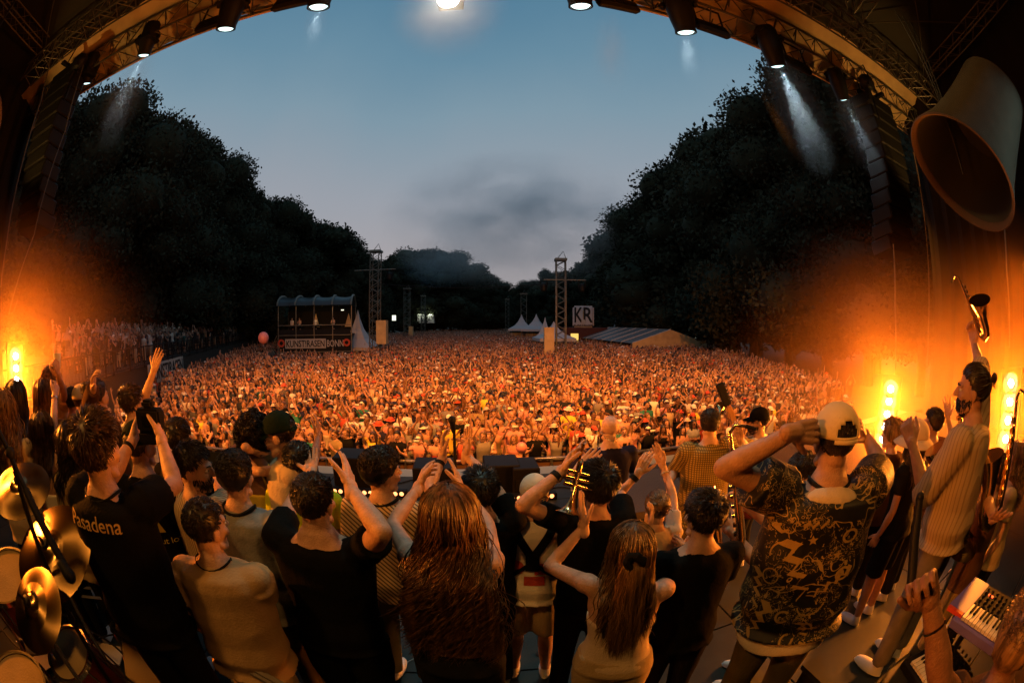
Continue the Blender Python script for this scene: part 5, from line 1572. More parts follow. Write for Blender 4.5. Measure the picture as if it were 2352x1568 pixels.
for (a, b, rr) in ((-.10, -.10, .10), (.10, -.10, .10), (-.11, .12, .13), (.11, .12, .13), (0, 0, .12)): g.ell(bc + sd * a + d * b, (rr, rr, rr), nu=16, nv=10)
V, F = g.remesh(.014, 3); V = V - np.outer((V - np.array(bc)) @ np.array(nn) * .80, np.array(nn)); link('guitar_body', mesh_np('gb', V, F), M('guitar_red'), t, smooth=True)
g = G()
for k in range(6): g.tube([d * .0 + nn * -.014 + sd * (.007 * (k - 2.5)), bc + nn * -.035 + sd * (.009 * (k - 2.5))], .0012, 4)
o = g.build('guitar_strings', [M('chrome')], t); o['kind'] = 'stuff'
# saxophones
def sax(base, up, face_, k, label, big=1.0):
    up = Vector(up).normalized(); fx = Vector(face_); fx = (fx - up * fx.dot(up)).normalized()
    P = lambda a, b, c=0: fx * (a * k) + up * (b * k) + up.cross(fx) * (c * k)
    t = thing('saxophone', label, 'saxophone', base)
    g = G(); g.tube([P(-.10, .66), P(-.04, .68), P(0, .64), P(.0, .55), P(0, .3), P(.0, .02), P(.02, -.06), P(.07, -.10), P(.13, -.07), P(.155, .0), P(.165, .12), P(.185, .24), P(.22, .32)],
           [.008 * k, .010 * k, .012 * k, .014 * k, .022 * k, .032 * k, .036 * k, .038 * k, .041 * k, .045 * k, .052 * k, .070 * k * big, .105 * k * big], 20); g.build('horn', [M('brass')], t, True)
    g = G(); g.tube([P(-.16, .63), P(-.10, .66)], [.010 * k, .013 * k], 8); g.build('mouthpiece', [M('black_rubber')], t, True)
    for i in range(9):
        b = .05 + i * .058; g = G(); g.tube([P(.030 - .001 * i, b, .012), P(.042, b, .014)], [.019 * k, .017 * k], 12); g.build('key', [M('brass')], t, True)
    for s in (-1, 1):
        g = G(); g.tube([P(.02, .02, .03 * s), P(.012, .56, .022 * s)], .004 * k, 5); g.build('key_rod', [M('chrome')], t, True)
    return t
J = PEOPLE['sax_man']['J']['R'][2]; sp = J + Vector((0, 0, .06))
sax(at(2248, 760, (J - Vector((0, 0, CZ))).length * .98), (-.45, .35, 1), (-.2, -.9, 0), .52, 'shiny brass saxophone lifted high above the striped shirt', 1.5)
sax(at(1702, 1240, 2.2), (-.15, .3, 1), (-.6, .4, 0), .85, 'brass saxophone standing between the dark haired person and the squiggle shirt')
sax(at(2190, 1120, 3.2), (-.1, .1, 1), (-.5, .5, 0), .9, 'saxophone glinting in front of the person right of the bucket hat')
sax(at(2292, 1170, 2.7), (.1, .1, 1), (-.6, .3, 0), .9, 'saxophone hanging at the rust brown top near the right edge')
# tablet and phones
i_ = PEOPLE['striped_beard']; p = i_['J']['R'][2] + Vector((-.02, .08, .06))
t = thing('tablet', 'dark tablet in the hand of the bearded person in stripes', 'tablet', p)
g = G(); g.box((0, 0, 0), (.20, .012, .15), Matrix.Rotation(R(30), 3, 'Z') @ Matrix.Rotation(R(-30), 3, 'X')); bev(g.build('tablet_case', [M('black_rubber')], t), .004)
i_ = PEOPLE['phone_man']; p = at(1800, 1082, 2.2)
t = thing('phone', 'black phone with reflecting screen in front of the pale collar', 'phone', p)
q = Matrix.Rotation(R(-50), 3, 'Z') @ Matrix.Rotation(R(60), 3, 'X')
g = G(); g.box((0, 0, 0), (.10, .012, .20), q); bev(g.build('phone_body', [M('black_rubber')], t), .004)
g = G(); g.box(q @ Vector((0, -.008, 0)), (.09, .003, .185), q); g.build('screen', [M('eye_dark')], t)
i_ = PEOPLE['tan_man']; p = i_['J']['R'][2] + Vector((-.06, .05, .05))
t = thing('camera', 'small black camera held low by the person in the tan t-shirt', 'camera', p)
g = G(); g.box((0, 0, 0), (.14, .07, .09)); bev(g.build('camera_body', [M('black_rubber')], t), .01)
g = G(); g.lathe([(.01, 0), (.034, 0), (.034, .07), (.02, .07)], 16, Matrix.Rotation(R(-90), 4, 'X')); g.build('camera_lens', [M('black_metal')], t, True)
# drumstick
i_ = PEOPLE['stick']; wv_ = i_['J']['L'][2]; tt = (wv_ - Vector((0, 0, CZ))).length
t = thing('drumstick', 'black drumstick upright in the fist at the lower right', 'drumstick', at(2092, 1310, tt * .99))
g = G(); g.tube([at(2092, 1345, tt) - t.location, at(2100, 1240, tt) - t.location, at(2112, 1148, tt) - t.location], [.011, .012, .009], 12); g.ell(at(2113, 1143, tt) - t.location, (.010, .010, .014)); g.build('shaft', [M('black_metal')], t, True)
# pale cup
p = PEOPLE['phones']['J']['R'][2] + Vector((0, 0, .12))
t = thing('cup', 'crumpled pale cup held high at the left wing', 'cup', p)
g = G(); g.lathe([(.03, -.06), (.045, .06), (.042, .06), (.028, -.055)], 14); g.build('cup_wall', [M('white_paint')], t, True)

# ---------------------------------------------------------------- drum kit at the left
def cymbal(px, py, t_, rad, tilt, label, floor_z=0.0, stand=True):
    c = at(px, py, t_)
    rt = thing('cymbal', label, 'cymbal', c)
    Mx = Matrix.Rotation(R(tilt[0]), 4, 'X') @ Matrix.Rotation(R(tilt[1]), 4, 'Y')
    prof = [(.012, .030), (.035, .028), (.055, .014), (rad * .35, .006), (rad * .7, -.004), (rad, -.018), (rad, -.020), (rad * .7, -.006), (.055, .011), (.012, .027)]
    g = G(); g.lathe(prof, 64, Mx); g.build('plate', [M('cymbal_plate')], rt, True)
    g = G(); g.lathe([(.02, .03), (.022, .045), (.008, .05), (.006, .08)], 12, Mx); g.build('wing_nut', [M('black_metal')], rt, True)
    if stand:
        g = G(); g.tube([(0, 0, .01), (.02, .0, -.25), (.02, 0, floor_z - c.z + .35)], .012, 8); g.build('stand', [M('chrome')], rt, True)
        for k in range(3):
            a = k * 2.09 + .4; g = G(); g.tube([(.02, 0, floor_z - c.z + .5), (.02 + .32 * math.cos(a), .32 * math.sin(a), floor_z - c.z + .02)], .010, 6); g.build('leg', [M('chrome')], rt, True)
    return rt
m = mat('cymbal_plate', (.34, .22, .085), .24, 1); MB['cymbal_plate'] = m
t_ = m.node_tree; b_ = t_.nodes['Principled BSDF']; b_.inputs['Anisotropic'].default_value = .85
tg = t_.nodes.new('ShaderNodeTangent'); tg.direction_type = 'RADIAL'; tg.axis = 'Z'; t_.links.new(tg.outputs[0], b_.inputs['Tangent'])
cymbal(113, 1262, 1.95, .255, (26, 6), 'large bright brass cymbal nearest the black microphone boom')
cymbal(44, 1116, 2.35, .21, (14, 14), 'brass cymbal at the left edge above the largest cymbal')
cymbal(76, 1392, 1.75, .175, (32, 4), 'small dull cymbal below the largest cymbal')
def drum(px, py, t_, rad, h_, label, tilt=(0, 0)):
    c = at(px, py, t_)
    rt = thing('drum', label, 'drum', c)
    Mx = Matrix.Rotation(R(tilt[0]), 4, 'X') @ Matrix.Rotation(R(tilt[1]), 4, 'Y')
    g = G(); g.lathe([(rad, 0), (rad, -h_), (rad * .98, -h_), (rad * .98, 0)], 40, Mx); g.build('shell', [M('guitar_red')], rt, True)
    g = G(); g.lathe([(rad * .985, .004), (.001, .006)], 40, Mx); g.build('drum_head', [M('khaki_cloth')], rt, True)
    g = G(); g.lathe([(rad, -.012), (rad + .012, -.012), (rad + .012, .014), (rad, .014)], 40, Mx, close=True); g.build('hoop', [M('chrome')], rt, True)
    for k in range(8):
        a = k * math.pi / 4; g = G(); g.tube([Mx @ Vector(((rad + .014) * math.cos(a), (rad + .014) * math.sin(a), .0)), Mx @ Vector(((rad + .014) * math.cos(a), (rad + .014) * math.sin(a), -h_))], .006, 5); g.build('lug', [M('chrome')], rt, True)
    for k in range(3):
        a = k * 2.09; g = G(); g.tube([(rad * .9 * math.cos(a), rad * .9 * math.sin(a), -h_ * .8), (rad * 1.1 * math.cos(a), rad * 1.1 * math.sin(a), -c.z + .01)], .010, 6); g.build('leg', [M('chrome')], rt, True)
drum(14, 1322, 2.2, .17, .22, 'drum with pale skin peeking out under the largest cymbal', (10, 8))
drum(158, 1500, 2.2, .15, .30, 'low drum with cream skin among the black hardware', (18, 0))
drum(40, 1590, 1.9, .20, .35, 'drum with orange lit skin in the lower left corner', (10, 0))
# boom microphone stand crossing the cymbals
t = thing('boom_stand', 'black microphone boom reaching diagonally across the cymbals', 'microphone stand', at(-30, 930, 1.75))
q = [at(-30, 930, 1.75), at(15, 1025, 1.72), at(60, 1125, 1.68), at(100, 1215, 1.62), at(146, 1300, 1.58)]
g = G(); g.tube([p - t.location for p in q], .011, 10); g.build('boom', [M('black_metal')], t, True)
g = G(); g.tube([at(60, 1125, 1.66) - t.location, at(150, 1300, 1.56) - t.location], .017, 12); g.ell(at(24, 1040, 1.70) - t.location, (.022, .022, .022)); g.build('boom_sleeve', [M('black_rubber')], t, True)
g = G(); c = at(28, 1045, 1.72) - t.location; g.tube([c, Vector((c.x + .02, c.y - .02, -t.location.z))], .012, 8); g.build('pole', [M('black_metal')], t, True)
g = G(); g.cap(at(143, 1296, 1.56) - t.location, at(160, 1322, 1.54) - t.location, .022, .026); g.build('microphone', [M('black_rubber')], t, True)
# music gear, papers, cables on the floor at the lower left
def gear(px, py, z, dims, m, label, name, rz=0, cat=None, tilt=0):
    p = atz(px, py, z)
    t = thing(name, label, cat or name.replace('_', ' '), p, rz, rot=(tilt, 0, rz))
    g = G(); g.box((0, 0, 0), dims); bev(g.build('case', [M(m)], t), min(dims) * .12)
    return t
MB['grey_dark'] = mat('grey_dark', (.03, .028, .022), .5, bump=.1)
t = gear(90, 1180, .55, (.75, .55, .55), 'grey_dark', 'dark flight case behind the largest cymbal', 'flight_case', .5)
t = gear(330, 1470, .62, (1.0, .30, .09), 'grey_dark', 'dark synthesizer lettered novation on its back, below the gold lettered t-shirt', 'synthesizer', -.75, 'synthesizer')
me = text_mesh('novation', .07); o = link('lettering', me, M('grey_cloth'), t); o.location = (0.05, -.0, .047)
for k in range(10):
    g = G(); g.lathe([(.010, 0), (.009, .014), (.001, .015)], 10); o = g.build('knob', [M('black_rubber')], t, True); o.location = (-.42 + .085 * k, .08, .046)
g = G()
for k in range(2):
    q = gear(*((190, 1348) if k == 0 else (222, 1372)), .55, (.20 + .1 * k, .03, .006), 'silver_paper', ('short', 'long')[k] + ' pale strip of tape on the dark gear beside the cymbals', 'tape_strip', .62, 'tape')
MB['red_plastic'] = mat('red_plastic', (.65, .05, .02), .35)
gear(218, 1525, .25, (.34, .06, .04), 'red_plastic', 'red glossy bar lying diagonally among the drum hardware', 'red_bar', -.75, 'pedal')
for k, (px, py, l) in enumerate(((250, 1500, 'pale cardboard sheet behind the red bar'), (95, 1520, 'pale sheet of paper among the drum hardware'), (200, 1550, 'pale sheet of paper under the red bar'))):
    gear(px, py, .06, (.28, .22, .008), 'cream_cloth', l, 'sheet', .5 + k, 'paper')
# crumpled cloth
p = atz(325, 1528, .16); g = G(); g.ell(p, (.16, .12, .10)); g.ell(p + Vector((.08, .05, .02)), (.1, .08, .07)); g.ell(p + Vector((-.08, 0, .05)), (.08, .07, .09))
V, F = g.remesh(.010, 2); V = V + normals_of(V, F) * fold(V, .05, 22, 4, (1, 1, 1))[:, None]
o = link('towel', mesh_np('towel', V, F), M('white_cloth'), smooth=True); tag(o, 'crumpled white towel in a bag on the floor at the lower left', 'towel')
rr = random.Random(4)
for k, (px, py, z, l) in enumerate(((40, 1470, .9, 'tall chrome drum hardware stand at the left edge'), (110, 1440, .8, 'chrome drum hardware stand under the small cymbal'), (170, 1530, .5, 'short chrome clamp stand beside the red bar'), (250, 1430, .6, 'chrome stand with a small clamp near the tape strips'), (300, 1560, .4, 'low chrome stand in front of the white towel'))):
    p = atz(px, py, z); t = thing('hardware_stand', l, 'drum hardware', (p.x, p.y, 0))
    g = G(); g.tube([(0, 0, .3), (0, 0, z)], .012, 8); g.build('pole', [M('chrome')], t, True)
    g = G(); g.cap((0, 0, z - .06), (.03, .02, z), .022, .018); g.ell((.05, 0, z - .03), (.018, .010, .022)); g.build('clamp', [M('black_metal')], t, True)
    for q in range(3):
        a = q * 2.09 + k; g = G(); g.tube([(0, 0, .42), (.26 * math.cos(a), .26 * math.sin(a), .01)], .009, 6); g.build('leg', [M('chrome')], t, True)
for k, pts in enumerate((((60, 1350), (160, 1420), (260, 1480), (330, 1560)), ((120, 1560), (220, 1470), (300, 1460), (420, 1520)), ((0, 1440), (60, 1500), (140, 1500), (250, 1560)))):
    cable([atz(x, y, .45 - .1 * k + .03 * math.sin(x)) for x, y in pts], ('black cable drooping from the small cymbal to the towel', 'black cable drooping over the red bar', 'black cable at the lower left corner among the stands')[k])
p = atz(610, 1556, .9); t = thing('stand_rail', 'grey rail end at the bottom edge beside the beige shorts', 'rail', p, -.2)
g = G(); g.box((0, 0, 0), (.26, .05, .05)); bev(g.build('bar', [M('grey_cloth')], t), .015, 2); g = G(); g.tube([(0, 0, 0), (0, 0, -.9)], .02, 8); g.build('leg', [M('black_metal')], t)

# ---------------------------------------------------------------- keyboards at the lower right
MB['violet'] = mat('violet', (.16, .13, .42), .4); MB['red_label'] = mat('red_label', (.65, .06, .02), .5); MB['ivory'] = mat('ivory', (.72, .66, .52), .3)
MB['led'] = mat('led', (1, .1, .02), .4, emit=(1, .08, .02), es=3)
def keyboard(corner, ux, uy, n, label, m='violet', pd=.20, kw_=.0235, kl=.125):
    """corner: near left corner of the keys; ux along the keys, uy across"""
    ux = Vector(ux).normalized(); uy = Vector(uy); uy = (uy - ux * uy.dot(ux)).normalized(); uz = ux.cross(uy)
    Mx = Matrix((ux, uy, uz)).transposed(); L = n * kw_
    t = thing('keyboard', label, 'keyboard', corner)
    g = G(); g.box(ux * (L / 2) + uy * ((kl + pd) / 2) - uz * .035, (L + .09, kl + pd + .03, .05), Mx); bev(g.build('case', [M(m)], t), .008)
    g = G(); g.box(ux * (L / 2) + uy * (kl + pd / 2 + .008) - uz * .004, (L + .02, pd - .02, .02), Mx); pn_ = g.build('control_panel', [M('black_rubber')], t)
    for i in range(n):
        g = G(); g.box(ux * (kw_ * (i + .5)) + uy * (kl / 2), (kw_ - .002, kl, .018), Mx); bev(g.build('white_key', [M('ivory')], t), .0015)
        if i % 7 in (0, 1, 3, 4, 5) and i < n - 1:
            g = G(); g.box(ux * (kw_ * (i + 1)) + uy * (kl * .68) + uz * .013, (kw_ * .52, kl * .62, .012), Mx); bev(g.build('black_key', [M('black_rubber')], t), .002)
    for r_ in range(4):
        for c_ in range(int(L / .035)):
            g = G(); p = ux * (.02 + .035 * c_) + uy * (kl + .04 + .038 * r_) + uz * .006
            g.lathe([(.008, 0), (.007, .014), (.001, .015)], 8, Matrix.Translation(p) @ Mx.to_4x4()); g.build('knob', [M('black_metal')], pn_, True)
    g = G(); g.box(ux * (L * .14) + uy * (kl + pd * .62) + uz * .008, (.035, .012, .004), Mx); g.build('display', [M('led')], pn_)
    g = G()
    for s in (.1, .9):
        g.tube([ux * (L * s) - uz * .05 + uy * .1, Vector(((ux * L * s).x + .1, (ux * L * s).y, -corner.z))], .018, 6)
    g.build('stand', [M('black_metal')], t)
    return t, Mx, ux, uy, uz, L
kz = .78
c0 = at(2208, 1418, 2.0); kz = c0.z
c1 = atz(2300, 1480, kz)
t, Mx, ux, uy, uz, L = keyboard(c0, c1 - c0, Vector((.5, 1, 0)) if False else (atz(2250, 1345, kz) - c0), 17, 'violet synthesizer keyboard with knobs and a red label at the lower right', kw_=.024)
g = G(); g.box(ux * -.055 + uy * .06 - uz * .004, (.10, .10, .02), Mx); g.build('red_label', [M('red_label')], t)
g = G(); g.box(ux * -.055 + uy * .18 - uz * .008, (.11, .30, .03), Mx); g.build('end_cheek', [M('violet')], t)
c0 = at(2092, 1520, 2.0); c1 = atz(2140, 1590, c0.z)
keyboard(c0, c1 - c0, atz(2130, 1480, c0.z) - c0, 10, 'second keyboard with ivory keys at the bottom edge near the forearm', m='black_metal', pd=.14)
# steel bowl shaped cymbal near the jeans, shoes come with the people
cymbal(2212, 1243, 2.6, .13, (20, -10), 'small silver cymbal beside the jeans at the right')
# dots on the deck
for px, py, l, m_ in ((1240, 1500, 'tiny dark gaffer mark on the pale deck between the women', 'black_rubber'), (2140, 1690, '', 'violet')):
    if l:
        p = atz(px, py, .006); g = G(); g.lathe([(.03, 0), (.029, .003), (.001, .003)], 12); o = g.build('floor_mark', [M(m_)], None, True, p); tag(o, l, 'floor mark')


# ---------------------------------------------------------------- audience
def crowd_mats():
    pass
for nm_, c_ in (('face_light', (.46, .25, .155)), ('face_tan', (.36, .185, .105)), ('face_brown', (.17, .08, .042))): MB[nm_] = mat(nm_, c_, .55, spec=.25)
SK = ['face_light', 'face_tan', 'face_light', 'face_tan', 'face_brown']
MB['teal_cloth'] = mat('teal_cloth', (.02, .16, .11), .85); MB['redish_cloth'] = mat('redish_cloth', (.50, .07, .03), .85); MB['pinkish_cloth'] = mat('pinkish_cloth', (.55, .22, .18), .85)
MB['balloon_pink'] = mat('balloon_pink', (.75, .25, .22), .35); MB['glass_dark'] = mat('glass_dark', (.006, .006, .006), .15)


def figure(pose, fem, hairk, top_, acc=None, seed=0, vox=.024):
    """one whole member of the audience, facing -y, feet at the origin; slots: skin, shirt, hair, trousers, dark, extra"""
    r = random.Random(seed)
    T = TORSO_F if fem else TORSO_M
    g = G(); W = lambda p: Vector((-p.x, -p.y, p.z))
    w_ = r.uniform(.94, 1.1)
    sxx = (.155 if fem else .182) * w_
    sh = 1
    tor = [(z, rx * w_ + .012, ry + .012, yo) for z, rx, ry, yo in T]
    if top_ == 'tank':
        g.rings([q for q in tor if q[0] < 1.40], W, m=1); g.rings([q for q in tor if q[0] > 1.30], W, m=0)
    elif top_ == 'crop':
        g.rings([q for q in tor if q[0] < 1.25], W, m=0); g.rings([q for q in tor if 1.2 < q[0] < 1.45], W, m=1); g.rings([q for q in tor if q[0] > 1.40], W, m=0)
    elif top_ == 'bare': g.rings(tor, W, m=0)
    else: g.rings([(z, rx + .008, ry + .008, yo) for z, rx, ry, yo in tor if z < 1.53], W, m=1)
    P = {  # elbow dir, wrist dir, hand kind, finger dir (wearer's frame, right side; x is mirrored for the left)
        'clap_high': ((.35, .45, .95), (-.62, .15, .95), 'flat', (-.35, .1, 1)), 'clap_head': ((.75, .5, .25), (-.75, .1, .85), 'flat', (-.5, .1, .9)),
        'clap_chest': ((.30, .35, -.9), (-.45, .75, .65), 'flat', (-.2, .4, .9)), 'arms_v': ((.45, .2, .95), (.15, .1, 1), 'open', (.05, 0, 1)), 'one_up': ((.2, .25, 1), (.05, .05, 1), 'open', (0, 0, 1)),
        'mouth': ((.35, .55, -.55), (-.45, .35, .8), 'flat', (-.2, .1, 1)), 'down': ((.2, .0, -1), (-.1, .3, -1), 'flat', (0, .2, -1)), 'phone': ((.25, .75, -.1), (-.25, .45, .85), 'grip', (-.3, .1, .9)),
        'folded': ((.25, .2, -.95), (-.9, .5, .15), 'flat', (-1, .1, .1)), 'wave': ((.8, .3, .3), (.25, .1, 1), 'open', (.2, 0, 1)), 'head': ((.8, .35, .45), (-.8, -.1, .5), 'flat', (-1, -.2, .3)), 'point': ((.3, .8, .45), (.1, .8, .6), 'fist', (0, .7, .7))}
    hands = []
    for s in (-1, 1):
        pz = pose
        if pose in ('one_up', 'wave', 'point') and s < 0: pz = r.choice(['down', 'folded', 'clap_chest'])
        e, f, hk, fd = P[pz]
        j = lambda v: Vector((v[0] * s + r.uniform(-.06, .06), v[1] + r.uniform(-.06, .06), v[2] + r.uniform(-.06, .06)))
        S = W(Vector((s * sxx, -.008, 1.45 + (.03 if e[2] > 0 else 0)))); E = S + W(j(e)).normalized() * .285; Wr = E + W(j(f)).normalized() * .25
        a = .84 if fem else 1
        sm_ = 1 if top_ == 'tee' else 0
        g.cap(W(Vector((s * sxx * .5, -.01, 1.41))), S, .066, .060, m=0 if top_ in ('tank', 'bare', 'crop') else 1)
        g.cap(S, S + (E - S) * .55, .060 * a, .056 * a, m=sm_); g.cap(S + (E - S) * .5, E, .047 * a, .042 * a, m=0)
        g.cap(E, Wr, .043 * a, .028 * a, m=0)
        hands.append(place_hand('flat' if hk == 'fist' else hk, Wr, W(j(fd)), W(Vector((-s, .3, 0))) if pz != 'open' else W(Vector((0, 1, 0))), -s * -1, 1.08, {k: v for k, v in HAND_LO.items()}))
    for s in (-1, 1):
        hp, kn, an = W(Vector((s * .09, 0, .9))), W(Vector((s * .10, .01, .5))), W(Vector((s * .11, -.02, .07)))
        g.cap(hp, kn, .10, .075, m=3); g.cap(kn, an, .066 if not fem else .055, .045, m=3 if r.random() < .5 else 0); g.cap(an, an + W(Vector((0, .14, -.03))), .045, .035, m=4)
    g.cap(W(Vector((0, -.014, 1.48))), W(Vector((0, 0, 1.63))), .060, .056, m=0)
    V, F = g.remesh(vox, 2, .4)
    kd = kdtree.KDTree(len(g.v))
    for i, v in enumerate(g.v): kd.insert(v, i)
    kd.balance()
    C = V[F].mean(1); mi = [g.vm[kd.find(c)[1]] for c in C]
    VV = [V]; FF = [F]; MI = list(mi); n = len(V)
    def put(v, f, m_):
        nonlocal n
        f = np.asarray(f)
        if f.shape[1] == 3: f = np.hstack([f, f[:, 2:3]])
        VV.append(np.asarray(v)); FF.append(f + n); MI.extend([m_] * len(f) if isinstance(m_, int) else m_); n += len(v)
    Rh = Matrix.Rotation(math.pi + r.uniform(-.45, .45), 3, 'Z') @ Matrix.Rotation(r.uniform(-.05, .22), 3, 'X') @ Matrix.Rotation(r.uniform(-.15, .15), 3, 'Y')
    O = Vector((0, 0, 1.66))
    hv, hf = HEAD_LO[fem]
    hc = hv[hf].mean(1)
    put(xf(hv, Rh, O), hf, [2 if (c[2] > hairline(c) + .004 and hairk != 'bald') else 0 for c in hc])
    for h in hands: put(h[0], h[1], 0)
    def blob(gg, m_):
        v = np.array(gg.v); put(xf(v, Rh, O), [tuple(q) for q in gg.f if len(q) == 4], m_)
    if acc != 'sunglasses':
        e = G()
        for s in (-1, 1): e.ell((s * .030, .085, .010), (.011, .006, .005), nu=8, nv=5)
        blob(e, 4)
    else:
        e = G()
        for s in (-1, 1): e.ell((s * .032, .088, .010), (.027, .010, .019), nu=10, nv=6)
        e.box((0, .095, .014), (.07, .006, .008)); blob(e, 4)
    e = G()
    for s in (-1, 1): e.tube([(s * .014, .097, .033), (s * .046, .083, .036)], .0032, 5)
    e.ell((0, .098, -.051), (.021, .007, .012 if seed % 3 == 0 else .006), nu=8, nv=5)
    blob(e, 4 if seed % 3 == 0 else 2)
    if hairk == 'bald': pass
    else:
        h = G()
        base = hair_base(.016 if hairk != 'curly' else .035, -.055, .003, seed, 24, 16)
        put(xf(base[0], Rh, O), base[1], 2)
        if hairk == 'long':
            for s in (-1, 1): h.tube([(s * .070, .00, .06), (s * .088, .005, -.03), (s * .092, .02, -.14), (s * .085, .03, -.27)], [.030, .032, .034, .015], 8, flat=.7)
            h.ell((0, -.05, -.06), (.085, .05, .13))
        if hairk == 'bun': h.ell((0, -.04, .165), (.035, .035, .03))
        if hairk == 'beard': h.ell((0, .048, -.075), (.048, .048, .038))
        if h.v: blob(h, 2)
    if acc == 'cap':
        h = G(); h.ell((0, -.012, .070), (.089, .108, .080)); 
        c = G(); c.ell((0, .11, .058), (.068, .058, .008)); blob(h, 5); blob(c, 5)
    if acc == 'bucket':
        h = G(); h.ell((0, -.012, .078), (.088, .106, .075)); h.ell((0, 0, .055), (.145, .160, .012)); blob(h, 5)
    if pose == 'phone':
        h = G(); h.box((0, .36, .10), (.15, .01, .075)); v = np.array(h.v); v = np.array([tuple(W(Vector((p[0], p[1], p[2] + 1.62)))) for p in v]); put(v, [q for q in h.f], 5)
    # drop degenerate quads from triangles
    me = bpy.data.meshes.new('person'); me.from_pydata(np.vstack(VV).tolist(), [], [tuple(dict.fromkeys(q)) for q in np.vstack(FF).tolist()])
    me.validate(); 
    k = min(len(me.polygons), len(MI)); a = np.zeros(len(me.polygons), dtype=np.int32); a[:k] = MI[:k]
    me.polygons.foreach_set('material_index', a); me.polygons.foreach_set('use_smooth', [True] * len(me.polygons))
    return me


POSES = ['clap_high', 'clap_chest', 'down', 'mouth', 'clap_chest', 'one_up', 'phone', 'folded', 'down', 'clap_head', 'clap_chest', 'down', 'folded', 'clap_high', 'mouth', 'clap_chest', 'arms_v', 'down', 'head', 'folded']
PTXT = {'clap_high': 'clapping high overhead', 'clap_chest': 'clapping at the chest', 'clap_head': 'hands joined above the head', 'mouth': 'hands cupped at the mouth', 'arms_v': 'both arms flung up', 'one_up': 'one arm straight up', 'phone': 'filming with a pale phone',
        'folded': 'arms folded', 'down': 'arms hanging', 'wave': 'waving', 'point': 'pointing forward', 'head': 'hands behind the head'}
VARS = []
hk_ = ['short', 'long', 'short', 'long', 'beard', 'long', 'curly', 'bun', 'short', 'long', 'bald', 'short']
for i in range(30):
    pose = POSES[i % len(POSES)]
    hk = hk_[(i * 5 + i // 12) % 12]
    fem = hk in ('long', 'bun')
    top_ = ['tee', 'tank', 'tee', 'crop' if fem else 'tee', 'tee', 'bare' if (not fem and i % 9 == 0) else 'tank'][(i * 7) % 6]
    acc = [None, None, 'cap', None, 'sunglasses', None, None, 'bucket'][(i * 3) % 8]
    if acc in ('cap', 'bucket') and hk == 'bun': hk = 'long'
    VARS.append((figure(pose, fem, hk, top_, acc, i + 11), pose, fem, hk, top_, acc))
HTXT = {'short': '{} short hair', 'long': 'long {} hair', 'beard': '{} hair and beard', 'curly': 'curly {} hair', 'bun': '{} hair in a top bun', 'bald': 'a shaved head'}
SHIRTS = [('white_cloth', 'white'), ('black_cloth', 'black'), ('white_cloth', 'white'), ('black_cloth', 'black'), ('cream_cloth', 'cream'), ('charcoal_cloth', 'charcoal'), ('beige_cloth', 'beige'), ('grey_cloth', 'grey'), ('redish_cloth', 'red'), ('teal_cloth', 'teal'), ('navy_cloth', 'navy'), ('yellow_cloth', 'yellow'), ('pinkish_cloth', 'pink'), ('khaki_cloth', 'khaki'), ('denim_cloth', 'denim')]
HAIRS = [('hair_dark', 'dark'), ('hair_brown', 'brown'), ('hair_black', 'black'), ('hair_blond', 'fair'), ('hair_auburn', 'auburn')]
ACCM = ['white_cloth', 'black_cloth', 'cream_cloth', 'charcoal_cloth', 'redish_cloth']
ACCN = ['white', 'black', 'cream', 'charcoal', 'red']
for me, *_ in VARS:
    for m_ in ('skin_light', 'white_cloth', 'hair_dark', 'darkpants_cloth', 'eye_dark', 'white_cloth'): me.materials.append(M(m_))
# positions: jittered rows behind the barrier; nearest 300 in view are people of their own
LM = [(420, 'behind the cropped yellow line t-shirt'), (600, 'behind the hugging pair'), (700, 'behind the yellow vest'), (800, 'above the left loudspeaker'), (900, 'above the curly hair'), (1010, 'behind the raised wristband'), (1100, 'right of the microphone stand'), (1200, 'near the pink balloon'),
      (1300, 'behind the raised trumpet'), (1400, 'behind the shaved head in navy'), (1510, 'behind the hands of the blond bun'), (1620, 'behind the olive checked shirt'), (1740, 'behind the guitarist'), (1870, 'left of the cream cap')]
cr = random.Random(21)
pts = []
y = YB + .45; row = 0
while y < 15.5:
    x = -14.0 + cr.uniform(0, .5)
    while x < 14:
        pts.append((x + cr.uniform(-.12, .12), y + cr.uniform(-.16, .16), row)); x += cr.uniform(.50, .62)
    y += .52; row += 1
cand = []
for x, yy, row in pts:
    p = st(x, yy); px, py = proj((p.x, p.y, GZ + 1.72))
    if 250 < px < 1900: cand.append((Vector((p.x, p.y, 0)).length, p, row, px))
cand.sort(key=lambda q: q[0])
ROWN = ['in the first row at the barrier', 'in the second row', 'in the third row', 'in the fourth row', 'in the fifth row', 'in the sixth row', 'in the seventh row', 'in the eighth row', 'in the ninth row', 'in the tenth row', 'in the eleventh row', 'in the twelfth row']
used = set(); n_ind = 0
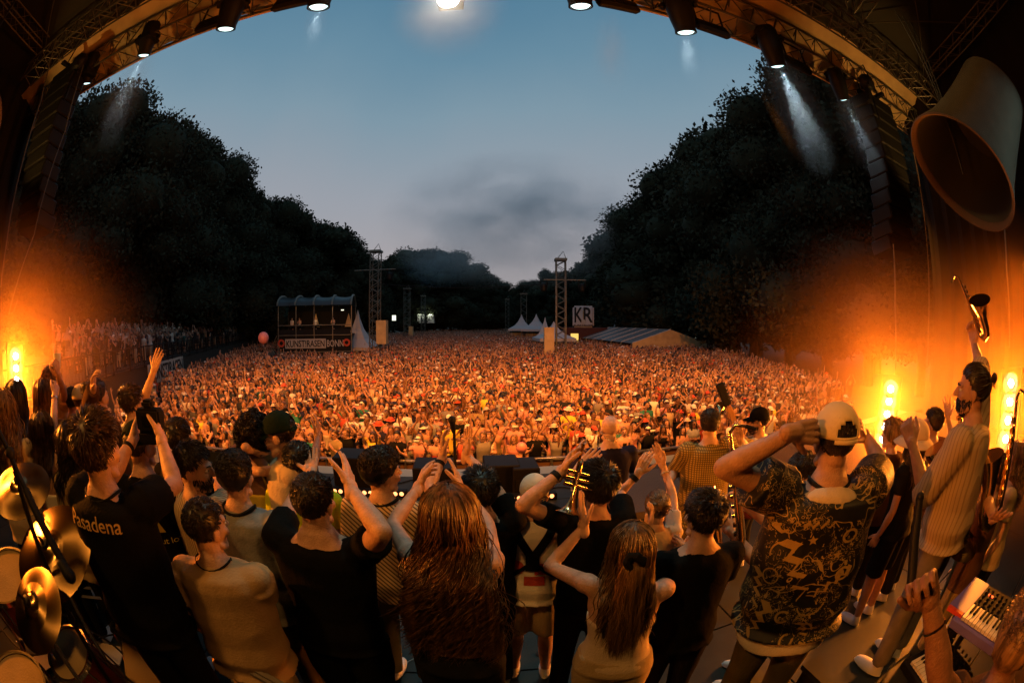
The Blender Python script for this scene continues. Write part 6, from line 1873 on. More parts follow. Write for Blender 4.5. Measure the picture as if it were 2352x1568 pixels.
for dist, p, row, px in cand:
    if n_ind >= 300: break
    if row < 2: pool = [v for v in VARS if v[1] not in ('down',)]
    else: pool = VARS
    for _t in range(60):
        v = cr.choice(pool); s_ = cr.choice(SHIRTS); h_ = cr.choice(HAIRS); a_ = cr.randrange(5)
        key = (v[1], v[3], v[4], v[5], s_[1], h_[1], row)
        if key not in used: break
    used.add(key)
    me, pose, fem, hk, top_, acc = v
    o = bpy.data.objects.new('person', me); col.objects.link(o)
    o.location = (p.x, p.y, GZ); sc_ = cr.uniform(.90, 1.06) if not fem else cr.uniform(.86, .98)
    o.scale = (sc_, sc_, sc_); o.rotation_euler.z = cr.uniform(-.35, .35) - math.atan2(-p.x, p.y) * .5 * -1 * -1
    mats_ = [cr.choice(SK), s_[0], h_[0], cr.choice(['darkpants_cloth', 'jean_cloth', 'beige_cloth', 'charcoal_cloth']), 'glass_dark' if acc == 'sunglasses' else 'eye_dark', ACCM[a_] if pose != 'phone' else 'white_cloth']
    for k, m_ in enumerate(mats_):
        o.material_slots[k].link = 'OBJECT'; o.material_slots[k].material = M(m_)
    topn = {'tee': s_[1] + ' t-shirt', 'tank': s_[1] + ' tank top', 'crop': s_[1] + ' crop top', 'bare': 'no shirt'}[top_]
    lab = 'person with ' + HTXT[hk].format(h_[1]) + ', ' + topn
    if acc == 'sunglasses': lab += ', sunglasses'
    elif acc == 'cap': lab += ', ' + ACCN[a_] + ' cap' if pose != 'phone' else ', cap'
    elif acc == 'bucket': lab += ', sun hat'
    lm = min(LM, key=lambda q: abs(q[0] - px))[1]
    full = lab + ', ' + PTXT[pose] + ', row ' + ROWN[min(row, 11)].split('the ')[1].split(' ')[0].replace('first', 'one').replace('second', 'two').replace('third', 'three').replace('fourth', 'four').replace('fifth', 'five').replace('sixth', 'six').replace('seventh', 'seven').replace('eighth', 'eight').replace('ninth', 'nine').replace('tenth', 'ten')
    if len(full.split()) > 16: full = lab + ', ' + PTXT[pose]
    tag(o, full, 'person', 'audience facing the stage')
    n_ind += 1
labs = {}
for o in bpy.data.objects:
    if o.get('group') == 'audience facing the stage': labs.setdefault(o['label'], []).append(o)
for l, os_ in labs.items():
    if len(os_) > 1:
        for o in os_:
            px, py = proj((o.location.x, o.location.y, GZ + 1.7)); lm = min(LM, key=lambda q: abs(q[0] - px))[1]
            a = l.split(', row')[0] + ', ' + lm
            if len(a.split()) > 16: a = ' '.join(l.split(', ')[:2][0].split() ) + ', ' + lm
            o['label'] = a
rest = [(q[1].x, q[1].y, GZ) for q in cand[300:]]
edge_pts = [(x, yy) for x, yy, r_ in pts]
for x, yy, row in pts:
    p = st(x, yy); px, py = proj((p.x, p.y, GZ + 1.72))
    if not (250 < px < 1900): rest.append((p.x, p.y, GZ))
# the wider field
def left_wall(y_): return -15.0 - (y_ - 6) * .47 if y_ < 50 else -35 + 0 * y_
def right_edge(y_): return 15 + (y_ - 8) * .22 if y_ < 60 else 26
y = 15.6; 
while y < 150:
    sp = .50 + max(0, y - 60) * .004
    xl = max(left_wall(y) + .6, -36); xr = right_edge(y)
    if y > 60: xl, xr = -33 + (y - 60) * .12, 26 - (y - 60) * .05
    x = xl + cr.uniform(0, .5)
    while x < xr:
        blocked = (35 < y < 45 and -27 < x < -13.5) or (48 < y < 58 and 14 < x < 30)
        if not blocked: rest.append((x + cr.uniform(-.15, .15), y + cr.uniform(-.2, .2), GZ))
        x += sp * cr.uniform(.85, 1.2)
    y += .58 * (1 + max(0, y - 60) * .006)
# people on the terrace behind the left wall
for k in range(5):
    y = 10.0 + cr.uniform(0, .3)
    while y < 60:
        rest.append((left_wall(y) - 1.0 - .95 * k + cr.uniform(-.3, .3), y, .25 + .16 * k)); y += cr.uniform(.42, .85)
for k in range(2600):
    pass
cm = bpy.data.meshes.new('crowd'); cm.vertices.add(len(rest)); cm.vertices.foreach_set('co', np.array(rest, dtype=np.float32).ravel())
# far variants get materials that differ per instance
def vary(name, cols, rough=.8):
    m = bpy.data.materials.new(name); m.use_nodes = True; t = m.node_tree; b = t.nodes['Principled BSDF']; b.inputs['Roughness'].default_value = rough
    oi = t.nodes.new('ShaderNodeObjectInfo'); r_ = t.nodes.new('ShaderNodeValToRGB'); r_.color_ramp.interpolation = 'CONSTANT'
    mul = t.nodes.new('ShaderNodeMath'); mul.operation = 'MULTIPLY'; mul.inputs[1].default_value = hash(name) % 7 + 3.37 if False else {'s': 7.31, 'h': 13.7, 'k': 3.9, 'p': 5.3, 'a': 9.1}[name[0]]
    fr = t.nodes.new('ShaderNodeMath'); fr.operation = 'FRACT'
    t.links.new(oi.outputs['Random'], mul.inputs[0]); t.links.new(mul.outputs[0], fr.inputs[0]); t.links.new(fr.outputs[0], r_.inputs[0])
    e = r_.color_ramp.elements; n_ = len(cols)
    e[0].position = 0; e[0].color = (*cols[0], 1); e[1].position = 1 / n_; e[1].color = (*cols[1], 1)
    for i in range(2, n_): q = e.new(i / n_); q.color = (*cols[i], 1)
    t.links.new(r_.outputs[0], b.inputs['Base Color']); return m
vs = vary('shirts_vary', [(.55, .50, .42), (.008, .008, .008), (.05, .045, .035), (.02, .02, .022), (.30, .23, .14), (.008, .008, .008), (.06, .05, .05), (.5, .46, .42), (.03, .02, .02), (.30, .04, .02), (.008, .008, .01), (.02, .02, .02), (.02, .07, .06), (.008, .008, .008), (.02, .018, .045), (.50, .44, .36)])
vh = vary('hair_vary', [(.018, .011, .007), (.05, .026, .012), (.01, .008, .006), (.2, .11, .045), (.02, .012, .008), (.09, .04, .018)], .5)
vk = vary('k_skin_vary', [(.44, .24, .15), (.36, .185, .105), (.48, .28, .19), (.38, .2, .12), (.17, .08, .045)], .5)
vp = vary('pants_vary', [(.012, .012, .013), (.22, .19, .16), (.02, .02, .02), (.4, .3, .2)])
va = vary('acc_vary', [(.7, .66, .6), (.02, .02, .02), (.6, .5, .36), (.5, .07, .03), (.02, .02, .03)])
src = bpy.data.collections.new('crowd_models')
for me, *_ in VARS:
    m2 = me.copy()
    for k_, m_ in enumerate((vk, vs, vh, vp, M('eye_dark'), va)): m2.materials[k_] = m_
    src.objects.link(bpy.data.objects.new('crowd_model', m2))
ng = bpy.data.node_groups.new('scatter', 'GeometryNodeTree')
ng.interface.new_socket('Geometry', in_out='INPUT', socket_type='NodeSocketGeometry'); ng.interface.new_socket('Geometry', in_out='OUTPUT', socket_type='NodeSocketGeometry')
N = ng.nodes; Lk = ng.links
gi = N.new('NodeGroupInput'); go = N.new('NodeGroupOutput'); m2p = N.new('GeometryNodeMeshToPoints'); iop = N.new('GeometryNodeInstanceOnPoints'); ci_ = N.new('GeometryNodeCollectionInfo')
ci_.inputs['Collection'].default_value = src; ci_.inputs['Separate Children'].default_value = True; ci_.inputs['Reset Children'].default_value = True
iop.inputs['Pick Instance'].default_value = True
def rv(tp, a, b, seed):
    n_ = N.new('FunctionNodeRandomValue'); n_.data_type = tp
    if tp == 'INT': n_.inputs[4].default_value = a; n_.inputs[5].default_value = b
    elif tp == 'FLOAT': n_.inputs[2].default_value = a; n_.inputs[3].default_value = b
    else: n_.inputs[0].default_value = a; n_.inputs[1].default_value = b
    n_.inputs['Seed'].default_value = seed; return n_
ri = rv('INT', 0, len(VARS) - 1, 3); rr_ = rv('FLOAT_VECTOR', (0, 0, -.5), (0, 0, .5), 5); rs = rv('FLOAT', .86, 1.06, 9)
Lk.new(gi.outputs[0], m2p.inputs[0]); Lk.new(m2p.outputs[0], iop.inputs['Points']); Lk.new(ci_.outputs[0], iop.inputs['Instance'])
Lk.new(ri.outputs[2], iop.inputs['Instance Index']); Lk.new(rr_.outputs[0], iop.inputs['Rotation']); Lk.new(rs.outputs[1], iop.inputs['Scale']); Lk.new(iop.outputs[0], go.inputs[0])
co = bpy.data.objects.new('crowd', cm); col.objects.link(co); co.modifiers.new('scatter', 'NODES').node_group = ng
tag(co, 'dense audience filling the whole field and the terrace at the left', 'crowd', kind='stuff')
print('CROWD', len(rest), n_ind)

# balloons
for px, py, t_, m_, l, r_ in ((1198, 1028, 9.6, 'balloon_pink', 'round pink balloon at the barrier', .125), (605, 776, 34, 'balloon_pink', 'dull red balloon floating left of the lettered tower', .45)):
    p = at(px, py, t_); g = G(); g.ell((0, 0, 0), (r_, r_, r_ * 1.06), nu=24, nv=16); g.cap((0, 0, -r_ * 1.06), (0, 0, -r_ * 1.14), r_ * .05, r_ * .09); o = g.build('balloon', [M(m_)], None, True, p); tag(o, l, 'balloon')

# ---------------------------------------------------------------- terrace, railing and banner at the left
MB['wall_dark'] = mat('wall_dark', (.03, .028, .022), .9, bump=.3, bscale=4)
wp = [(left_wall(y_), y_) for y_ in (4, 12, 20, 28, 36, 44, 50, 62)]
g = G(); v = []
for x, y_ in wp: v += [(x, y_, GZ), (x, y_, .25), (x - 14, y_, 1.2), (x - 14, y_, GZ)]
g.add(v, [tuple(i * 4 + q for q in (0, 4, 5, 1)) if False else (i * 4 + a, i * 4 + b, (i + 1) * 4 + b, (i + 1) * 4 + a) for i in range(len(wp) - 1) for a, b in ((0, 1), (1, 2), (2, 3))])
o = g.build('terrace', [M('wall_dark')]); tag(o, kind='structure')
rt = thing('railing', 'long dark railing in front of the people on the left terrace', 'railing', (0, 0, 0))
for z in (.35, 1.30):
    g = G(); g.tube([(x + .1, y_, z) for x, y_ in wp], .035, 6); g.build('rail', [M('black_metal')], rt)
pk = G(); pc = 0
for i in range(len(wp) - 1):
    (x0, y0), (x1, y1) = wp[i], wp[i + 1]; L = math.hypot(x1 - x0, y1 - y0); k = int(L / .28)
    for j in range(k):
        x = x0 + (x1 - x0) * j / k + .1; y_ = y0 + (y1 - y0) * j / k
        if j % 7 == 0: c = G(); c.tube([(x, y_, .2), (x, y_, 1.34)], .045, 6); c.build('post', [M('black_metal')], rt)
        else: pk.tube([(x, y_, .35), (x, y_, 1.30)], .016, 4)
o = pk.build('bars', [M('black_metal')], rt); o['kind'] = 'stuff'
MB['banner_white'] = mat('banner_white', (.45, .40, .34), .8); MB['banner_black'] = mat('banner_black', (.01, .01, .01), .8)
y0, y1 = 16.0, 22.0; x0, x1 = left_wall(y0) + .12, left_wall(y1) + .12
c = Vector(((x0 + x1) / 2, (y0 + y1) / 2, -.30)); dr = Vector((x1 - x0, y1 - y0, 0)); L = dr.length; dr.normalize()
rot = math.atan2(dr.y, dr.x)
t = thing('banner', 'white banner with black lettering KUNST!RASEN hung on the left terrace wall', 'banner', c, rot)
g = G(); g.box((0, 0, 0), (L, .03, 1.15)); g.build('banner_cloth', [M('banner_white')], t)
g = G(); g.box((0, -.02, 0), (L - .2, .03, .96)); g.build('inner_field', [M('banner_white')], t)
o = link('lettering', text_mesh('KUNST!RASEN', 1.12, .01, .012), M('banner_black'), t); o.rotation_euler = (R(90), 0, 0); o.location = (0, -.05, 0); s_ = (L - .5) / o.dimensions.x if o.dimensions.x else 1; o.scale = (s_, 1, 1)

# ---------------------------------------------------------------- tower with mixing desk
MB['tower_metal'] = mat('tower_metal', (.17, .16, .13), .5, .5); MB['tent_white'] = mat('tent_white', (.45, .43, .43), .7, bump=.2, bscale=1.5); MB['lamp_glow'] = mat('lamp_glow', (1, 1, .8), .5, emit=(.85, .9, .7), es=1.6)
a = at(640, 795, 47); b = at(808, 795, 45.5)
fw = (b - a); fw.z = 0; Wd = fw.length; rz = math.atan2(fw.y, fw.x)
t = thing('mixing_tower', 'two storey scaffold tower with curved roof and KUNST!RASEN BONN lettering', 'tower', (a.x, a.y, GZ), rz)
hz = 2.5; top = (at(640, 703, 47).z - GZ)
dkz = top * .50
for i in range(5):
    for yy in (0, 5):
        g = G(); g.tube([(Wd * i / 4, yy, 0), (Wd * i / 4, yy, top)], .055, 6); g.build('post', [M('tower_metal')], t)
for z in (.05, dkz, dkz + 1.05, top * .22):
    for yy in (0, 5):
        g = G(); g.tube([(0, yy, z), (Wd, yy, z)], .045, 6); g.build('beam', [M('tower_metal')], t)
g = G(); g.box((Wd / 2, 2.5, dkz), (Wd, 5, .14)); g.build('platform', [M('black_metal')], t)
g = G(); g.box((Wd / 2, .12, top * .22 - .0 + (dkz - top * .22) * .5), (Wd - .2, .04, dkz * .95)); g.build('skirt', [M('drape')], t)
g = G(); g.box((Wd / 2, 4.9, top * .5), (Wd, .04, top)); g.build('back_cloth', [M('drape')], t)
for i in range(5):
    arc = [(Wd * i / 4, 2.5 - 3.0 * math.cos(u), top + 1.15 * math.sin(u)) for u in np.linspace(0, math.pi, 13)]
    g = G(); g.tube(arc, .11, 6); g.build('roof_rib', [M('tower_metal')], t)
MB['roof_film'] = mat('roof_film', (.035, .037, .036), .35)
g = G(); v = []; n = 16
for i in range(n + 1):
    sag = .16 * abs(math.sin(i / n * 4 * math.pi)) 
    for u in np.linspace(0, math.pi, 9): v.append((Wd * i / n, 2.5 - (2.95 - sag) * math.cos(u), top + (1.1 - sag) * math.sin(u)))
g.add(v, [(i * 9 + j, i * 9 + j + 1, (i + 1) * 9 + j + 1, (i + 1) * 9 + j) for i in range(n) for j in range(8)]); g.build('roof_film', [M('roof_film')], t, True)
bw = Wd * .56
g = G(); g.box((.8 + bw / 2, -.06, dkz * .72), (bw, .05, 1.0)); g.build('sign_board', [M('banner_white')], t)
def letters(s, w_, h_, loc, m_, parent, name='lettering'):
    o = link(name, text_mesh(s, 1.0, .01, .015), M(m_), parent); d_ = o.data
    xs = [v.co.x for v in d_.vertices]; ys = [v.co.y for v in d_.vertices]
    sx_ = w_ / (max(xs) - min(xs)); sy_ = h_ / (max(ys) - min(ys)); cx, cy = (max(xs) + min(xs)) / 2, (max(ys) + min(ys)) / 2
    for v in d_.vertices: v.co.x = (v.co.x - cx) * sx_; v.co.y = (v.co.y - cy) * sy_
    o.rotation_euler = (R(90), 0, 0); o.location = loc; return o
letters('KUNST!RASEN', bw * .94, .72, (.8 + bw / 2, -.10, dkz * .72), 'banner_black', t); letters('BONN', Wd * .22, .72, (.8 + bw + Wd * .125, -.08, dkz * .72), 'banner_white', t)
for x, c_, s_ in ((.35, 'redish_cloth', .42), (Wd - .55, 'redish_cloth', .40)):
    g = G(); g.lathe([(s_ * .5, -.02), (s_ * 1.0, -.02), (s_ * 1.0, .02), (s_ * .5, .02)], 20, Matrix.Translation((x, -.08, dkz * .74)) @ Matrix.Rotation(R(90), 4, 'X'), close=True); g.build('painted_eye', [M(c_)], t)
for x, s_ in ((Wd * .45, .9), (Wd * .92, .9)):
    g = G(); g.add([(x - s_ * .5, 3.4, dkz + .8), (x + s_ * .5, 3.4, dkz + .8), (x, 3.4, dkz + 2.3), (x, 3.6, dkz + 2.3)], [(0, 1, 2), (1, 3, 2), (0, 2, 3)]); g.build('lit_cloth', [M('canvas')], t)
g = G(); g.box((Wd * .86, 1.5, top - .5), (.3, .12, .10)); g.build('work_light', [M('lamp_glow')], t)
lamp('POINT', 'tower_light', Matrix.Rotation(rz, 4, 'Z') @ Vector((Wd * .5, 1.6, 0)) + Vector((a.x, a.y, GZ + top - .3)), 40, (1, .62, .3), size=.2)
for k in range(3):
    g = G(); g.box((Wd * (.2 + .28 * k), 1.0, dkz + .95), (Wd * .2, .8, .18)); g.build('desk', [M('black_metal')], t)
g = G()
g.tube([(-.2, 0, dkz), (-1.8, 0, 0)], .05, 5); g.tube([(-.2, 1.0, dkz), (-1.8, 1.0, 0)], .05, 5); g.build('stair_rail', [M('tower_metal')], t)
xb = Matrix.Rotation(rz, 4, 'Z')
for k, (u, v_, l) in enumerate(((.14, 1.9, 'person in cream shirt at the left end of the mixing tower'), (.24, 2.2, 'person in pale shirt second from left on the mixing tower'), (.46, 2.6, 'dark figure before the lit cloth on the mixing tower'), (.72, 2.2, 'person at the right desk of the mixing tower'))):
    o = bpy.data.objects.new('person', VARS[[8, 7, 8, 7][k]][0]); col.objects.link(o); p = xb @ Vector((Wd * u, v_, dkz + .07)) + Vector((a.x, a.y, GZ)); o.location = p
    tag(o, l, 'person', 'crew on the mixing tower')

# delay towers
def tower(px, yb, yt, t_, wd, label, lamps=(), base=True, beam=None, box_=None):
    b0 = at(px, yb, t_); tp = at(px, yt, t_ * 1.0); tp = Vector((b0.x, b0.y, tp.z))
    rt = truss('delay_tower', Vector((b0.x, b0.y, GZ)), tp, wd, wd, wd * 1.05, 'tower_metal', .055, None, label, 'tower', 'slim lattice towers in the field', up=Vector((0, 1, 0)), rd=.03)
    H_ = tp.z - GZ
    g = G(); g.box((0, 0, H_ + .1), (wd * 1.3, wd * 1.3, .2)); g.tube([(-.3, 0, H_ + .2), (.25, 0, H_ + .9), (.5, 0, H_ + .2)], .04, 5); g.build('top_cap', [M('tower_metal')], rt)
    if beam:
        hb = H_ * beam[0]; g = G(); g.tube([(beam[1], -.4, hb), (beam[2], -.4, hb)], .045, 6); g.build('cross_arm', [M('tower_metal')], rt)
        for x in lamps:
            g = G(); g.tube([(x - .30, -.4, hb), (x - .32, -.4, hb - .7), (x + .32, -.4, hb - .7), (x + .30, -.4, hb)], .05, 5); g.lathe([(.20, -.35), (.28, -.2), (.30, .2), (.22, .4), (.05, .45)], 14, Matrix.Translation((x, -.4, hb - .75))); g.build('hanging_lamp', [M('black_metal')], rt)
    if box_:
        g = G(); g.box((box_[0], -.7, box_[1]), (box_[2] * .8, box_[3], box_[4] * .9)); g.build('pale_box', [M('canvas')], rt)
        lamp('POINT', 'tower_light', (b0.x + box_[0] - .3, b0.y - 2.4, GZ + box_[1] + .4), 3, (1, .55, .2), size=.15)
    return rt
tower(862, 800, 578, 44, .92, 'tall lattice tower right of the lettered mixing tower', (1.7,), beam=(.84, -2.2, 2.3), box_=(1.0, 3.4, 1.3, .8, 2.6))
tower(1288, 808, 598, 39, .85, 'tall lattice tower left of the KR sign', (-1.6, 1.9), beam=(.82, -1.6, 2.3), box_=(-1.15, 2.7, 1.1, .8, 2.6))
tower(935, 762, 664, 85, 1.1, 'middle sized lattice tower right of the tall left tower', box_=(1.0, 2.6, 1.0, .8, 2.0))
tower(972, 748, 680, 110, 1.0, 'small lattice tower above two lit containers')
tower(1165, 745, 688, 110, .9, 'small faint lattice tower near the far end of the field')
tower(1203, 755, 676, 84, 1.1, 'middle sized lattice tower among the white tents', box_=(-1.1, 2.6, .8, .8, 1.9))
p0 = at(866, 652, 44); p1 = at(1286, 650, 39.5)
g = G(); g.tube([p0.lerp(p1, k / 12) - Vector((0, 0, .5 * math.sin(math.pi * k / 12))) for k in range(13)], .035, 5); o = g.build('overhead_cable', [M('black_rubber')]); tag(o, 'thin cable strung between the two tall lattice towers', 'cable')
# lit containers far away
for k, (px, l) in enumerate(((968, 'left one of two pale lit containers far behind the crowd'), (990, 'right one of two pale lit containers far behind the crowd'))):
    p = at(px, 742, 118); t = thing('container', l, 'container', p); g = G(); g.box((0, 0, 1.2), (2.0, 2, 2.4)); g.build('wall', [M('tent_white')], t); g = G(); g.box((0, -1.2, 2.3), (.9, .1, .22)); g.build('lamp', [M('lamp_glow')], t); lamp('POINT', 'container_light', p + Vector((0, -2, 2.3)), 60, (.85, .95, .7), size=.2)

# tents
def pagoda(px, py, t_, w_, hw, hr, label):
    p = at(px, py, t_); t = thing('tent', label, 'tent', (p.x, p.y, GZ), cr.uniform(-.2, .2), group='pointed white tents')
    h = w_ / 2; zr = p.z - GZ - hr
    g = G(); lv = [(1, 0), (.55, .22), (.28, .48), (.10, .78), (.01, 1)]; v = []
    for s_, z in lv: v += [(-h * s_, -h * s_, zr + hr * z), (h * s_, -h * s_, zr + hr * z), (h * s_, h * s_, zr + hr * z), (-h * s_, h * s_, zr + hr * z)]
    g.add(v, [(i * 4 + j, i * 4 + (j + 1) % 4, (i + 1) * 4 + (j + 1) % 4, (i + 1) * 4 + j) for i in range(4) for j in range(4)]); g.build('roof', [M('tent_white')], t)
    g = G(); g.box((0, -h, zr - .18), (w_, .03, .36)); g.box((-h, 0, zr - .18), (.03, w_, .36)); g.box((h, 0, zr - .18), (.03, w_, .36)); g.build('valance', [M('tent_white')], t)
    for sx_, sy_ in ((-1, -1), (1, -1), (-1, 1), (1, 1)):
        g = G(); g.tube([(sx_ * h * .97, sy_ * h * .97, 0), (sx_ * h * .97, sy_ * h * .97, zr)], .06, 6); g.build('leg', [M('tower_metal')], t)
    g = G(); g.box((0, h * .98, zr / 2), (w_, .03, zr)); g.build('back_wall', [M('tent_white')], t)
pagoda(1198, 722, 78, 4.6, 2.4, 2.6, 'pointed white tent furthest left, behind a lattice tower')
pagoda(1232, 721, 74, 4.6, 2.4, 2.6, 'pointed white tent second from left')
pagoda(1252, 728, 60, 3.2, 2.4, 3.0, 'narrow white tent with a steep peak left of the tall tower')
pagoda(1272, 738, 52, 4.4, 2.4, 2.0, 'white tent with a soft peak directly behind the tall tower')
pagoda(822, 712, 50, 4.2, 2.4, 4.2, 'pale steep tent right behind the mixing tower')
pagoda(1414, 728, 75, 1.6, 2.4, 3.0, 'small white peak showing above the large marquee')
# marquee
e0 = at(1452, 790, 47); e1 = at(1622, 796, 50)
dx = (e1 - e0); dx.z = 0; Lw = dx.length; rz = math.atan2(dx.y, dx.x)
ezh = at(1455, 788, 47).z - GZ; rh = at(1540, 757, 48.5).z - GZ - ezh
t = thing('marquee', 'large low marquee with grey roof panels and a tan lit gable', 'tent', (e0.x, e0.y, GZ), rz)
dep = (at(1330, 762, 62) - e0); dep.z = 0
dv = Matrix.Rotation(-rz, 3, 'Z') @ dep
MB['marquee_roof'] = mat('marquee_roof', (.16, .16, .16), .5, bump=.2, bscale=2, var=.3)
nb = 6
for s_ in (0, 1):
    for i in range(nb):
        q0 = dv * (i / nb + .004); q1 = dv * ((i + 1) / nb - .004)
        g = G(); A = (0, 0) if s_ == 0 else (Lw, 0); B = (Lw / 2, 0)
        g.add([(A[0] + q0.x, q0.y, ezh), (B[0] + q0.x, q0.y, ezh + rh), (B[0] + q1.x, q1.y, ezh + rh), (A[0] + q1.x, q1.y, ezh)], [(0, 1, 2, 3)]); o = g.build('roof_panel', [M('marquee_roof')], t); md = o.modifiers.new('t', 'SOLIDIFY'); md.thickness = .05
g = G(); v = [(0, -.05, ezh - .1), (Lw, -.05, ezh - .1), (Lw / 2, -.05, ezh + rh)]; 
n = 24; vv = []; 
for i in range(n + 1):
    x = Lw * i / n; zt = ezh + rh * (1 - abs(2 * i / n - 1)); vv += [(x, -.06 + .05 * math.sin(i * 2.3), ezh - .55), (x, -.05, max(zt, ezh - .5))]
g.add(vv, [(2 * i, 2 * i + 2, 2 * i + 3, 2 * i + 1) for i in range(n)]); g.build('gable', [M('canvas')], t, True)
for i in range(nb + 1):
    q = dv * (i / nb); g = G(); g.tube([(q.x, q.y, 0), (q.x, q.y, ezh)], .07, 6); g.build('pole', [M('tower_metal')], t)
    g = G(); g.tube([(q.x, q.y, ezh + .03), (Lw / 2 + q.x, q.y, ezh + rh + .03)], .05, 5); g.build('rafter', [M('tent_white')], t)
gp = Matrix.Rotation(rz, 4, 'Z') @ Vector((Lw * .5, -7, 0)) + Vector((e0.x, e0.y, GZ + ezh + 2.5))
# inflatable KR sign
pk_ = at(1340, 752, 62)
t = thing('letter_sign', 'white inflatable sign with big letters K!R above KUNST!RASEN lettering', 'sign', pk_, -.12)
hh = (at(1340, 702, 62) - pk_).length; ww = (at(1365, 740, 62) - at(1316, 740, 62)).length
g = G(); g.box((0, .4, hh / 2), (ww, .8, hh)); o = g.build('inflatable_body', [M('tent_white')], t); bev(o, .25, 3)
for s_, x, w_, h_, z, m_ in (('K', -.22, .40, .70, .58, 'banner_black'), ('R', .22, .44, .70, .58, 'banner_black'), ('!', .0, .07, .55, .52, 'canvas')): letters(s_, ww * w_, hh * h_, (ww * x, -.04, hh * z), m_, t, 'letter')
g = G(); g.lathe([(.02, 0), (.30, 0)], 20, Matrix.Translation((0, -.07, hh * .28)) @ Matrix.Rotation(R(90), 4, 'X')); g.build('letter_dot', [M('banner_white')], t)
letters('KUNST!RASEN', ww * .9, hh * .10, (0, -.04, hh * .10), 'banner_black', t)
p = at(1345, 772, 61); t = thing('kiosk', 'dark red kiosk with a lit yellow doorway under the letter sign', 'kiosk', (p.x, p.y, GZ))
kh = pk_.z - GZ
g = G(); g.box((0, 1.5, kh / 2), (6.5, 3, kh)); g.build('wall', [mat('kiosk_red', (.06, .012, .01), .7)], t)
MB['window_lit'] = mat('window_lit', (1, .8, .3), .5, emit=(1, .68, .15), es=.9)
g = G(); g.box((-1.6, -.03, kh * .45), (1.1, .04, kh * .62)); g.build('doorway', [M('window_lit')], t)
for k, (px, py, l) in enumerate(((1583, 764, 'small lit window right of the marquee roof'), (1600, 770, 'tall narrow lit window far right of the marquee'), (1613, 764, 'single bright lamp square furthest right of the marquee'), (905, 730, 'small bright window left of the middle lattice tower'))):
    p = at(px, py, 62); g = G(); g.box((0, 0, 0), (.55, .1, .75)); o = g.build('lit_window', [M('lamp_glow')], None, False, p); tag(o, l, 'window')

# ---------------------------------------------------------------- trees
MB['bark'] = mat('bark', (.05, .035, .022), .9, bump=.6, bscale=10)
lf = mat('leaves', (.040, .044, .026), .9, var=.4, vscale=.8, c2=(.028, .031, .019), spec=.1); MB['leaves'] = lf
TM = []
def crown_mesh(seed, nleaf=9000, conical=False):
    g = np.random.RandomState(seed); nc = 46
    th = g.rand(nc) * 6.28; u = g.rand(nc)
    z = .14 + .80 * u
    env = np.sqrt(np.clip(1 - ((z - .48) / .52) ** 2, .02, 1)) * .34 if not conical else (1 - z) * .30 + .02
    rr = env * np.sqrt(g.rand(nc)) * .95
    C = np.stack([rr * np.cos(th), rr * np.sin(th), z], 1); S = (.075 + .055 * g.rand(nc)) * (1 if not conical else .6)
    C[:2] = [[0, 0, .88], [.04, -.02, .80]]
    k = g.randint(0, nc, nleaf); d = g.randn(nleaf, 3); d /= np.linalg.norm(d, axis=1, keepdims=True)
    fuzz = 1 + .12 * g.randn(nleaf, 1)
    P = C[k] + d * S[k][:, None] * fuzz * np.array((1, 1, .8))
    # twigs pushed out in clusters
    tw = g.rand(nleaf) < .10; P[tw] += d[tw] * g.rand(tw.sum(), 1) * .022
    a = g.randn(nleaf, 3) + d * .6; a /= np.linalg.norm(a, axis=1, keepdims=True); b = np.cross(a, g.randn(nleaf, 3)); b /= np.linalg.norm(b, axis=1, keepdims=True)
    s_ = (.0055 + .006 * g.rand(nleaf, 1)) * (.62 if nleaf > 30000 else 1)
    v = np.stack([P - a * s_ * 1.3, P + b * s_ * .8, P + a * s_ * 1.5, P - b * s_ * .8], 1).reshape(-1, 3)
    F = np.arange(nleaf * 4).reshape(-1, 4)
    # inner mass so that only the rim lets the sky through
    cg = G()
    for i in range(nc): cg.ell(C[i], (S[i] * .80, S[i] * .80, S[i] * .66), nu=8, nv=6)
    cv = np.array(cg.v); cf = np.array([q for q in cg.f if len(q) == 4])
    return mesh_np('crown', np.vstack([v, cv]), np.vstack([F, cf + len(v)]))
for i in range(5): TM.append(crown_mesh(40 + i, 60000 if i < 2 else 16000))
TM.append(crown_mesh(60, 6000, True))
for m_ in TM: m_.materials.append(lf)
tg_ = G(); tg_.tube([(0, 0, 0), (.004, 0, .12), (-.006, .004, .3), (.004, 0, .55), (0, 0, .8)], [.020, .016, .013, .009, .003], 8)
for k in range(9):
    a = k * 2.4; z = .2 + .06 * k; tg_.tube([(0, 0, z), (.09 * math.cos(a), .09 * math.sin(a), z + .07), (.2 * math.cos(a), .2 * math.sin(a), z + .11)], [.008, .005, .002], 5)
tmb = bpy.data.meshes.new('trunk'); tmb.from_pydata(tg_.v, [], tg_.f); tmb.materials.append(M('bark'))
SKL = [(-60, 250), (0, 240), (165, 300), (180, 262), (205, 215), (245, 198), (300, 208), (330, 245), (345, 270), (400, 290), (470, 332), (520, 372), (556, 405), (590, 432), (640, 462), (700, 492), (745, 535), (790, 555), (830, 590), (856, 612),
       (1300, 625), (1330, 610), (1372, 572), (1415, 560), (1446, 565), (1450, 500), (1500, 462), (1560, 408), (1600, 378), (1650, 332), (1690, 300), (1705, 262), (1765, 240), (1785, 172), (1850, 160), (1950, 150), (2080, 200), (2400, 240)]
def skyline(px):
    for (x0, y0), (x1, y1) in zip(SKL[:-1], SKL[1:]):
        if x0 <= px <= x1: return y0 + (y1 - y0) * (px - x0) / (x1 - x0)
    return 600
tid = 0
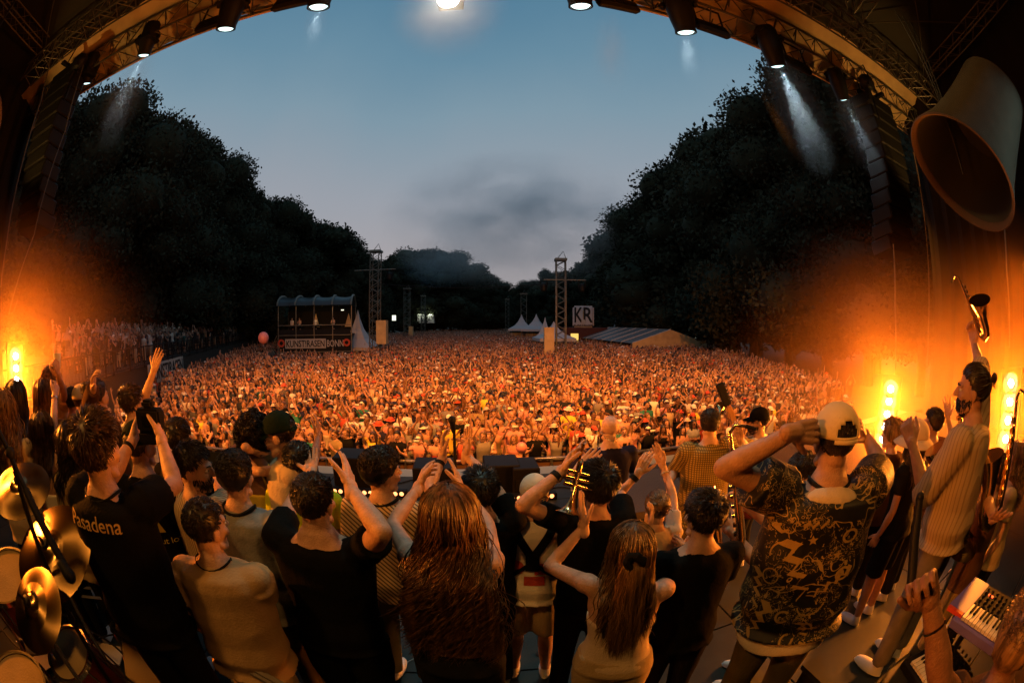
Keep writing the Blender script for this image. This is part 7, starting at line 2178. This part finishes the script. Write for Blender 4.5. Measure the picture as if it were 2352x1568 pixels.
def tree(x, y_, h, var, label, wf=1.0, group=None):
    global tid
    t = thing('tree', label, 'tree', (x, y_, GZ), cr.uniform(0, 6.28), group=group)
    c = link('crown', TM[var], None, t); c.scale = (h * wf, h * wf, h)
    q = link('trunk', tmb, None, t); q.scale = (h, h, h); tid += 1
    return t
def height_at(x, y_):
    h = 6.0
    while h < 40:
        px, py = proj((x, y_, GZ + h))
        if py <= skyline(px): break
        h += .25
    return h * 1.0
TL = []
y_ = 9.0; k = 0
while y_ < 112:
    x = -36 + cr.uniform(-1.2, 1.2) if y_ > 30 else -33 + cr.uniform(-1, 1)
    TL.append(('L', x, y_, k)); y_ += 5.2 + y_ * .035; k += 1
nL = k; y_ = 6.0; k = 0
while y_ < 125:
    TL.append(('R', 27.5 + cr.uniform(-.8, .8), y_, k)); y_ += 5.2 + y_ * .035; k += 1
nR = k
ordw = ['nearest', 'second nearest', 'third nearest', 'fourth nearest', 'fifth nearest', 'sixth nearest', 'seventh nearest', 'eighth nearest', 'ninth nearest', 'tenth nearest', 'eleventh nearest', 'twelfth nearest', 'thirteenth nearest', 'fourteenth nearest', 'fifteenth nearest', 'sixteenth nearest', 'seventeenth nearest', 'eighteenth nearest', 'nineteenth nearest', 'twentieth nearest']
for sd_, x, y_, k in TL:
    h = height_at(x, y_); sgn = -1 if sd_ == 'L' else 1
    px, py = proj((x, y_, GZ + h))
    tree(x, y_, h * .985, (k * 3 + (sd_ == 'R')) % (2 if y_ < 40 else 5), f'dark broadleaf tree, {ordw[min(k, 19)]} in the wall of trees along the {"terrace" if sd_ == "L" else "marquee"} side', 1.0 + .25 * (y_ > 60), 'trees walling the field')
# second rows: lower filler trees behind, so that no gaps open
for i in range(16):
    y_ = 6 + i * 7.5; 
    for sd_, x in (('L', -44), ('R', 35)):
        h = height_at(x, y_) * .86
        tree(x + cr.uniform(-1, 1), y_, h, (i * 2 + 1) % 5, ('dark tree half hidden behind the first row, ' + ordw[i] + ' on the ' + ('terrace' if sd_ == 'L' else 'marquee') + ' side'), 1.25, 'trees half hidden behind the ' + ('terrace' if sd_ == 'L' else 'marquee') + ' side row')
far = [(880, 632, 120), (905, 590, 122), (935, 578, 126), (965, 572, 130), (1000, 578, 128), (1035, 578, 132), (1065, 598, 135), (1092, 615, 138), (1118, 632, 140), (1142, 655, 150), (1165, 668, 190), (1185, 668, 190), (1205, 655, 170), (1230, 640, 165), (1256, 615, 160), (1278, 625, 158), (1300, 632, 140), (1325, 615, 132)]
for i, (px, py, t_) in enumerate(far):
    p = at(px, py, t_); tree(p.x, p.y, p.z - GZ, 5 if px in (1256,) else (i * 2) % 5, ('conical dark tree rising in the hazy gap right of centre' if px == 1256 else f'distant tree, number {i + 1} from the left in the group closing the vista'.replace('number ', '').replace(f'{i + 1} from', ordw[0] and ['first', 'second', 'third', 'fourth', 'fifth', 'sixth', 'seventh', 'eighth', 'ninth', 'tenth', 'eleventh', 'twelfth', 'thirteenth', 'fourteenth', 'fifteenth', 'sixteenth', 'seventeenth', 'eighteenth'][i] + ' from')), 1.25, 'distant trees closing the vista')
g = G(); v = []; n = 60
for i in range(n + 1):
    x = -300 + 600 * i / n; v += [(x, 260, 0), (x, 260, 17 + 4 * math.sin(i * 1.3) + 2 * math.sin(i * 3.1))]
g.add(v, [(2 * i, 2 * i + 2, 2 * i + 3, 2 * i + 1) for i in range(n)]);
